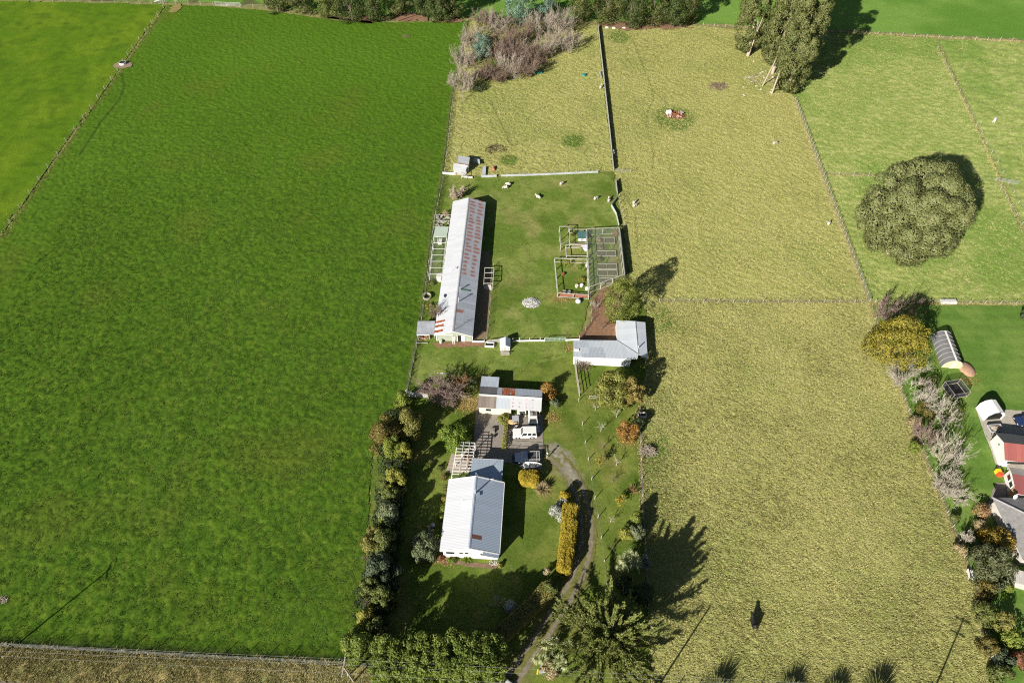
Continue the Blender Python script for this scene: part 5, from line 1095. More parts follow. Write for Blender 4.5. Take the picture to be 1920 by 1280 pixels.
m.add([(-xi, yl - .25, 2.35), (xi, yl - .25, 2.35), (0, yl - .25, 2.92)], [(0, 1, 2)]).add([(-xi, -yl + .25, 2.35), (xi, -yl + .25, 2.35), (0, -yl + .25, 2.92)], [(0, 1, 2)])
m.build('wall', CREAM, o)
B('inner_wall', (0, yl - L * .5, 1.2), (W - .8, .08, 2.3), DARK, o)  # shade of the open bays is put into this wall's near-black colour
for yy in (-yl + .35, -.9 - 2.2): B('post', (-xi, yy, 1.2), (.14, .14, 2.4), CREAM, o)
win(o, (-xi - .06, yl - 2.0, 1.5), 1.2, .9, 'y')
# ---- L-shaped barn
o = root('barn', P(1140, 640), 0, 'grey L-shaped iron-roofed barn round a red dirt courtyard', 'barn'); oc = o.location.copy()
A_ = [P(x, y, z) - oc for x, y, z in ((1075, 636.6, 2.0), (1157, 638, 2.0), (1075, 667.5, 2.6), (1196, 659, 2.55))]
p_in = P(1157, 638, 2.0) - oc; fl_ = P(1075, 669, 2.6) - oc; bl_ = P(1075, 637, 2.0) - oc
rt_far = P(1191, 602, 2.52) - oc; rt_near = P(1197, 664, 2.50) - oc; lf_far = P(1155, 600, 2.0) - oc; fr_ = P(1195, 673, 2.6) - oc
re_far = P(1210, 604, 2.1) - oc; re_near = P(1214.5, 673, 2.1) - oc
def skylights(nt, sep, nz):
    x, y = sep.outputs[0], sep.outputs[1]
    wn = nd(nt, 'ShaderNodeTexWhiteNoise', {'W': mth(nt, 'FLOOR', mth(nt, 'DIVIDE', x, 1.5))}, noise_dimensions='1D').outputs[0]
    wn2 = mth(nt, 'GREATER_THAN', mth(nt, 'FRACT', mth(nt, 'ADD', wn, mth(nt, 'MULTIPLY', mth(nt, 'FLOOR', mth(nt, 'DIVIDE', y, 1.7)), .37))), .45)
    return mth(nt, 'MULTIPLY', mth(nt, 'MULTIPLY', mth(nt, 'LESS_THAN', x, -1.2), wn2), .8)
MB().slab([bl_, p_in, rt_near, fr_, fl_], .07).build('roof_slope', roofm('barn_iron_front', (.68, .73, .79), 0, .5, .2, .05, cross=9, rust=skylights, rustcol=(.40, .45, .50)), o)
MB().slab([p_in + Vector((.01, .01, .003)), lf_far, rt_far, rt_near + Vector((.01, .01, .003))], .07).build('roof_slope', roofm('barn_iron_left', (.64, .68, .74), 1, .5, .2, .05, cross=9), o)
MB().slab([rt_far, re_far, re_near, rt_near], .07).build('roof_slope', roofm('barn_iron_right', (.64, .68, .74), 1, .5, .2, .05, cross=9), o)
MB().bar(p_in + Vector((0, 0, .03)), rt_near + Vector((0, 0, .03)), .1).build('valley', noisy('valley', (.12, .13, .15), (.2, .21, .23), 2, .5), o)
MB().bar(rt_far + Vector((0, 0, .02)), rt_near + Vector((0, 0, .02)), .14).build('ridge_cap', STEEL, o)
def wallq(m, a, b, ta, tb, th=.1):
    a = Vector(a); b = Vector(b); n = Vector((b.y - a.y, a.x - b.x, 0)).normalized() * th / 2
    m.add([a + n - Vector((0, 0, a.z + .1)), b + n - Vector((0, 0, b.z + .1)), Vector((b.x, b.y, tb)) + n, Vector((a.x, a.y, ta)) + n, a - n - Vector((0, 0, a.z + .1)), b - n - Vector((0, 0, b.z + .1)), Vector((b.x, b.y, tb)) - n, Vector((a.x, a.y, ta)) - n],
          [(0, 1, 2, 3), (7, 6, 5, 4), (0, 4, 5, 1), (1, 5, 6, 2), (2, 6, 7, 3), (3, 7, 4, 0)])
m = MB(); i_ = Vector((.2, .25, 0))
wallq(m, fl_ + Vector((.2, .2, 0)), P(1184, 674, 2.6) - oc + Vector((0, .2, 0)), 2.51, 2.51); wallq(m, bl_ + Vector((.2, -.15, 0)), fl_ + Vector((.2, .3, 0)), 1.93, 2.5)
wallq(m, bl_ + Vector((.3, -.15, 0)), p_in + Vector((.1, -.15, 0)), 1.94, 1.94); wallq(m, p_in + Vector((.12, -.1, 0)), lf_far + Vector((.12, -.2, 0)), 1.94, 1.94)
wallq(m, lf_far + Vector((.2, -.2, 0)), rt_far + Vector((0, -.2, 0)), 1.96, 2.43); wallq(m, rt_far + Vector((.1, -.2, 0)), re_far + Vector((-.2, -.2, 0)), 2.43, 2.02)
wallq(m, re_far + Vector((-.2, -.25, 0)), re_near + Vector((-.2, 2.2, 0)), 2.0, 2.0)
m.build('wall', noisy('barn_white_wall', (.62, .63, .63), (.74, .75, .75), .8, .7), o)
MB().box(re_near + Vector((-.2, .3, -1.12)), (.14, .14, 2.1)).build('post', PALETIM, o)
MB().tube(P(1197, 652, 2.5) - oc - Vector((0, 0, .1)), P(1197, 652, 2.5) - oc + Vector((0, 0, .9)), .12, .12, 8).build('flue', STEEL, o)
MB().box(P(1081, 656, 2.4) - oc + Vector((0, 0, .06)), (1.0, .5, .1)).build('roof_box', WHITE, o)
# ---- tin hut, drum, pens by the top fence
fk = Frame([(849.5, 318.5), (874, 318.5), (879, 306), (856, 304)], 1.9); o = fk.root('tin_hut', 'small tin hut with two stepped white roofs by the top fence', 'hut')
a, b, c, d = [P(x, y, z) - fk.c for x, y, z in ((858.6, 306, 2.5), (878.5, 310, 2.5), (881, 295, 2.2), (859.5, 292, 2.2))]
oz = -fk.rz
def rot(v, a): return Vector((v.x * math.cos(a) - v.y * math.sin(a), v.x * math.sin(a) + v.y * math.cos(a), v.z))
up = [rot(v, oz) for v in (a, b, c, d)]; lo_ = [rot(P(x, y, z) - fk.c, oz) for x, y, z in ((849, 319, 1.7), (874, 318.5, 1.7), (876, 309.5, 2.1), (850.5, 306, 2.1))]
HUTI = roofm('hut_iron', (.60, .62, .65), 1, .5, .15, .06, sheet=.8, cross=9)
MB().slab(up, .06).build('upper_roof', HUTI, o); MB().slab(lo_, .06).build('lower_roof', HUTI, o)
m = MB(); cx_ = sum((v for v in up + lo_), Vector()) / 8
for qd, zt in ((up, 2.15), (lo_, 1.65)):
    c_ = sum(qd, Vector()) / 4
    for i in range(4):
        a1 = c_ + (qd[i] - c_) * .9; b1 = c_ + (qd[(i + 1) % 4] - c_) * .9; wallq(m, a1, b1, zt, zt, .06)
m.build('wall', GREYSHEET, o); MB().bar(up[0] + Vector((0, 0, .04)), up[1] + Vector((0, 0, .04)), .12).build('rusty_flashing', RUSTY, o)
q = MB().tube((0, 0, 0), (0, 0, .9), .45, .45, 14).build('drum', noisy('faded_red_drum', (.36, .16, .12), (.48, .25, .20), 2, .8)); q.location = P(856, 327); tag(q, 'faded red drum in front of the small tin hut', 'drum')
o = root('white_rail_pen', P(870, 326), 0, 'white open rail frame standing before the small tin hut', 'frame'); m = MB()
c4 = [P(x, y, 1.0) - o.location for x, y in ((865, 318), (875, 318), (875, 330), (865, 330))]
for i in range(4):
    m.bar(c4[i], c4[(i + 1) % 4], .09); B('post', (c4[i].x, c4[i].y, .5), (.09, .09, 1.0), PALETIM, o)
m.bar((c4[0] + c4[3]) / 2, (c4[1] + c4[2]) / 2, .09).build('rail', PALETIM, o)
q = MB().slab([P(864.6, 329, .35), P(886, 331, .35), P(886, 334, .35), P(864.6, 332, .35)], .08).build('plank', WHITE); tag(q, 'white plank lying before the small tin hut frame', 'plank')
m = MB().slab([P(902, 329, .5), P(910, 330, .5), P(911, 312, .6), P(905, 313, .6)], .04); m.bar(P(902, 329, .52), P(905, 313, .6), .06).bar(P(910, 330, .52), P(911, 312, .62), .06)
tag(m.build('iron_trough', GREYSHEET), 'grey sheet iron race leading back from the white tin fence', 'trough')
m = MB().slab([P(888, 302, .1), P(900, 308, .9), P(899, 299, 1.0), P(890, 295, .1)], .04); tag(m.build('sheet_iron', STEEL), 'crumpled iron sheet in the shadow behind the small tin hut', 'iron sheet')
# ---- pens left of the long shed
def pen(name, label, cat, corners, h, mat, mids=0, net=None, w_=.07, posts=True, lowrail=True):
    c = [P(x, y, h) for x, y in corners]; cc = sum(c, Vector()) / len(c); cc.z = 0; o = root(name, cc, 0, label, cat); m = MB(); n = len(c); c = [v - cc for v in c]
    for i in range(n):
        a, b = c[i], c[(i + 1) % n]; m.bar(a, b, w_)
        if lowrail: m.bar(Vector((a.x, a.y, .12)), Vector((b.x, b.y, .12)), w_ * .9)
    for i in range(1, mids + 1):
        t = i / (mids + 1); m.bar(c[0].lerp(c[3], t), c[1].lerp(c[2], t), w_)
    m.build('rail', mat, o)
    if posts:
        for i in range(n):
            a, b = c[i], c[(i + 1) % n]; k = max(1, int((b - a).length / 2.6))
            for j in range(k):
                v = a.lerp(b, j / k); B('post', (v.x, v.y, h / 2 - .02), (w_ * 1.25, w_ * 1.25, h), mat, o)
    if net:
        MB().add([v + Vector((0, 0, .03)) for v in c], [tuple(range(n))]).build('netting', net, o)
        m = MB()
        for i in range(n): a, b = c[i], c[(i + 1) % n]; m.add([(a.x, a.y, .05), (b.x, b.y, .05), b, a], [(0, 1, 2, 3)])
        m.build('side_netting', net, o)
    return o
NET = netm('bird_netting', (.24, .30, .24), .17); NETD = netm('dark_shade_net', (.10, .12, .11), .62)
pen('wire_cage', 'pale-framed wire cage along the left side of the long shed', 'cage', [(804, 514), (829, 514), (837, 444), (813, 444)], 1.9, WHITE, 5, NET)
pen('junk_pen', 'open pen of odd timber full of junk beside the far end of the long shed', 'pen', [(813, 425), (843, 425), (848, 403), (815, 402)], 1.3, TIMBER, 1)
fq = Frame([(813, 443), (837, 444), (842, 426), (816, 424)], 2.0); o = fq.root('lean_shelter', 'small pale green roofed shelter between junk pen and wire cage', 'shelter'); W, L = fq.W, fq.L
MB().slab([(-W / 2, -L / 2, 1.95), (W / 2, -L / 2, 2.1), (W / 2, L / 2, 2.1), (-W / 2, L / 2, 1.95)], .05).build('roof', roofm('green_panel', (.42, .50, .42), 1, .6, 0, .05, sheet=.9), o)
for sx in (-W / 2 + .15, W / 2 - .15):
    for sy in (-L / 2 + .15, L / 2 - .15): B('post', (sx, sy, .95), (.1, .1, 1.9), TIMBER, o)
B('wall', (0, L / 2 - .2, .95), (W - .4, .06, 1.7), SHEDW, o)
m = MB(); r_ = random.Random(8)
for i in range(22): p = P(r_.uniform(818, 842), r_.uniform(404, 424)); m.box((p.x, p.y, r_.uniform(.12, .4)), (r_.uniform(.3, 1.1), r_.uniform(.2, .6), r_.uniform(.2, .5)), r_.uniform(0, 3))
tag(m.build('junk', noisy('mixed_junk', (.16, .17, .18), (.52, .50, .46), .9, .7)), 'heap of boards, tins and tarpaulin inside the junk pen', 'junk', kind='stuff')
q = MB().box((0, 0, .5), (.9, 1.0, 1.0)).box((0, 0, 1.03), (1.1, 1.2, .06)).build('white_box', WHITE); q.location = P(825, 456); tag(q, 'white nest box inside the wire cage beside the long shed', 'nest box')
q = MB().box((0, 0, .6), (1.0, 1.6, 1.2)).slab([(-.6, -.9, 1.2), (.6, -.9, 1.3), (.6, .9, 1.3), (-.6, .9, 1.2)], .05).build('white_box', noisy('off_white_box', (.55, .54, .50), (.66, .65, .61), 1.5, .7)); q.location = P(824, 524); tag(q, 'off-white locker below the wire cage beside the long shed', 'locker')
m = MB()
for i in range(20):
    a = 2 * math.pi * i / 20; b = 2 * math.pi * (i + 1) / 20; m.add([(math.cos(a) * .95, math.sin(a) * .95, 0), (math.cos(b) * .95, math.sin(b) * .95, 0), (math.cos(b) * .95, math.sin(b) * .95, .7), (math.cos(a) * .95, math.sin(a) * .95, .7), (math.cos(a) * .8, math.sin(a) * .8, .7), (math.cos(b) * .8, math.sin(b) * .8, .7), (math.cos(b) * .8, math.sin(b) * .8, .15), (math.cos(a) * .8, math.sin(a) * .8, .15)], [(0, 1, 2, 3), (3, 2, 5, 4), (4, 5, 6, 7)])
q = m.build('round_tub', noisy('stained_concrete', (.28, .25, .20), (.42, .39, .33), 2, .9)); q.location = P(801, 558); tag(q, 'round stained tub in the weeds left of the long shed', 'tub')
# pen and fence right of the shed
pen('holding_frame', 'three-bar pale timber frame in the shadow right of the long shed', 'frame', [(907, 531), (924, 531), (926, 502), (909, 502)], 1.5, PALETIM, 2, None, .11)
q = MB().slab([P(906, 534, .5), P(921, 534, .5), P(922, 544, .1), P(908, 541, .1)], .06).build('ramp', PALETIM); tag(q, 'pale boarded ramp at the foot of the three-bar frame', 'ramp')
# ---- little gabled playhouse
fp = Frame([(937, 650), (957, 650), (957, 634), (937, 634)], 1.5); o = fp.root('playhouse', 'small white gabled playhouse with a slatted porch by the yard fence', 'playhouse'); W, L = fp.W, fp.L
gable_walls(W, L, 1.4, 2.0, .1, .12).build('wall', WHITE, o)
roofs(o, W, L, 1.4, 2.0, roofm('play_white', IRON_W, 1, .5, .1, .03), roofm('play_sky_tint', (.44, .51, .60), 1, .45, .3, .04), rx=.1)  # white roof; the right slope has its sky reflection put into the colour
B('door', (0, -L / 2 + .1, .6), (.5, .04, 1.0), noisy('play_door', (.40, .36, .28), (.5, .46, .36), 2, .7), o)
for sx in (-.65, .65): win(o, (sx, -L / 2 + .09, .8), .36, .4)
B('porch', (0, -L / 2 - .5, .14), (W * .8, 1.1, .14), TIMBER, o)
m = MB()
for i in range(9): x = -W * .4 + W * .8 * i / 8; m.bar((x, -L / 2 - 1.02, .2), (x, -L / 2 - 1.02, .75), .06)
m.bar((-W * .4, -L / 2 - 1.02, .78), (W * .4, -L / 2 - 1.02, .78), .08).build('porch_rail', PALETIM, o)
o = root('stock_trough', P(918, 648), -.05, 'white oblong trough with a dark inside by the playhouse', 'trough')
m = MB().box((0, -.45, .3), (1.9, .1, .6)).box((0, .45, .3), (1.9, .1, .6)).box((-.9, 0, .3), (.1, .8, .6)).box((.9, 0, .3), (.1, .8, .6)); m.build('tub', WHITE, o); B('dark_interior', (0, 0, .2), (1.7, .8, .3), DARK, o)
# ---- netted garden cages
o = pen('netted_cage', 'large netted fruit cage with pale rails and rows of beds', 'cage', [(1105, 538), (1171, 514), (1161, 426.5), (1100, 429)], 2.0, PALETIM, 0, NET, .11)
a, b = P(1171, 516, 1.0) - o.location, P(1161, 428, 1.0) - o.location
m = MB(); wallq(m, Vector((a.x + .1, a.y, 0)), Vector((b.x + .1, b.y, 0)), 1.75, 1.75, .05); m.build('shade_panel', noisy('shade_cloth', (.13, .15, .14), (.22, .25, .24), .8, .8), o)
for j, (y1, y2, x1, x2) in enumerate(((445, 456, 1116, 1153), (470, 480, 1120, 1155), (494, 504, 1120, 1157), (506, 516.5, 1121, 1158), (521, 531, 1124, 1150))):
    c = [P(x, y, .22) for x, y in ((x1, y2), (x2, y2), (x2 - 1, y1), (x1 - 1, y1))]; cc = sum(c, Vector()) / 4; cc.z = 0
    o = root('raised_bed', cc, 0, ('farthest', 'second farthest', 'middle', 'second nearest', 'nearest')[j] + ' of the white-edged raised beds inside the netted cage', 'garden bed', 'raised beds in the netted cage'); m = MB(); c = [v - cc for v in c]
    for i in range(4): m.bar(c[i], c[(i + 1) % 4], .11)
    m.bar((c[0] + c[1]) / 2, (c[2] + c[3]) / 2, .08).build('edging', PALETIM, o)
    MB().slab([v - Vector((0, 0, .06)) for v in c], .1).build('soil', noisy('bed_soil', (.10, .085, .05), (.17, .16, .08), 2.5, .95, .05), o)
pen('vegetable_pen', 'open railed vegetable pen left of the netted cage', 'pen', [(1046, 549), (1104, 553), (1101, 486), (1040, 484)], 1.3, PALETIM, 0, None, .12)
q = MB().slab([P(1050, 553, .35), P(1104, 556, .35), P(1104, 552, .35), P(1050, 549, .35)], .34).build('brick_edging', BRICKRED); tag(q, 'red brick edging along the front of the vegetable pen', 'edging')
pen('small_pen', 'small pale railed pen between hutch and vegetable pen', 'pen', [(1062, 480), (1101, 480), (1101, 459), (1061, 459)], 1.1, PALETIM, 0, None, .12)
pen('empty_pen', 'tall pale empty frame at the far left of the garden cages', 'frame', [(1051, 459), (1068, 449), (1067, 424.5), (1049, 424.5)], 1.9, PALETIM, 0, None, .11, lowrail=False)
pen('far_pen', 'pale railed pen around the teal hutch', 'pen', [(1068, 457), (1099, 456), (1099, 430), (1068, 430)], 1.2, PALETIM, 0, None, .1)
p = P(1091, 448); o = root('hutch', p, 0, 'teal-roofed hutch with a white front beside the netted cage', 'hutch'); B('body', (0, 0, .55), (1.7, 1.7, 1.0), WHITE, o); MB().slab([(-1, -1.0, 1.05), (1, -1.0, 1.05), (1, 1.1, 1.45), (-1, 1.1, 1.45)], .06).build('roof', noisy('teal_roof', (.05, .12, .12), (.08, .17, .16), 1, .5), o)
B('door', (0, -.87, .5), (.6, .04, .7), TIMBER, o)
p = P(1095, 468); o = root('hutch', p, 0, 'pale lilac lidded box below the red plank in the small pen', 'box'); B('body', (0, 0, .4), (1.2, 1.0, .8), noisy('lilac_box', (.55, .55, .62), (.65, .65, .72), 1, .6), o); B('lid', (0, 0, .84), (1.3, 1.1, .07), noisy('lilac_lid', (.6, .6, .68), (.68, .68, .75), 1, .6), o)
q = MB().slab([P(1075, 459, .5), P(1102, 461, .5), P(1102, 457, .5), P(1075, 456, .5)], .1).build('red_plank', noisy('red_plank', (.42, .12, .09), (.52, .22, .16), .6, .7)); tag(q, 'faded red plank laid across the small pen', 'plank')
for i, (x, y, c_, lb) in enumerate(((1081, 538, CREAM, 'cream pot in the near left of the vegetable pen'), (1090, 537, WHITE, 'white pot in the near row of the vegetable pen'), (1100, 543, WHITE, 'white pot by the middle rail of the vegetable pen'), (1058, 549, TIMBER, 'dull pot in the corner of the vegetable pen'), (1067, 550, STEEL, 'grey pot by the red brick edging'), (1100, 500, WHITE, 'white bucket against the middle rail of the cages'), (1055, 516, RUSTY, 'rusty drum among the vegetable pen weeds'))):
    q = MB().tube((0, 0, 0), (0, 0, .5), .3, .38, 12).tube((0, 0, .5), (0, 0, .56), .42, .42, 12).build('pot', c_); q.location = P(x, y); tag(q, lb, 'pot', 'pots in the vegetable pen')
# white heap and ball
rng = np.random.default_rng(12); n = 2600; a = rng.uniform(0, 6.28, n); q_ = rng.uniform(0, 1, n) ** .55; c = np.stack([np.cos(a) * q_ * 2.0, np.sin(a) * q_ * 1.6, .55 * (1 - q_ ** 2) * rng.uniform(.5, 1.05, n)], 1)
q = npmesh('shell_heap', leaves(c, unit(rng.normal(size=(n, 3)) + [0, 0, .8]), .16 * rng.uniform(.5, 1.2, n), .8, rng), 4, leafm('bleached_shells', (.30, .29, .27), (.58, .57, .54), (.82, .81, .78), tr=.0)); q.location = P(996, 568); tag(q, 'low white heap of shells on the yard grass', 'shell heap')
q = MB().ball((0, 0, .45), (.62, .62, .5), 16, 10).tube((0, 0, .9), (0, 0, 1.02), .2, .16, 10).build('white_float', noisy('old_white_plastic', (.62, .64, .62), (.74, .76, .74), 1.5, .5), None, True); q.location = P(1084, 567); tag(q, 'round white tank lying on the grass below the vegetable pen', 'tank')
# ---- neighbour's tunnel house
b0 = P(1783, 690); dirv = (P(1762, 634) - b0); Lt = dirv.length; dirv.normalize(); rz = math.atan2(dirv.y, dirv.x) - math.pi / 2
o = root('tunnel_house', b0 + dirv * Lt / 2, rz, 'dark shade-cloth tunnel house with pale hoops on the neighbour lawn', 'greenhouse'); wd, ht, N = 1.9, 2.4, 12
arc = [(-math.cos(math.pi * i / N) * wd, math.sin(math.pi * i / N) ** .8 * ht if 0 < i < N else 0) for i in range(N + 1)]
m = MB(); m.add([(x, -Lt / 2, z) for x, z in arc] + [(x, Lt / 2, z) for x, z in arc], [(i, i + 1, N + 2 + i, N + 1 + i) for i in range(N)]); m.build('cover', netm('shade_cover', (.17, .17, .185), .86), o, True)
for k in range(8):
    m = MB(); y = -Lt / 2 + Lt * k / 7
    for i in range(N): m.bar((arc[i][0] * 1.01, y, arc[i][1] * 1.01), (arc[i + 1][0] * 1.01, y, arc[i + 1][1] * 1.01), .06)
    m.build('hoop', PALETIM, o)
B('ridge_strip', (0, 0, ht + .03), (.35, Lt + .1, .05), WHITE, o)
MB().add([(x * .98, -Lt / 2 + .03, z * .98) for x, z in arc], [tuple(range(N + 1))]).build('end_wall', noisy('yellowed_end', (.48, .44, .28), (.58, .54, .38), 1.5, .8), o)
B('door', (0, -Lt / 2 - .02, .95), (.8, .05, 1.8), CREAM, o)
q = MB().ball((0, 0, -.05), (1.5, 2.0, .75), 18, 8, True).build('mulch_heap', noisy('wood_chip', (.30, .17, .11), (.46, .30, .20), 3, .95, .08), None, True); q.location = P(1812, 692); q.rotation_euler = (0, 0, .2); tag(q, 'oval heap of pinkish wood chip by the tunnel house', 'mulch heap')
# trampoline with net
o = root('trampoline', P(1786, 737), .2, 'square black netted trampoline half hidden by white bare trees', 'trampoline'); c = [(-1.7, -1.6), (1.7, -1.6), (1.7, 1.6), (-1.7, 1.6)]
B('mat', (0, 0, .8), (3.2, 3.0, .05), BLACK, o); m = MB(); m2 = MB()
for i in range(4):
    a, b = c[i], c[(i + 1) % 4]; m.tube((*a, 0), (*a, 2.2), .04, n=6).tube((*a, .82), (*b, .82), .06, n=6); m.tube((*a, 2.2), (*b, 2.2), .03, n=5); m2.add([(*a, .85), (*b, .85), (*b, 2.2), (*a, 2.2)], [(0, 1, 2, 3)])
m.build('frame', TIMBER, o); m2.build('safety_net', netm('tramp_net', (.06, .06, .07), .45), o)
# arched white storage tent
b0 = P(1859, 788); o = root('storage_tent', b0 + Vector((0, 1.5, 0)), .1, 'white arched storage tent with an open dark front on the neighbour gravel', 'storage tent'); arc = [(-1.75, 0), (-1.7, 1.7), (-1.0, 2.5), (0, 2.75), (1.0, 2.5), (1.7, 1.7), (1.75, 0)]
m = MB(); N = 6; Lh = 1.5; m.add([(x, -Lh, z) for x, z in arc] + [(x, Lh, z) for x, z in arc], [(i, i + 1, N + 2 + i, N + 1 + i) for i in range(N)] + [tuple(range(N + 1, 2 * N + 2))]); m.build('cover', WHITE, o)
m = MB()
for i in range(N): m.bar((arc[i][0], -Lh, arc[i][1]), (arc[i + 1][0], -Lh, arc[i + 1][1]), .07)
m.build('frame', STEEL, o)
m = MB(); m.box((0, 0, .55), (3.2, 2.6, 1.0)); m.build('inner_shade_block', DARK, o)  # near-black block added to paint the shade inside the open tent front
# ---- neighbour's garage, sleepout and house
fn = Frame([(1891, 868), (1991, 870), (1978, 817), (1864, 816)], 2.6)
o = root('neighbour_garage', fn.c, fn.rz, 'neighbour garage with a dark grey back slope and red front slope', 'garage'); W, L = fn.W, fn.L   # ridge runs along local x
MB().slab([(-W / 2, -L / 2, 2.6), (W / 2, -L / 2, 2.6), (W / 2, 0, 3.9), (-W / 2, 0, 3.9)], .07).build('roof_slope', roofm('red_iron', (.35, .115, .10), 0, .4, .05, .12, cross=9), o)
MB().slab([(-W / 2, 0, 3.9), (W / 2, 0, 3.9), (W / 2, L / 2, 2.6), (-W / 2, L / 2, 2.6)], .07).build('roof_slope', roofm('grey_tile', (.17, .165, .165), 0, .6, 0, .06, cross=9), o)
x0, x1, y0, y1 = -W / 2 + .25, W / 2 - .3, -L / 2 + .35, L / 2 - .35
MB().add([(x, y, z) for x in (x0, x1) for y, z in ((y0, -.1), (y1, -.1), (y1, 2.6), (0, 3.78), (y0, 2.6))], [(0, 1, 2, 3, 4), (9, 8, 7, 6, 5), (0, 4, 9, 5), (1, 6, 7, 2), (0, 5, 6, 1)]).build('wall', WHITE, o)
win(o, (x0 - .03, .6, 2.2), .5, .5, 'y')
q_ = [P(1889.5, 869, 2.62) - fn.c, P(1991, 871, 2.62) - fn.c, P(1986, 885, 2.55) - fn.c, P(1888.5, 879.5, 2.55) - fn.c]
MB().slab([Vector((v.dot(fn.e), v.dot(fn.d), v.z - .1)) for v in q_], .06).build('lean_to_roof', roofm('lean_to_boards', (.42, .38, .30), 0, .8, 0, .12, sheet=.6, cross=9), o)
fm = Frame([(1912, 932), (1992, 936), (1985, 886), (1890, 880)], 2.6); o = root('sleepout', fm.c, fm.rz, 'neighbour sleepout with a pinkish red roof and white windowed end wall', 'sleepout'); W, L = fm.W, fm.L
MB().slab([(-W / 2, -L / 2, 2.7), (W / 2, -L / 2, 2.7), (W / 2, L / 2 - 1.5, 2.8), (-W / 2, L / 2 - 1.5, 2.8)], .08).build('roof', roofm('pink_iron', (.34, .11, .105), 0, .5, .05, .08, cross=9), o)
MB().slab([(-W / 2, L / 2 - 1.49, 2.78), (W / 2, L / 2 - 1.49, 2.78), (W / 2, L / 2, 2.5), (-W / 2, L / 2, 2.5)], .08).build('grey_roof', roofm('fibro_grey', (.33, .31, .28), 0, .8, 0, .1, cross=9), o)
MB().box((0, 0, 1.25), (W - .5, L - .5, 2.6)).build('wall', WHITE, o)
for yy in (-.2, 1.2): win(o, (-W / 2 + .21, yy, 1.5), 1.1, 1.0, 'y')
B('timber_panel', (-W / 2 + .21, -1.7, 1.3), (.05, 1.4, 2.2), noisy('orange_ply', (.46, .26, .13), (.56, .36, .20), 1, .7), o)
ridge = P(1976, 988, 5.0); nw = P(1860, 932, 2.7); sw = P(1919, 1050, 2.7); ne = P(2080, 936, 2.7); se = P(2120, 1062, 2.7); r2 = P(2050, 990, 5.0)
cc = ((nw + se) / 2).to_2d().to_3d(); o = root('neighbour_house', cc, 0, 'neighbour house with a dark grey hipped tile roof at the right edge', 'house'); v = [x - cc for x in (nw, ne, se, sw, ridge, r2)]
TILE = noisy('grey_roof_tiles', (.20, .195, .19), (.29, .285, .28), 1.6, .75, .03)
for f in ((0, 4, 3), (0, 1, 5, 4), (3, 4, 5, 2), (1, 2, 5)): MB().slab([v[i] for i in f], .08).build('roof_slope', TILE, o)
MB().bar(v[0] + Vector((0, 0, .04)), v[4] + Vector((0, 0, .05)), .16).bar(v[3] + Vector((0, 0, .04)), v[4] + Vector((0, 0, .05)), .16).build('hip_cap', noisy('hip_tiles', (.34, .33, .32), (.42, .41, .4), 2, .7), o)
ctr = sum(v[:4], Vector()) / 4; m = MB()
for i in range(4): a = ctr + (v[i] - ctr) * .93; b = ctr + (v[(i + 1) % 4] - ctr) * .93; wallq(m, a, b, 2.62, 2.62)
m.build('wall', noisy('stucco', (.5, .47, .42), (.6, .57, .52), 1, .8), o)
dsh = MB().ball((0, 0, 0), (.45, .45, .12), 14, 4, True).build('satellite_dish', WHITE, o, True); dsh.location = P(1904, 931, 3.2) - cc; dsh.rotation_euler = (R(60), 0, R(10)); MB().bar(P(1904, 934, 2.7) - cc, P(1904, 931, 3.2) - cc, .06).build('dish_arm', STEEL, o)
q = MB().slab([P(x, y, .35) for x, y in ((1846, 946), (1860, 937), (1868, 952), (1854, 962))], .34).build('garden_steps', CONC); tag(q, 'pale concrete landing at the corner of the grey tiled house', 'steps')
f2 = Frame([(1902, 1098), (1960, 1100), (1958, 1076), (1898, 1074)], 1.9); o = f2.root('timber_shed', 'small silver timber shed with a low roof at the right edge', 'shed'); W, L = f2.W, f2.L
MB().slab([(-W / 2, -L / 2, 1.9), (W / 2, -L / 2, 1.9), (W / 2, L / 2, 2.2), (-W / 2, L / 2, 2.2)], .07).build('roof', roofm('silver_boards', (.42, .40, .37), 0, .8, 0, .12, sheet=.5), o); MB().box((0, 0, .9), (W - .3, L - .3, 1.9)).build('wall', PALETIM, o)
for i, (x, y, c_, lb) in enumerate(((1868, 886, noisy('yellow_plastic', (.72, .52, .02), (.80, .60, .04), 1, .4), 'bright yellow tub beside the sleepout wall'), (1872, 892, noisy('red_plastic', (.58, .07, .03), (.66, .12, .05), 1, .4), 'orange-red bin beside the yellow tub'))):
    q = MB().box((0, 0, .45), (.8, .6, .8)).box((0, 0, .9), (.9, .7, .1)).build('tub', c_, bevel=.03); q.location = P(x, y); tag(q, lb, 'tub')
q = MB().box((0, 0, .55), (1.5, .9, .1)).box((-.6, 0, .25), (.1, .8, .5)).box((.6, 0, .25), (.1, .8, .5)).box((0, .45, .8), (1.5, .08, .5)).build('garden_bench', WHITE); q.location = P(1817, 1079); q.rotation_euler = (0, 0, 1.4); tag(q, 'white bench on the boundary below the large grey-green tree', 'bench')
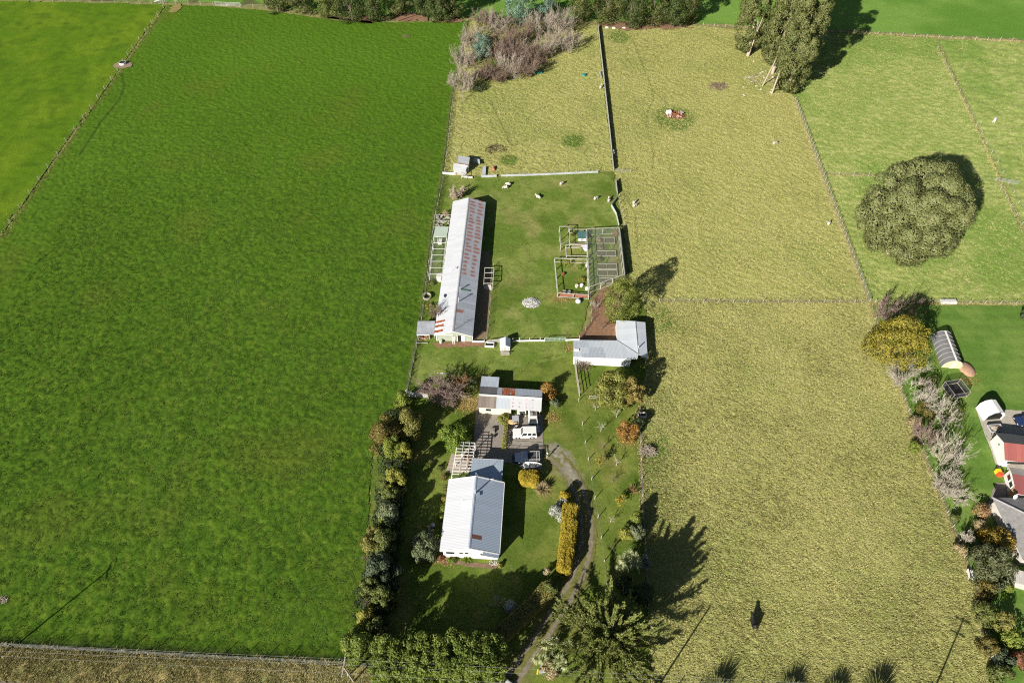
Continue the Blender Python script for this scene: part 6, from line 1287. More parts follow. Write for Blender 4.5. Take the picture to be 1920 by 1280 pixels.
# ================= fences
def fence(label, px, sp=3.0, h=1.1, pw=.13, nw=4, mat=None, name='wire_fence', cat='fence', group=None, board=None, rails=0, ww=.018, jit=.04, mesh=None, world=None):
    rr = random.Random(int(px[0][0] * 3 + px[0][1])) if px else random.Random(1)
    pts = world or G(px); o = root(name, pts[0], 0, label, cat, group); z0 = pts[0]; pts = [p - z0 for p in pts]; mat = mat or POSTM; pos = []
    for a, b in zip(pts[:-1], pts[1:]):
        k = max(1, round((b - a).length / sp)); pos += [a.lerp(b, i / k) for i in range(k)]
    pos.append(pts[-1]); first = None
    for i, p in enumerate(pos):
        if first is None:
            first = MB().tube((0, 0, -.15), (0, 0, h), pw / 2, pw / 2 * .92, 6).build('post', mat, o); q = first
        else: q = copyobj(first, o)
        q.location = p; q.rotation_euler = (rr.uniform(-jit, jit), rr.uniform(-jit, jit), rr.uniform(0, 3)); q.scale = (1, 1, rr.uniform(.9, 1.08))
    if nw:
        m = MB()
        for a, b in zip(pts[:-1], pts[1:]):
            for j in range(nw): z = h * (.18 + .76 * j / max(1, nw - 1)) if nw > 1 else h * .9; m.tube((a.x, a.y, z), (b.x, b.y, z), ww / 2, n=3, cap=False)
        m.build('wire', WIRE, o)
    if rails:
        m = MB()
        for a, b in zip(pts[:-1], pts[1:]):
            for j in range(rails): z = h * (.15 + .8 * j / max(1, rails - 1)); m.bar((a.x, a.y, z), (b.x, b.y, z), .1)
        m.build('rail', mat, o)
    if board:
        m = MB()
        for a, b in zip(pts[:-1], pts[1:]): wallq(m, Vector((a.x, a.y, 0)), Vector((b.x, b.y, 0)), board[0], board[0], .05)
        m.build('panel', board[1], o)
    if mesh:
        m = MB()
        for a, b in zip(pts[:-1], pts[1:]): m.add([(a.x, a.y, .03), (b.x, b.y, .03), (b.x, b.y, h * .95), (a.x, a.y, h * .95)], [(0, 1, 2, 3)])
        m.build('netting', mesh, o)
    return o
NETF = netm('fence_netting', (.30, .31, .29), .20)
fence('post and wire fence dividing the two lush paddocks on the left', [(307, 16), (249, 91), (232, 118)], 5.2, 1.2, .16)
fence('post and wire fence running on below the water trough to the left edge', [(222, 135), (157, 222), (91, 314), (0, 446), (-60, 530)], 5.4, 1.2, .16)
fence('post and wire fence along the top left farm track', [(-40, 0), (240, 7), (307, 7), (400, 10), (500, 16)], 4.6, 1.3, .16)
fence('grey paddock fence down the left of the sheds', [(876, 42), (850, 180), (834, 322), (814, 420), (791, 600), (764, 735)], 3.6, 1.15, .13, 6, mesh=NETF)
fence('close-posted fence along the right of the dry centre paddock', [(1491, 188), (1560, 375), (1630, 565)], 1.9, 1.15, .13, 5, mesh=NETF)
fence('fence between the rough lower paddock and the neighbour garden', [(1640, 600), (1735, 860), (1830, 1105), (1852, 1200), (1866, 1300)], 2.6, 1.1, .13, 5)
fence('fence across the foot of the upper dry paddock', [(1236, 566), (1430, 568), (1630, 567)], 3.4, 1.1, .13, 5)
fence('fence behind the neighbour garden lawn', [(1640, 568), (1766, 569)], 3.0, 1.1, .13, 5)
fence('fence right of the white trough behind the neighbour lawn', [(1788, 569), (1990, 571)], 3.4, 1.1, .13, 5)
fence('fence along the top of the right hand paddocks', [(1318, 50), (1380, 54), (1500, 58), (1600, 63), (1760, 72), (1920, 79), (2040, 86)], 4.0, 1.25, .16, 5)
fence('fence slanting down the far right paddock', [(1757, 93), (1830, 235), (1890, 345), (1950, 460)], 4.2, 1.1, .14, 4)
fence('short fence running into the enormous round tree', [(1545, 329), (1655, 332)], 3.8, 1.1, .14, 4)
fence('short fence right of the enormous round tree', [(1832, 338), (1866, 339)], 3.8, 1.1, .14, 4)
fence('fence running down right of the enormous round tree', [(1866, 339), (1925, 440), (1960, 500)], 3.6, 1.1, .14, 4)
fence('fence between orchard and rough lower paddock', [(1199, 770), (1203, 898), (1208, 1000), (1214, 1110), (1220, 1200)], 3.6, 1.2, .14, 5, board=(.16, TIMBER))
fence('line of white posts with one wire beside the driveway', [(1085, 752), (1091.5, 797), (1097, 831), (1103, 863), (1109, 899), (1115, 935), (1121, 970), (1127, 1009), (1133, 1052), (1137, 1094)], 12, 1.2, .15, 2, mat=PALETIM)
fence('grey wire fence with pale posts along the roadside', [(-40, 1210), (0, 1212), (19.5, 1212.5), (413, 1234), (655, 1246), (700, 1249)], 3.5, 1.75, .12, 3, mat=PALETIM, ww=.014, mesh=netm('road_netting', (.12, .13, .12), .22))  # netting darkened to help paint the shadowed, overgrown ditch band
fence('low white rail fence along the road at the bottom', [(1236, 1283), (1345, 1286), (1500, 1291), (1700, 1296), (1900, 1302)], 3.2, 1.1, .14, 3, mat=PALETIM, board=(.3, WHITE))
fence('solid grey netting fence dividing the two dry paddocks', [(1121, 52), (1132, 150), (1143, 250), (1150, 321)], 2.4, 1.35, .12, 2, board=(1.3, noisy('grey_windbreak', (.24, .25, .24), (.36, .37, .36), .7, .8)))
fence('tall timber rail fence casting a lattice shadow beside the barn', [(1076, 670), (1080, 706), (1086, 744)], 2.2, 2.0, .14, 0, mat=TIMBER, rails=4)
WTIN = noisy('white_low_iron', (.33, .35, .37), (.46, .48, .50), 1, .5)
fence('low white tin fence across the top of the sheep yard', [(940, 331), (1000, 329.5), (1060, 327), (1121, 324)], 2.7, 1.15, .10, 2, mat=PALETIM, board=(.62, WTIN), name='tin_fence')
fence('short white tin fence left of the gap by the iron race', [(903, 333), (931, 332)], 2.6, 1.0, .10, 0, mat=PALETIM, board=(.75, WTIN), name='tin_fence')
fence('short white board fence left of the small tin hut', [(830, 327), (851, 328)], 2.6, .9, .10, 0, mat=PALETIM, board=(.75, WHITE), name='board_fence')
fence('short fence at the right end of the sheep yard top', [(1150, 322), (1182, 324)], 2.0, 1.1, .12, 3, mesh=NETF)
fence('dark upright sheet fence at the right of the sheep yard', [(1154, 342), (1157, 366)], 2.0, 1.35, .12, 0, board=(1.3, noisy('dark_sheet', (.22, .23, .23), (.34, .35, .35), 1, .7)), name='sheet_fence')
fence('leaning grey corrugated sheet fence zigzagging towards the netted cage', [(1158, 371), (1146, 388), (1155, 404), (1160, 425)], 2.2, .95, .10, 0, board=(.95, GREYSHEET), name='sheet_fence')
fence('wire fence past the two outer sheep towards the netted cage', [(1160, 372), (1166, 400), (1170, 424)], 2.2, 1.2, .11, 3)
fence('fence line of the narrow run right of the long shed', [(926, 500), (923, 545), (918, 590), (913, 636)], 3.0, 1.2, .11, 3, mesh=NETF)
fence('white boarded fence panel at the near right corner of the long shed', [(886, 642), (908, 642)], 2.0, 1.0, .12, 0, mat=WHITE, board=(.6, WHITE), name='board_fence')
fence('pale slatted fence between trough and playhouse', [(912, 644), (938, 641)], 1.4, 1.0, .10, 0, mat=PALETIM, rails=4, name='slat_fence')
fence('wire and kickboard fence between playhouse and green mesh gate', [(962, 641), (974.5, 640.5), (993.4, 640), (1012.5, 639.5), (1021, 640)], 2.4, 1.25, .12, 2, mat=WHITE, board=(.5, WHITE))
fence('white board fence joining the green mesh gate to the barn', [(1060, 639), (1086, 638)], 2.6, 1.3, .12, 0, mat=PALETIM, board=(.55, WHITE), name='board_fence')
fence('slanting wire fence from barn corner to the vegetable pen', [(1086, 637), (1109, 603), (1107, 556)], 2.4, 1.5, .11, 4, mat=PALETIM, mesh=NETF)
fence('white garden trellis fence by the bare cherry tree', [(764, 742), (773, 744), (803, 746)], 1.8, 1.5, .12, 0, mat=WHITE, rails=4, name='trellis_fence')
fence('white top rail at the corner of the lime shrub', [(762, 738), (773, 740)], 1.2, 1.2, .1, 0, mat=WHITE, rails=2, name='rail_fence')
# gates
def gate(label, a, b, h, mat, bars=4, net=None, name='gate'):
    a = P(*a); b = P(*b); o = root(name, a, 0, label, 'gate'); d = b - a; m = MB()
    for j in range(bars): z = .15 + (h - .15) * j / (bars - 1); m.tube((0, 0, z), (d.x, d.y, z), .03, n=5)
    for t in (0, .25, .5, .75, 1): m.tube((d.x * t, d.y * t, .12), (d.x * t, d.y * t, h), .03, n=5)
    m.build('frame', mat, o)
    if net: MB().add([(0, 0, .15), (d.x, d.y, .15), (d.x, d.y, h), (0, 0, h)], [(0, 1, 2, 3)]).build('mesh', net, o)
    return o
gate('wide green mesh gate between playhouse fence and barn', (1022, 640), (1058, 639), 1.2, noisy('gate_green', (.40, .48, .42), (.50, .57, .51), 2, .6), 3, netm('gate_mesh', (.22, .34, .24), .35))
gate('white field gate on the top left farm track', (404, 11), (452, 13), 1.3, WHITE)
gate('metal gate at the top of the small far right paddock', (1868, 340), (1908, 346), 1.1, STEEL)
gate('leaning white hurdle at the head of the left paddock fence', (298, 8), (314, 4), 1.3, WHITE, 3)
# poles and lines
def pole(label, base, h, arm=None, name='power_pole', r=.15):
    o = root(name, base, 0, label, 'power pole'); MB().tube((0, 0, -.3), (0, 0, h), r, r * .68, 9).build('pole', POSTM if arm is None else TIMBER, o)
    if arm:
        ax, ay, hw, zs = arm
        for z in zs:
            c = MB().bar((-ax * hw, -ay * hw, h - z), (ax * hw, ay * hw, h - z), .13).build('crossarm', PALETIM, o)
            for t in (-.92, -.1, .92): MB().tube((ax * hw * t, ay * hw * t, h - z + .06), (ax * hw * t, ay * hw * t, h - z + .26), .05, .035, 6).build('insulator', noisy('porcelain', (.5, .48, .45), (.6, .58, .55), 3, .3), c)
    return o
SHD = Vector((math.sin(SUN_AZ), math.cos(SUN_AZ), 0))
pb = P(664, 1278); HP = 8.6
o = pole('pale power pole with crossarm and brace by the tall hedge corner', pb, HP, (0.03, 1, 1.35, (.15,)))
MB().tube((-1.1, .8, 0), (-.05, 0, 5.2), .09, .07, 7).build('brace_pole', PALETIM, o)
pm_ = P(1332, 1135) - SHD * 9.6 / math.tan(SUN_EL); pole('power pole by the lower paddock whose long shadow falls past the black cow', pm_, 9.6, (.5, .85, .6, (.2,)))
pr_ = P(1808, 1155) - SHD * 10.5 / math.tan(SUN_EL); pole('power pole whose cross-armed shadow falls near the right fence', pr_, 10.5, (.85, -.5, 1.1, (.3, 1.6)))
pl_ = P(208, 1065) - SHD * 9.8 / math.tan(SUN_EL); pole('power pole at the left road edge casting a long shadow over the lush paddock', pl_, 9.8, (0.03, 1, 1.35, (.15,)))
for i, (yy, lb) in enumerate(((1235, 'overhead power line nearest the tall hedge'), (1246, 'middle overhead power line along the road'), (1262, 'overhead power line nearest the road'))):
    a = P(647.5 - i * 2, yy, HP); tt = Vector((1, .02, 0)); dx = P(0, (1203, 1218, 1227.5)[i], HP) - a; m = MB(); dx.z = 0
    L0 = dx * 1.9; L1 = -dx * 2.0
    for A, Bq in ((a, a + L0), (a, a + L1)):
        prev = A
        for k in range(1, 9):
            t = k / 8; q = A.lerp(Bq, t) - Vector((0, 0, .5 * 4 * t * (1 - t))); m.tube(prev, q, .011, n=4, cap=False); prev = q
    tag(m.build('power_line', noisy('line_wire', (.45, .45, .45), (.6, .6, .6), 3, .4, metal=.4)), lb, 'power line')
m = MB(); A = P(647, 1245, HP - .4); Bq = P(882, 1027, 4.9); prev = A
for k in range(1, 13): t = k / 12; q = A.lerp(Bq, t) - Vector((0, 0, .7 * 4 * t * (1 - t))); m.tube(prev, q, .012, n=4, cap=False); prev = q
tag(m.build('service_line', BLACK), 'thin service line from the hedge corner pole to the farmhouse gable', 'power line')
# clothes line
o = root('clothes_line', P(831, 714), 0, 'white T-shaped clothes line post behind the bare cherry tree', 'clothes line'); MB().tube((0, 0, 0), (0, 0, 2.6), .06, n=7).build('post', WHITE, o); MB().bar((-1.0, 0, 2.6), (1.0, 0, 2.6), .09).build('crossbar', WHITE, o)
m = MB(); e = P(893, 716, 2.3) - P(831, 714)
for s_ in (-.9, 0, .9): m.tube((s_, 0, 2.64), (e.x, e.y + s_ * .3, 2.3), .012, n=3)
m.build('line', WIRE, o)

# ================= vehicles
def wheel(parent, x, y, r, wd=.22):
    t = MB().tube((x, y - wd / 2, r), (x, y + wd / 2, r), r, r, 16).build('wheel', BLACK, parent, bevel=.03); s = 1 if y > 0 else -1
    MB().tube((x, y + s * wd / 2, r), (x, y + s * (wd / 2 + .025), r), r * .6, r * .5, 12).build('rim', STEEL, t)
def extr(prof, w, taper=None):
    """side outline (x,z) extruded across the width; taper(z) narrows it towards the top"""
    n = len(prof); f = taper or (lambda z: 1); vs = [(x, -w / 2 * f(z), z) for x, z in prof] + [(x, w / 2 * f(z), z) for x, z in prof]
    return MB().add(vs, [tuple(range(n)), tuple(range(2 * n - 1, n - 1, -1))] + [(i, n + i, n + (i + 1) % n, (i + 1) % n) for i in range(n)])
def paint(name, c, rough=.3):
    if name in MATS: return MATS[name]
    m, nt, bs = newmat(name); n = nd(nt, 'ShaderNodeTexNoise', {'Vector': objc(nt), 'Scale': 2.5, 'Detail': 5.0})
    nt.links.new(ramp(nt, n.outputs['Fac'], [(.3, tuple(v * .88 for v in c)), (.7, c)]), bs.inputs['Base Color']); bs.inputs['Roughness'].default_value = rough; bs.inputs['Coat Weight'].default_value = .3; MATS[name] = m; return m
def car(name, label, cat, loc, rz, L, W, belt, cab, top, mat, r=.36, roofmat=None, bonnet=.12, wb=(.28, .26), nose=.62, tail=None, gl=True, rack=None):
    """front towards +x. cab = (x base rear, x base front, x top front, x top rear)"""
    o = root(name, loc, rz, label, cat); h = L / 2; tl = tail or belt; xr, xf = -h + wb[1] * L * .75, h - wb[0] * L * .75
    arch = lambda c: [(c - r * 1.2, .34), (c - r * .85, r * 1.75), (c + r * .85, r * 1.75), (c + r * 1.2, .34)]
    prof = [(-h + .02, .38)] + arch(xr) + arch(xf) + [(h - .06, .36), (h, .55), (h - .06, belt - bonnet - .06), (h - .28, belt - bonnet), (cab[1] + .05, belt), (cab[0], tl), (-h + .05, tl - .02), (-h, tl - .25)]
    extr(prof, W, lambda z: 1 - .05 * max(0, z - .6)).build('body', mat, o, bevel=.05)
    if gl:
        b, f, tf, tr = cab; w0, w1 = W * .93, W * .80; z0, z1 = belt - .01, top - .05
        fv = [(b, -w0 / 2, z0), (f, -w0 / 2, z0), (f, w0 / 2, z0), (b, w0 / 2, z0), (tr, -w1 / 2, z1), (tf, -w1 / 2, z1), (tf, w1 / 2, z1), (tr, w1 / 2, z1)]
        fc = [(0, 1, 5, 4), (1, 2, 6, 5), (2, 3, 7, 6), (3, 0, 4, 7), (4, 5, 6, 7)]
        MB().add(fv, fc).build('windows', GLASS, o)
        for i, j in ((0, 4), (1, 5), (2, 6), (3, 7)): MB().bar(fv[i], fv[j], .1).build('pillar', mat, o)
        for t in ((.36,) if f - b < 1.7 else (.3, .62)):
            for s0, s1, u0, u1 in ((0, 1, 4, 5), (3, 2, 7, 6)): MB().bar(Vector(fv[s0]).lerp(Vector(fv[s1]), t), Vector(fv[u0]).lerp(Vector(fv[u1]), t), .13).build('pillar', mat, o)
        MB().box(((tf + tr) / 2, 0, top - .02), (tf - tr + .1, w1 + .08, .08)).build('roof', roofmat or mat, o, bevel=.03)
        for s_ in (-1, 1): MB().box((f - .12, s_ * (w0 / 2 + .12), belt + .1), (.1, .18, .14)).build('mirror', BLACK, o, bevel=.02)
    LT = noisy('lamp_glass', (.7, .7, .68), (.8, .8, .78), 3, .15)
    for s_ in (-1, 1):
        B('headlight', (h - .01, s_ * W * .36, nose), (.05, .3, .16), LT, o); B('tail_light', (-h, s_ * W * .42, tl - .35), (.04, .14, .3), noisy('tail_lens', (.35, .02, .02), (.45, .04, .03), 3, .3), o)
        wheel(o, xf, s_ * (W / 2 - .1), r); wheel(o, xr, s_ * (W / 2 - .1), r)
    B('bumper', (h + .03, 0, .5), (.12, W * .94, .16), BLACK if mat != WHITE else STEEL, o, bevel=.02); B('rear_bumper', (-h - .03, 0, .5), (.1, W * .94, .16), BLACK, o, bevel=.02)
    B('grille', (h + .005, 0, .68), (.04, W * .4, .18), BLACK, o)
    return o
PW = paint('white_car_paint', (.80, .80, .77)); PN = paint('navy_car_paint', (.030, .045, .085)); PB = paint('blue_car_paint', (.022, .040, .11)); PG = paint('dark_green_paint', (.03, .07, .06))
c = P(984, 815.5); car('parked_car', 'old white boxy station wagon parked crosswise on the concrete pad', 'car', c, math.pi + .02, 4.55, 1.8, 1.12, (-2.15, .72, .35, -2.05), 1.9, PW, .40, bonnet=.05)
c = P(999, 788); o = car('parked_van', 'white truck with a dark roof rack and green bonnet nosing out of the garage', 'truck', c, -math.pi / 2 + .02, 4.2, 1.75, 1.1, (-2.0, 1.25, .85, -2.0), 2.0, PW, .38, bonnet=.06)
MB().box((-.65, 0, 2.06), (1.9, 1.15, .08)).build('roof_rack', noisy('rack_dark', (.10, .09, .08), (.18, .165, .15), 3, .8), o); MB().tube((-.1, -.25, 2.1), (-.1, -.25, 2.3), .3, .3, 14).build('spare_wheel', noisy('spare_grey', (.2, .19, .18), (.36, .35, .33), 4, .7), o)
MB().box((1.62, 0, 1.075), (.75, 1.5, .06)).build('green_bonnet', PG, o, bevel=.02)
c = P(978, 762); car('parked_car', 'white car standing inside the open garage with only its nose showing', 'car', c, -math.pi / 2, 4.3, 1.7, .98, (-1.7, .9, .3, -1.2), 1.5, PW, .32)
c = P(979, 857); o = car('pickup_truck', 'navy blue utility truck standing in the house shadow', 'truck', P(987, 861), math.pi + .03, 5.0, 1.85, 1.08, (-.3, 1.05, .6, -.15), 1.75, PN, .38, bonnet=.06, tail=.72)
MB().box((-1.45, 0, .86), (2.05, 1.8, .08)).build('tray_deck', noisy('tray_grey', (.05, .055, .07), (.10, .105, .12), 2, .7), o)
m = MB()
for x in (-2.35, -1.85): m.bar((x, -.85, 1.35), (x, .85, 1.35), .1).bar((x, -.85, .9), (x, -.85, 1.35), .07).bar((x, .85, .9), (x, .85, 1.35), .07)
for y in (-.85, .85): m.bar((-2.4, y, 1.38), (-.4, y, 1.38), .09)
m.build('ladder_rack', PALETIM, o)
o = root('dinghy_trailer', P(998, 876), math.pi + .02, 'white dinghy on a trailer beside the navy utility truck', 'boat trailer'); m = MB(); N = 8
secs = []
for i in range(N + 1):
    t = i / N; x = -1.7 + 3.4 * t; wd = .62 * math.sin(math.pi * min(1, .25 + .75 * (1 - t))) ** .6 if t < 1 else .04; secs.append([(x, -wd, 1.0), (x, -wd * .7, .62), (x, 0, .5 + .12 * t), (x, wd * .7, .62), (x, wd, 1.0)])
for i in range(N): m.add(secs[i] + secs[i + 1], [(j, j + 1, 6 + j, 5 + j) for j in range(4)])
m.build('hull', PW, o, True); m = MB()
for i in range(N): m.bar(secs[i][0], secs[i + 1][0], .07).bar(secs[i][4], secs[i + 1][4], .07)
m.build('gunwale', WHITE, o); m = MB().bar((-1.6, -.5, .42), (1.2, -.5, .42), .08).bar((-1.6, .5, .42), (1.2, .5, .42), .08).bar((1.2, -.5, .42), (2.4, 0, .45), .08).bar((1.2, .5, .42), (2.4, 0, .45), .08); m.build('trailer_frame', STEEL, o)
for x in (-.6, .5): MB().box((x, 0, .86), (.24, .95, .05)).build('thwart', TIMBER, o)
for s_ in (-1, 1): wheel(o, -.5, s_ * .75, .28, .18)
# small yellow machine
o = root('farm_tractor', P(963, 795), .05, 'small faded yellow farm tractor with a grey canopy beside the white wagon', 'tractor'); YEL = paint('faded_yellow', (.70, .48, .22), .6)
MB().box((-.15, 0, .75), (1.7, .8, .55)).box((-1.1, 0, .5), (.3, 1.2, .5)).build('body', YEL, o, bevel=.05); MB().box((.35, 0, 2.0), (1.25, 1.2, .07)).build('canopy', noisy('canopy_grey', (.34, .35, .38), (.46, .47, .5), 1.5, .6), o)
for x in (-.2, .9):
    for y in (-.52, .52): MB().bar((x, y, .6), (x, y, 2.0), .06).build('canopy_post', STEEL, o)
B('seat', (.35, 0, 1.12), (.5, .5, .12), BLACK, o); MB().bar((-.15, 0, 1.0), (-.02, 0, 1.4), .05).build('steering_column', BLACK, o)
for s_ in (-1, 1): wheel(o, .55, s_ * .6, .5, .3); wheel(o, -.8, s_ * .5, .3, .22)
# driveway car at the bottom, neighbour's cars
car('parked_car', 'white car coming up the drive, cut by the bottom edge', 'car', P(938, 1300), R(56), 4.3, 1.78, .98, (-1.7, .75, .1, -1.1), 1.48, PW, .33)
car('parked_car', 'dark blue car parked at the neighbour gravel at the right edge', 'car', P(1922, 792), math.pi + .06, 4.4, 1.8, .95, (-1.75, .75, .15, -1.2), 1.46, PB, .33)
o = root('box_trailer', P(1863, 806), .08, 'silver box trailer loaded with timber in front of the storage tent', 'trailer')
m = MB().box((0, 0, .5), (2.5, 1.5, .06))
for y in (-.75, .75): m.box((0, y, .7), (2.5, .05, .4))
for x in (-1.25, 1.25): m.box((x, 0, .7), (.05, 1.5, .4))
m.build('tray', STEEL, o); MB().bar((-1.2, -.6, .45), (-1.6, -1.9, .42), .09).bar((-.2, -.75, .45), (-1.0, -1.6, .42), .07).build('drawbar', STEEL, o)
for s_ in (-1, 1): wheel(o, .3, s_ * .85, .3, .18)
m = MB(); r_ = random.Random(5)
for i in range(14): y = r_.uniform(-.55, .55); m.box((r_.uniform(-.3, .4), y, .62 + r_.uniform(0, .3)), (r_.uniform(.8, 1.9), .18, .1), r_.uniform(-.15, .15))
q = m.build('timber_load', noisy('cut_timber', (.42, .32, .22), (.70, .64, .56), 1.5, .8)); q.location = o.location; q.rotation_euler = o.rotation_euler; tag(q, 'load of pale timber offcuts in the silver box trailer', 'timber')

# ================= animals and people
def skinmesh(name, verts, edges, rad, mat, parent=None, sub=2, rootv=0):
    me = bpy.data.meshes.new(name); me.from_pydata(verts, edges, []); ob = link(bpy.data.objects.new(name, me)); sk_ = ob.modifiers.new('skin', 'SKIN'); sk_.use_smooth_shade = True
    d = me.skin_vertices[0].data
    for i, r in enumerate(rad): d[i].radius = (r, r) if not isinstance(r, tuple) else r; d[i].use_root = (i == rootv)
    s_ = ob.modifiers.new('sub', 'SUBSURF'); s_.levels = sub; s_.render_levels = sub
    dg = bpy.context.evaluated_depsgraph_get(); m2 = bpy.data.meshes.new_from_object(ob.evaluated_get(dg)); bpy.data.objects.remove(ob); bpy.data.meshes.remove(me)
    m2.name = name; m2.materials.clear(); m2.materials.append(mat); m2.polygons.foreach_set('use_smooth', [True] * len(m2.polygons))
    return link(bpy.data.objects.new(name, m2), parent)
def quad(name, label, cat, loc, rz, s, mat, graze=True, thick=1.0, group=None, horn=False, facemat=None):
    """four-legged animal, front +x; s = scale against a 1 m tall sheep"""
    hd = [(.50, 0, .62), (.66, 0, .44), (.76, 0, .24), (.84, 0, .10)] if graze else [(.50, 0, .72), (.62, 0, .90), (.76, 0, .92), (.92, 0, .82)]
    v = [(0, 0, .60), (-.40, 0, .62), (.36, 0, .60)] + hd; e = [(0, 1), (0, 2), (2, 3), (3, 4), (4, 5), (5, 6)]; ra = [.25 * thick, .21 * thick, .22 * thick, .15, .095, .085, .05]
    for sy in (-1, 1):
        b = len(v); v += [(.34, sy * .13, .40), (.35, sy * .13, .22), (.33, sy * .13, .0)]; ra += [.085, .045, .035]; e += [(2, b), (b, b + 1), (b + 1, b + 2)]
        b = len(v); v += [(-.38, sy * .14, .42), (-.34, sy * .14, .30), (-.46, sy * .14, .20), (-.44, sy * .14, .0)]; ra += [.11, .06, .042, .035]; e += [(1, b), (b, b + 1), (b + 1, b + 2), (b + 2, b + 3)]
        b = len(v); hx, hz = hd[1][0] + .03, hd[1][2] + .06; v.append((hx, sy * .16, hz)); ra.append(.025); e.append((4, b))
    b = len(v); v += [(-.60, 0, .58), (-.64, 0, .34 if graze else .25)]; ra += [.04, .03]; e += [(1, b), (b, b + 1)]
    o = skinmesh(name, [tuple(c * s for c in p) for p in v], e, [r * s for r in ra], mat, None, 2); o.location = loc; o.rotation_euler = (0, 0, rz)
    return tag(o, label, cat, group)
WOOL = noisy('sheep_wool', (.48, .45, .37), (.62, .58, .50), 9, .95, .03)
s1 = quad('sheep', '', 'sheep', P(0, 0), 0, 1.12, WOOL, True, 1.12, 'sheep in the yard'); s2 = quad('sheep', '', 'sheep', P(0, 0), 0, 1.12, WOOL, False, 1.12, 'sheep in the yard')
SHP = [(s1, 953, 348, 3.0, 'grazing sheep, upper of the pair below the tin fence'), (s1, 948, 354, 3.3, 'grazing sheep, lower of the pair below the tin fence'), (s1, 1053, 347, .7, 'lone sheep under the middle of the white tin fence'), (s2, 1009, 372, 2.6, 'lone sheep in the middle of the yard above the shed'),
       (s1, 1117, 374.5, .6, 'sheep left of the grey zigzag sheet fence'), (s2, 1141, 378, 1.5, 'sheep hard against the grey zigzag sheet fence'), (s1, 1189, 382, .8, 'upper of the two sheep outside the yard on dry grass'), (s1, 1190, 388, .6, 'lower of the two sheep outside the yard on dry grass'),
       (s2, 1149.5, 291, 1.4, 'sheep beside the foot of the solid grey fence'), (s1, 1553, 421, .9, 'sheep alone by the close-posted right fence'), (s1, 1452, 271, .4, 'sheep alone high in the dry centre paddock'), (s2, 1126, 166, 1.3, 'pale sheep halfway up the solid grey fence')]
used = set()
for k, (src, x, y, rz, lb) in enumerate(SHP):
    if src.name in used: o = copyobj(src)
    else: o = src; used.add(src.name)
    o.location = P(x, y); o.rotation_euler = (0, 0, rz); o['label'] = lb
quad('cow', 'black cow standing alone in the rough lower paddock', 'cow', P(1411, 1170), 1.75, 1.75, noisy('black_hide', (.010, .009, .009), (.022, .020, .019), 5, .6), False, 1.12)
quad('cow', 'pale horse-sized white animal in the far right paddock', 'cow', P(1863, 229), .9, 1.6, noisy('pale_hide', (.55, .53, .50), (.7, .68, .64), 5, .8), True, .9)
def person(label, loc, rz, shirt, legs, hat):
    o = root('person', loc, rz, label, 'person')
    v = [(0, 0, .95), (0, 0, 1.15), (0, 0, 1.38), (0, 0, 1.50), (.02, 0, 1.60), (.03, 0, 1.70)]; e = [(0, 1), (1, 2), (2, 3), (3, 4), (4, 5)]; ra = [(.15, .12), (.14, .11), (.17, .12), .06, .095, .085]
    for s_ in (-1, 1):
        b = len(v); v += [(0, s_ * .20, 1.42), (.05, s_ * .26, 1.14), (.22, s_ * .22, 1.0), (.30, s_ * .20, .98)]; ra += [.06, .045, .038, .04]; e += [(2, b), (b, b + 1), (b + 1, b + 2), (b + 2, b + 3)]
        b = len(v); v += [(0, s_ * .10, .86), (.03 * s_, s_ * .11, .48), (-.02 + .05 * s_, s_ * .11, .08), (.12 + .05 * s_, s_ * .12, .04)]; ra += [.095, .065, .045, .045]; e += [(0, b), (b, b + 1), (b + 1, b + 2), (b + 2, b + 3)]
    skinmesh('body', v, e, ra, SKIN, o, 2)
    sv = v[:3] + [(0, 0, 1.46)] + [x for s_ in (-1, 1) for x in ((0, s_ * .20, 1.42), (.04, s_ * .255, 1.17))]; skinmesh('shirt', sv, [(0, 1), (1, 2), (2, 3), (2, 4), (4, 5), (2, 6), (6, 7)], [(.17, .14), (.16, .13), (.185, .135), .07, .075, .065, .075, .065], shirt, o, 2)
    tv = [(0, 0, .97)] + [x for s_ in (-1, 1) for x in ((0, s_ * .10, .86), (.03 * s_, s_ * .11, .52), (-.02 + .05 * s_, s_ * .11, .14))]; skinmesh('trousers', tv, [(0, 1), (1, 2), (2, 3), (0, 4), (4, 5), (5, 6)], [(.165, .13), .11, .085, .07, .11, .085, .07], legs, o, 2)
    MB().ball((.03, 0, 1.71), (.12, .11, .12), 12, 5, True).tube((.03, 0, 1.70), (.03, 0, 1.72), .2, .2, 14).build('hat', hat, o, True); return o
person('person in a white sun hat, dark top and tan trousers standing on the drive', P(1026.3, 858), 2.6, noisy('navy_cloth', (.03, .035, .06), (.05, .055, .09), 5, .9), noisy('tan_cloth', (.50, .42, .30), (.60, .52, .40), 5, .9), WHITE)
# ================= small things
o = root('domed_bin', P(812, 988), 0, 'grey domed bin on the lawn behind the grey-green house tree', 'bin'); MB().tube((0, 0, 0), (0, 0, .85), .3, .36, 14).build('body', noisy('bin_brown', (.06, .05, .045), (.10, .085, .075), 3, .7), o); MB().ball((0, 0, .85), (.4, .4, .3), 14, 5, True).build('lid', noisy('grey_lid', (.40, .42, .42), (.52, .54, .54), 3, .5), o, True)
for i, (x, y, lb) in enumerate(((805, 989, 'tan pot standing left of the grey domed bin'), (806, 994, 'tan pot at the foot of the grey domed bin'), (811, 995, 'small tan pot nearest the grey-green house tree'))):
    q = MB().tube((0, 0, 0), (0, 0, .38), .2, .27, 12).tube((0, 0, .38), (0, 0, .44), .3, .3, 12).build('clay_pot', noisy('tan_clay', (.52, .38, .20), (.64, .50, .30), 3, .8)); q.location = P(x, y); tag(q, lb, 'pot', 'pots by the grey domed bin')
q = MB(); r_ = random.Random(9)
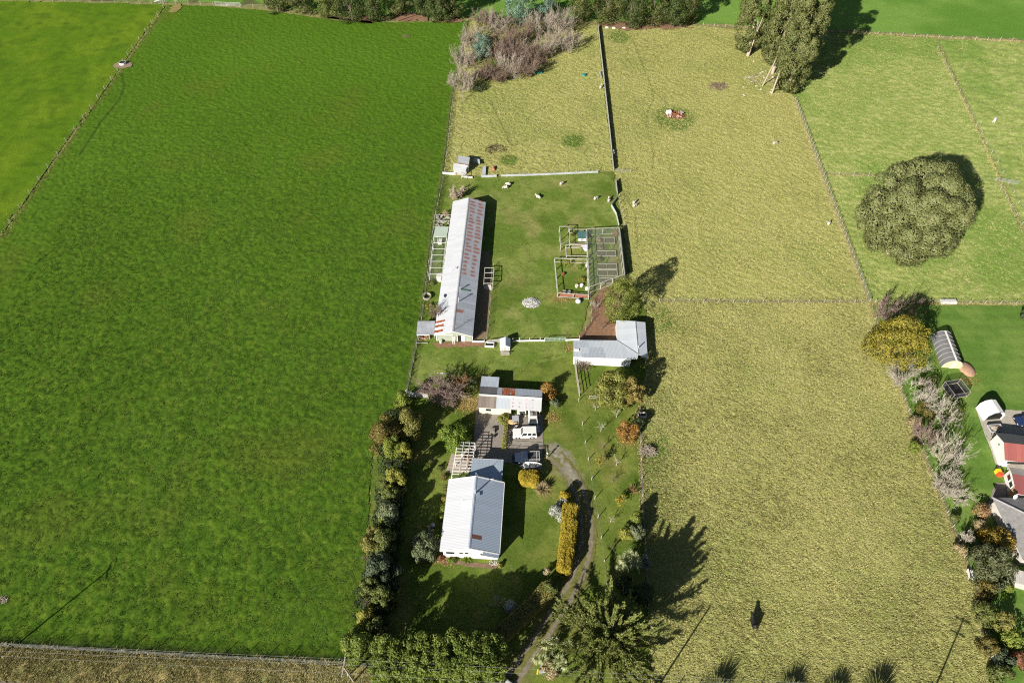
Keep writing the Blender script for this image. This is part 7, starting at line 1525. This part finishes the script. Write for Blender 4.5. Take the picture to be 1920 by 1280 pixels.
for i in range(40): q.ball((r_.uniform(-.8, .8), r_.uniform(-.45, .45), .06), (r_.uniform(.05, .13), r_.uniform(.05, .12), r_.uniform(.05, .1)), 7, 4)
q = q.build('white_stones', noisy('garden_stone', (.36, .34, .31), (.62, .60, .56), 4, .9)); q.location = P(927, 1055); tag(q, 'cluster of white stones at the front right corner of the farmhouse', 'stones', kind='stuff')
q = MB().box((0, 0, .35), (.9, .9, .7)).box((0, 0, .72), (.55, .55, .08)).build('stone_plinth', CONC); q.location = P(923, 809); tag(q, 'square grey stone plinth on the cobbled courtyard', 'plinth')
q = MB().ball((0, 0, .25), (.3, .3, .28), 10, 6).build('dark_pot', BLACK); q.location = P(927, 818); tag(q, 'round dark pot on the cobbles below the stone plinth', 'pot')
q = MB().box((0, 0, .4), (.5, 1.2, .5)).box((0, .3, .7), (.4, .3, .2)).build('trailer_jerry', STEEL, bevel=.04); q.location = P(1009, 806); tag(q, 'small grey handcart just behind the white wagon', 'cart')
o = root('garden_hurdle', P(1116, 749), -.1, 'white rectangular frame standing left of the fading yellow-green tree', 'frame'); m = MB().bar((-1.2, 0, 1.1), (1.2, 0, 1.1), .09)
for x in (-1.2, 1.2): m.bar((x, 0, 0), (x, 0, 1.1), .09)
m.bar((-1.2, 0, .5), (1.2, 0, .5), .06).build('frame', PALETIM, o)
o = root('raised_bin', P(1203, 781), .02, 'pale rectangular timber bin by the fence above the orange tree', 'bin'); m = MB()
for x, y, a, b in ((0, -.45, 1.6, .08), (0, .45, 1.6, .08), (-.76, 0, .08, .82), (.76, 0, .08, .82)): m.box((x, y, .45), (a, b, .9))
m.build('sides', noisy('lilac_timber', (.50, .46, .46), (.62, .58, .58), 2, .8), o); B('soil', (0, 0, .35), (1.5, .8, .5), DARK, o)
o = root('water_trough', P(231, 121), .3, 'round white water trough on trodden dirt between the lush left paddocks', 'trough'); MB().tube((0, 0, 0), (0, 0, .75), 1.05, 1.0, 18).build('tub', WHITE, o); MB().tube((0, 0, .6), (0, 0, .76), .9, .9, 18).build('water', noisy('trough_water', (.03, .035, .035), (.05, .055, .05), 1, .1), o)
q = MB().box((0, 0, .3), (3.4, 1.0, .6)).box((0, 0, .62), (3.0, .7, .05)).build('concrete_trough', noisy('pale_concrete', (.5, .5, .48), (.62, .62, .6), 2, .8)); q.location = P(1777, 567); tag(q, 'oblong pale concrete trough on the fence behind the neighbour lawn', 'trough')
TEAL = noisy('teal_plastic', (.02, .22, .20), (.04, .30, .27), 2, .5)
q = MB().tube((0, 0, 0), (0, 0, .7), .5, .55, 14).tube((0, 0, .6), (0, 0, .72), .42, .42, 14).build('teal_tub', TEAL); q.location = P(1095, 143); tag(q, 'teal tub standing alone in the scrub paddock', 'tub')
q = MB().box((0, 0, .3), (2.1, .7, .6)).box((0, 0, .62), (1.8, .5, .04)).build('teal_trough', TEAL, bevel=.05); q.location = P(1010, 138); tag(q, 'long teal trough at the front edge of the bare thicket', 'trough')
q = MB().tube((0, -.6, .4), (0, .6, .4), .38, .38, 12).build('orange_drum', noisy('orange_drum', (.42, .17, .09), (.5, .24, .14), 3, .7)); q.location = P(925, 318); tag(q, 'orange-brown drum lying near the iron race', 'drum')
q = MB(); r_ = random.Random(6)
for i in range(12): q.tube((r_.uniform(-.5, .5), -1.6, .15 + .09 * (i % 4)), (r_.uniform(-.5, .5), 1.6, .15 + .09 * (i % 4)), .06, n=6)
q = q.build('post_bundle', STEEL); q.location = P(1125, 141); tag(q, 'bundle of grey stakes against the solid grey fence', 'stakes')
# letterbox, sign
o = root('letterbox', P(1015, 1262), .1, 'grey letterbox with a bright yellow newspaper tube by the drive entrance', 'letterbox'); MB().tube((0, 0, 0), (0, 0, 1.0), .06, n=7).build('post', TIMBER, o); MB().box((.1, 0, 1.15), (.95, .42, .34)).build('box', STEEL, o, bevel=.05); MB().tube((-.65, -.3, 1.2), (-.45, .3, 1.2), .17, .17, 10).build('newspaper_tube', noisy('yellow_tube', (.75, .56, .02), (.82, .64, .04), 1, .5), o)
q = MB().add([(0, 0, .2), (.6, 1.1, .2), (.6, 1.1, 1.2), (0, 0, 1.2), (.06, -.03, .2), (.66, 1.07, .2), (.66, 1.07, 1.2), (.06, -.03, 1.2)], [(0, 1, 2, 3), (7, 6, 5, 4), (0, 4, 5, 1), (3, 2, 6, 7), (0, 3, 7, 4), (1, 5, 6, 2)]).build('sign_board', PALETIM); q.location = P(1010, 1258); tag(q, 'plain pale board standing edge-on behind the grey letterbox', 'board')
q = MB().tube((-2.4, -1.6, .6), (2.4, 1.6, .8), .22, .2, 10).build('white_pipe', WHITE); q.location = P(306, 3); tag(q, 'white pipe lying by the gateway at the top of the left paddock fence', 'pipe')
m = MB(); r_ = random.Random(7)
for i in range(16): x = r_.uniform(-.5, .5); m.box((r_.uniform(-7, 7), r_.uniform(-2, 2), .3), (r_.uniform(.6, 2.2), r_.uniform(.4, 1.2), .6), r_.uniform(0, 3))
q = m.build('yard_rubble', noisy('track_rubble', (.22, .17, .14), (.36, .29, .25), 1, .9)); q.location = P(335, -4); tag(q, 'brown rubble beyond the fence at the top left gateway', 'rubble', kind='stuff')
m = MB(); r_ = random.Random(17)
for i in range(26): p = P(r_.uniform(1390, 1460), r_.uniform(100, 185)); m.ball((p.x, p.y, .1), (r_.uniform(.15, .5), r_.uniform(.15, .4), r_.uniform(.12, .3)), 7, 4)
tag(m.build('pale_rocks', noisy('pale_rock', (.42, .38, .32), (.58, .54, .48), 3, .9)), 'scatter of pale rocks and bark at the feet of the gum trees', 'rocks', kind='stuff')
for i, (x, y) in enumerate(((1138, 53), (1151, 54), (1170, 54))):
    q = MB().ball((0, 0, .2), (.7, .5, .35), 9, 5).build('pale_rock', noisy('limestone', (.55, .5, .44), (.68, .63, .57), 3, .9)); q.location = P(x, y); tag(q, ('leftmost', 'middle', 'rightmost')[i] + ' of three pale rocks at the foot of the centre pines', 'rock', 'pale rocks under the centre pines')
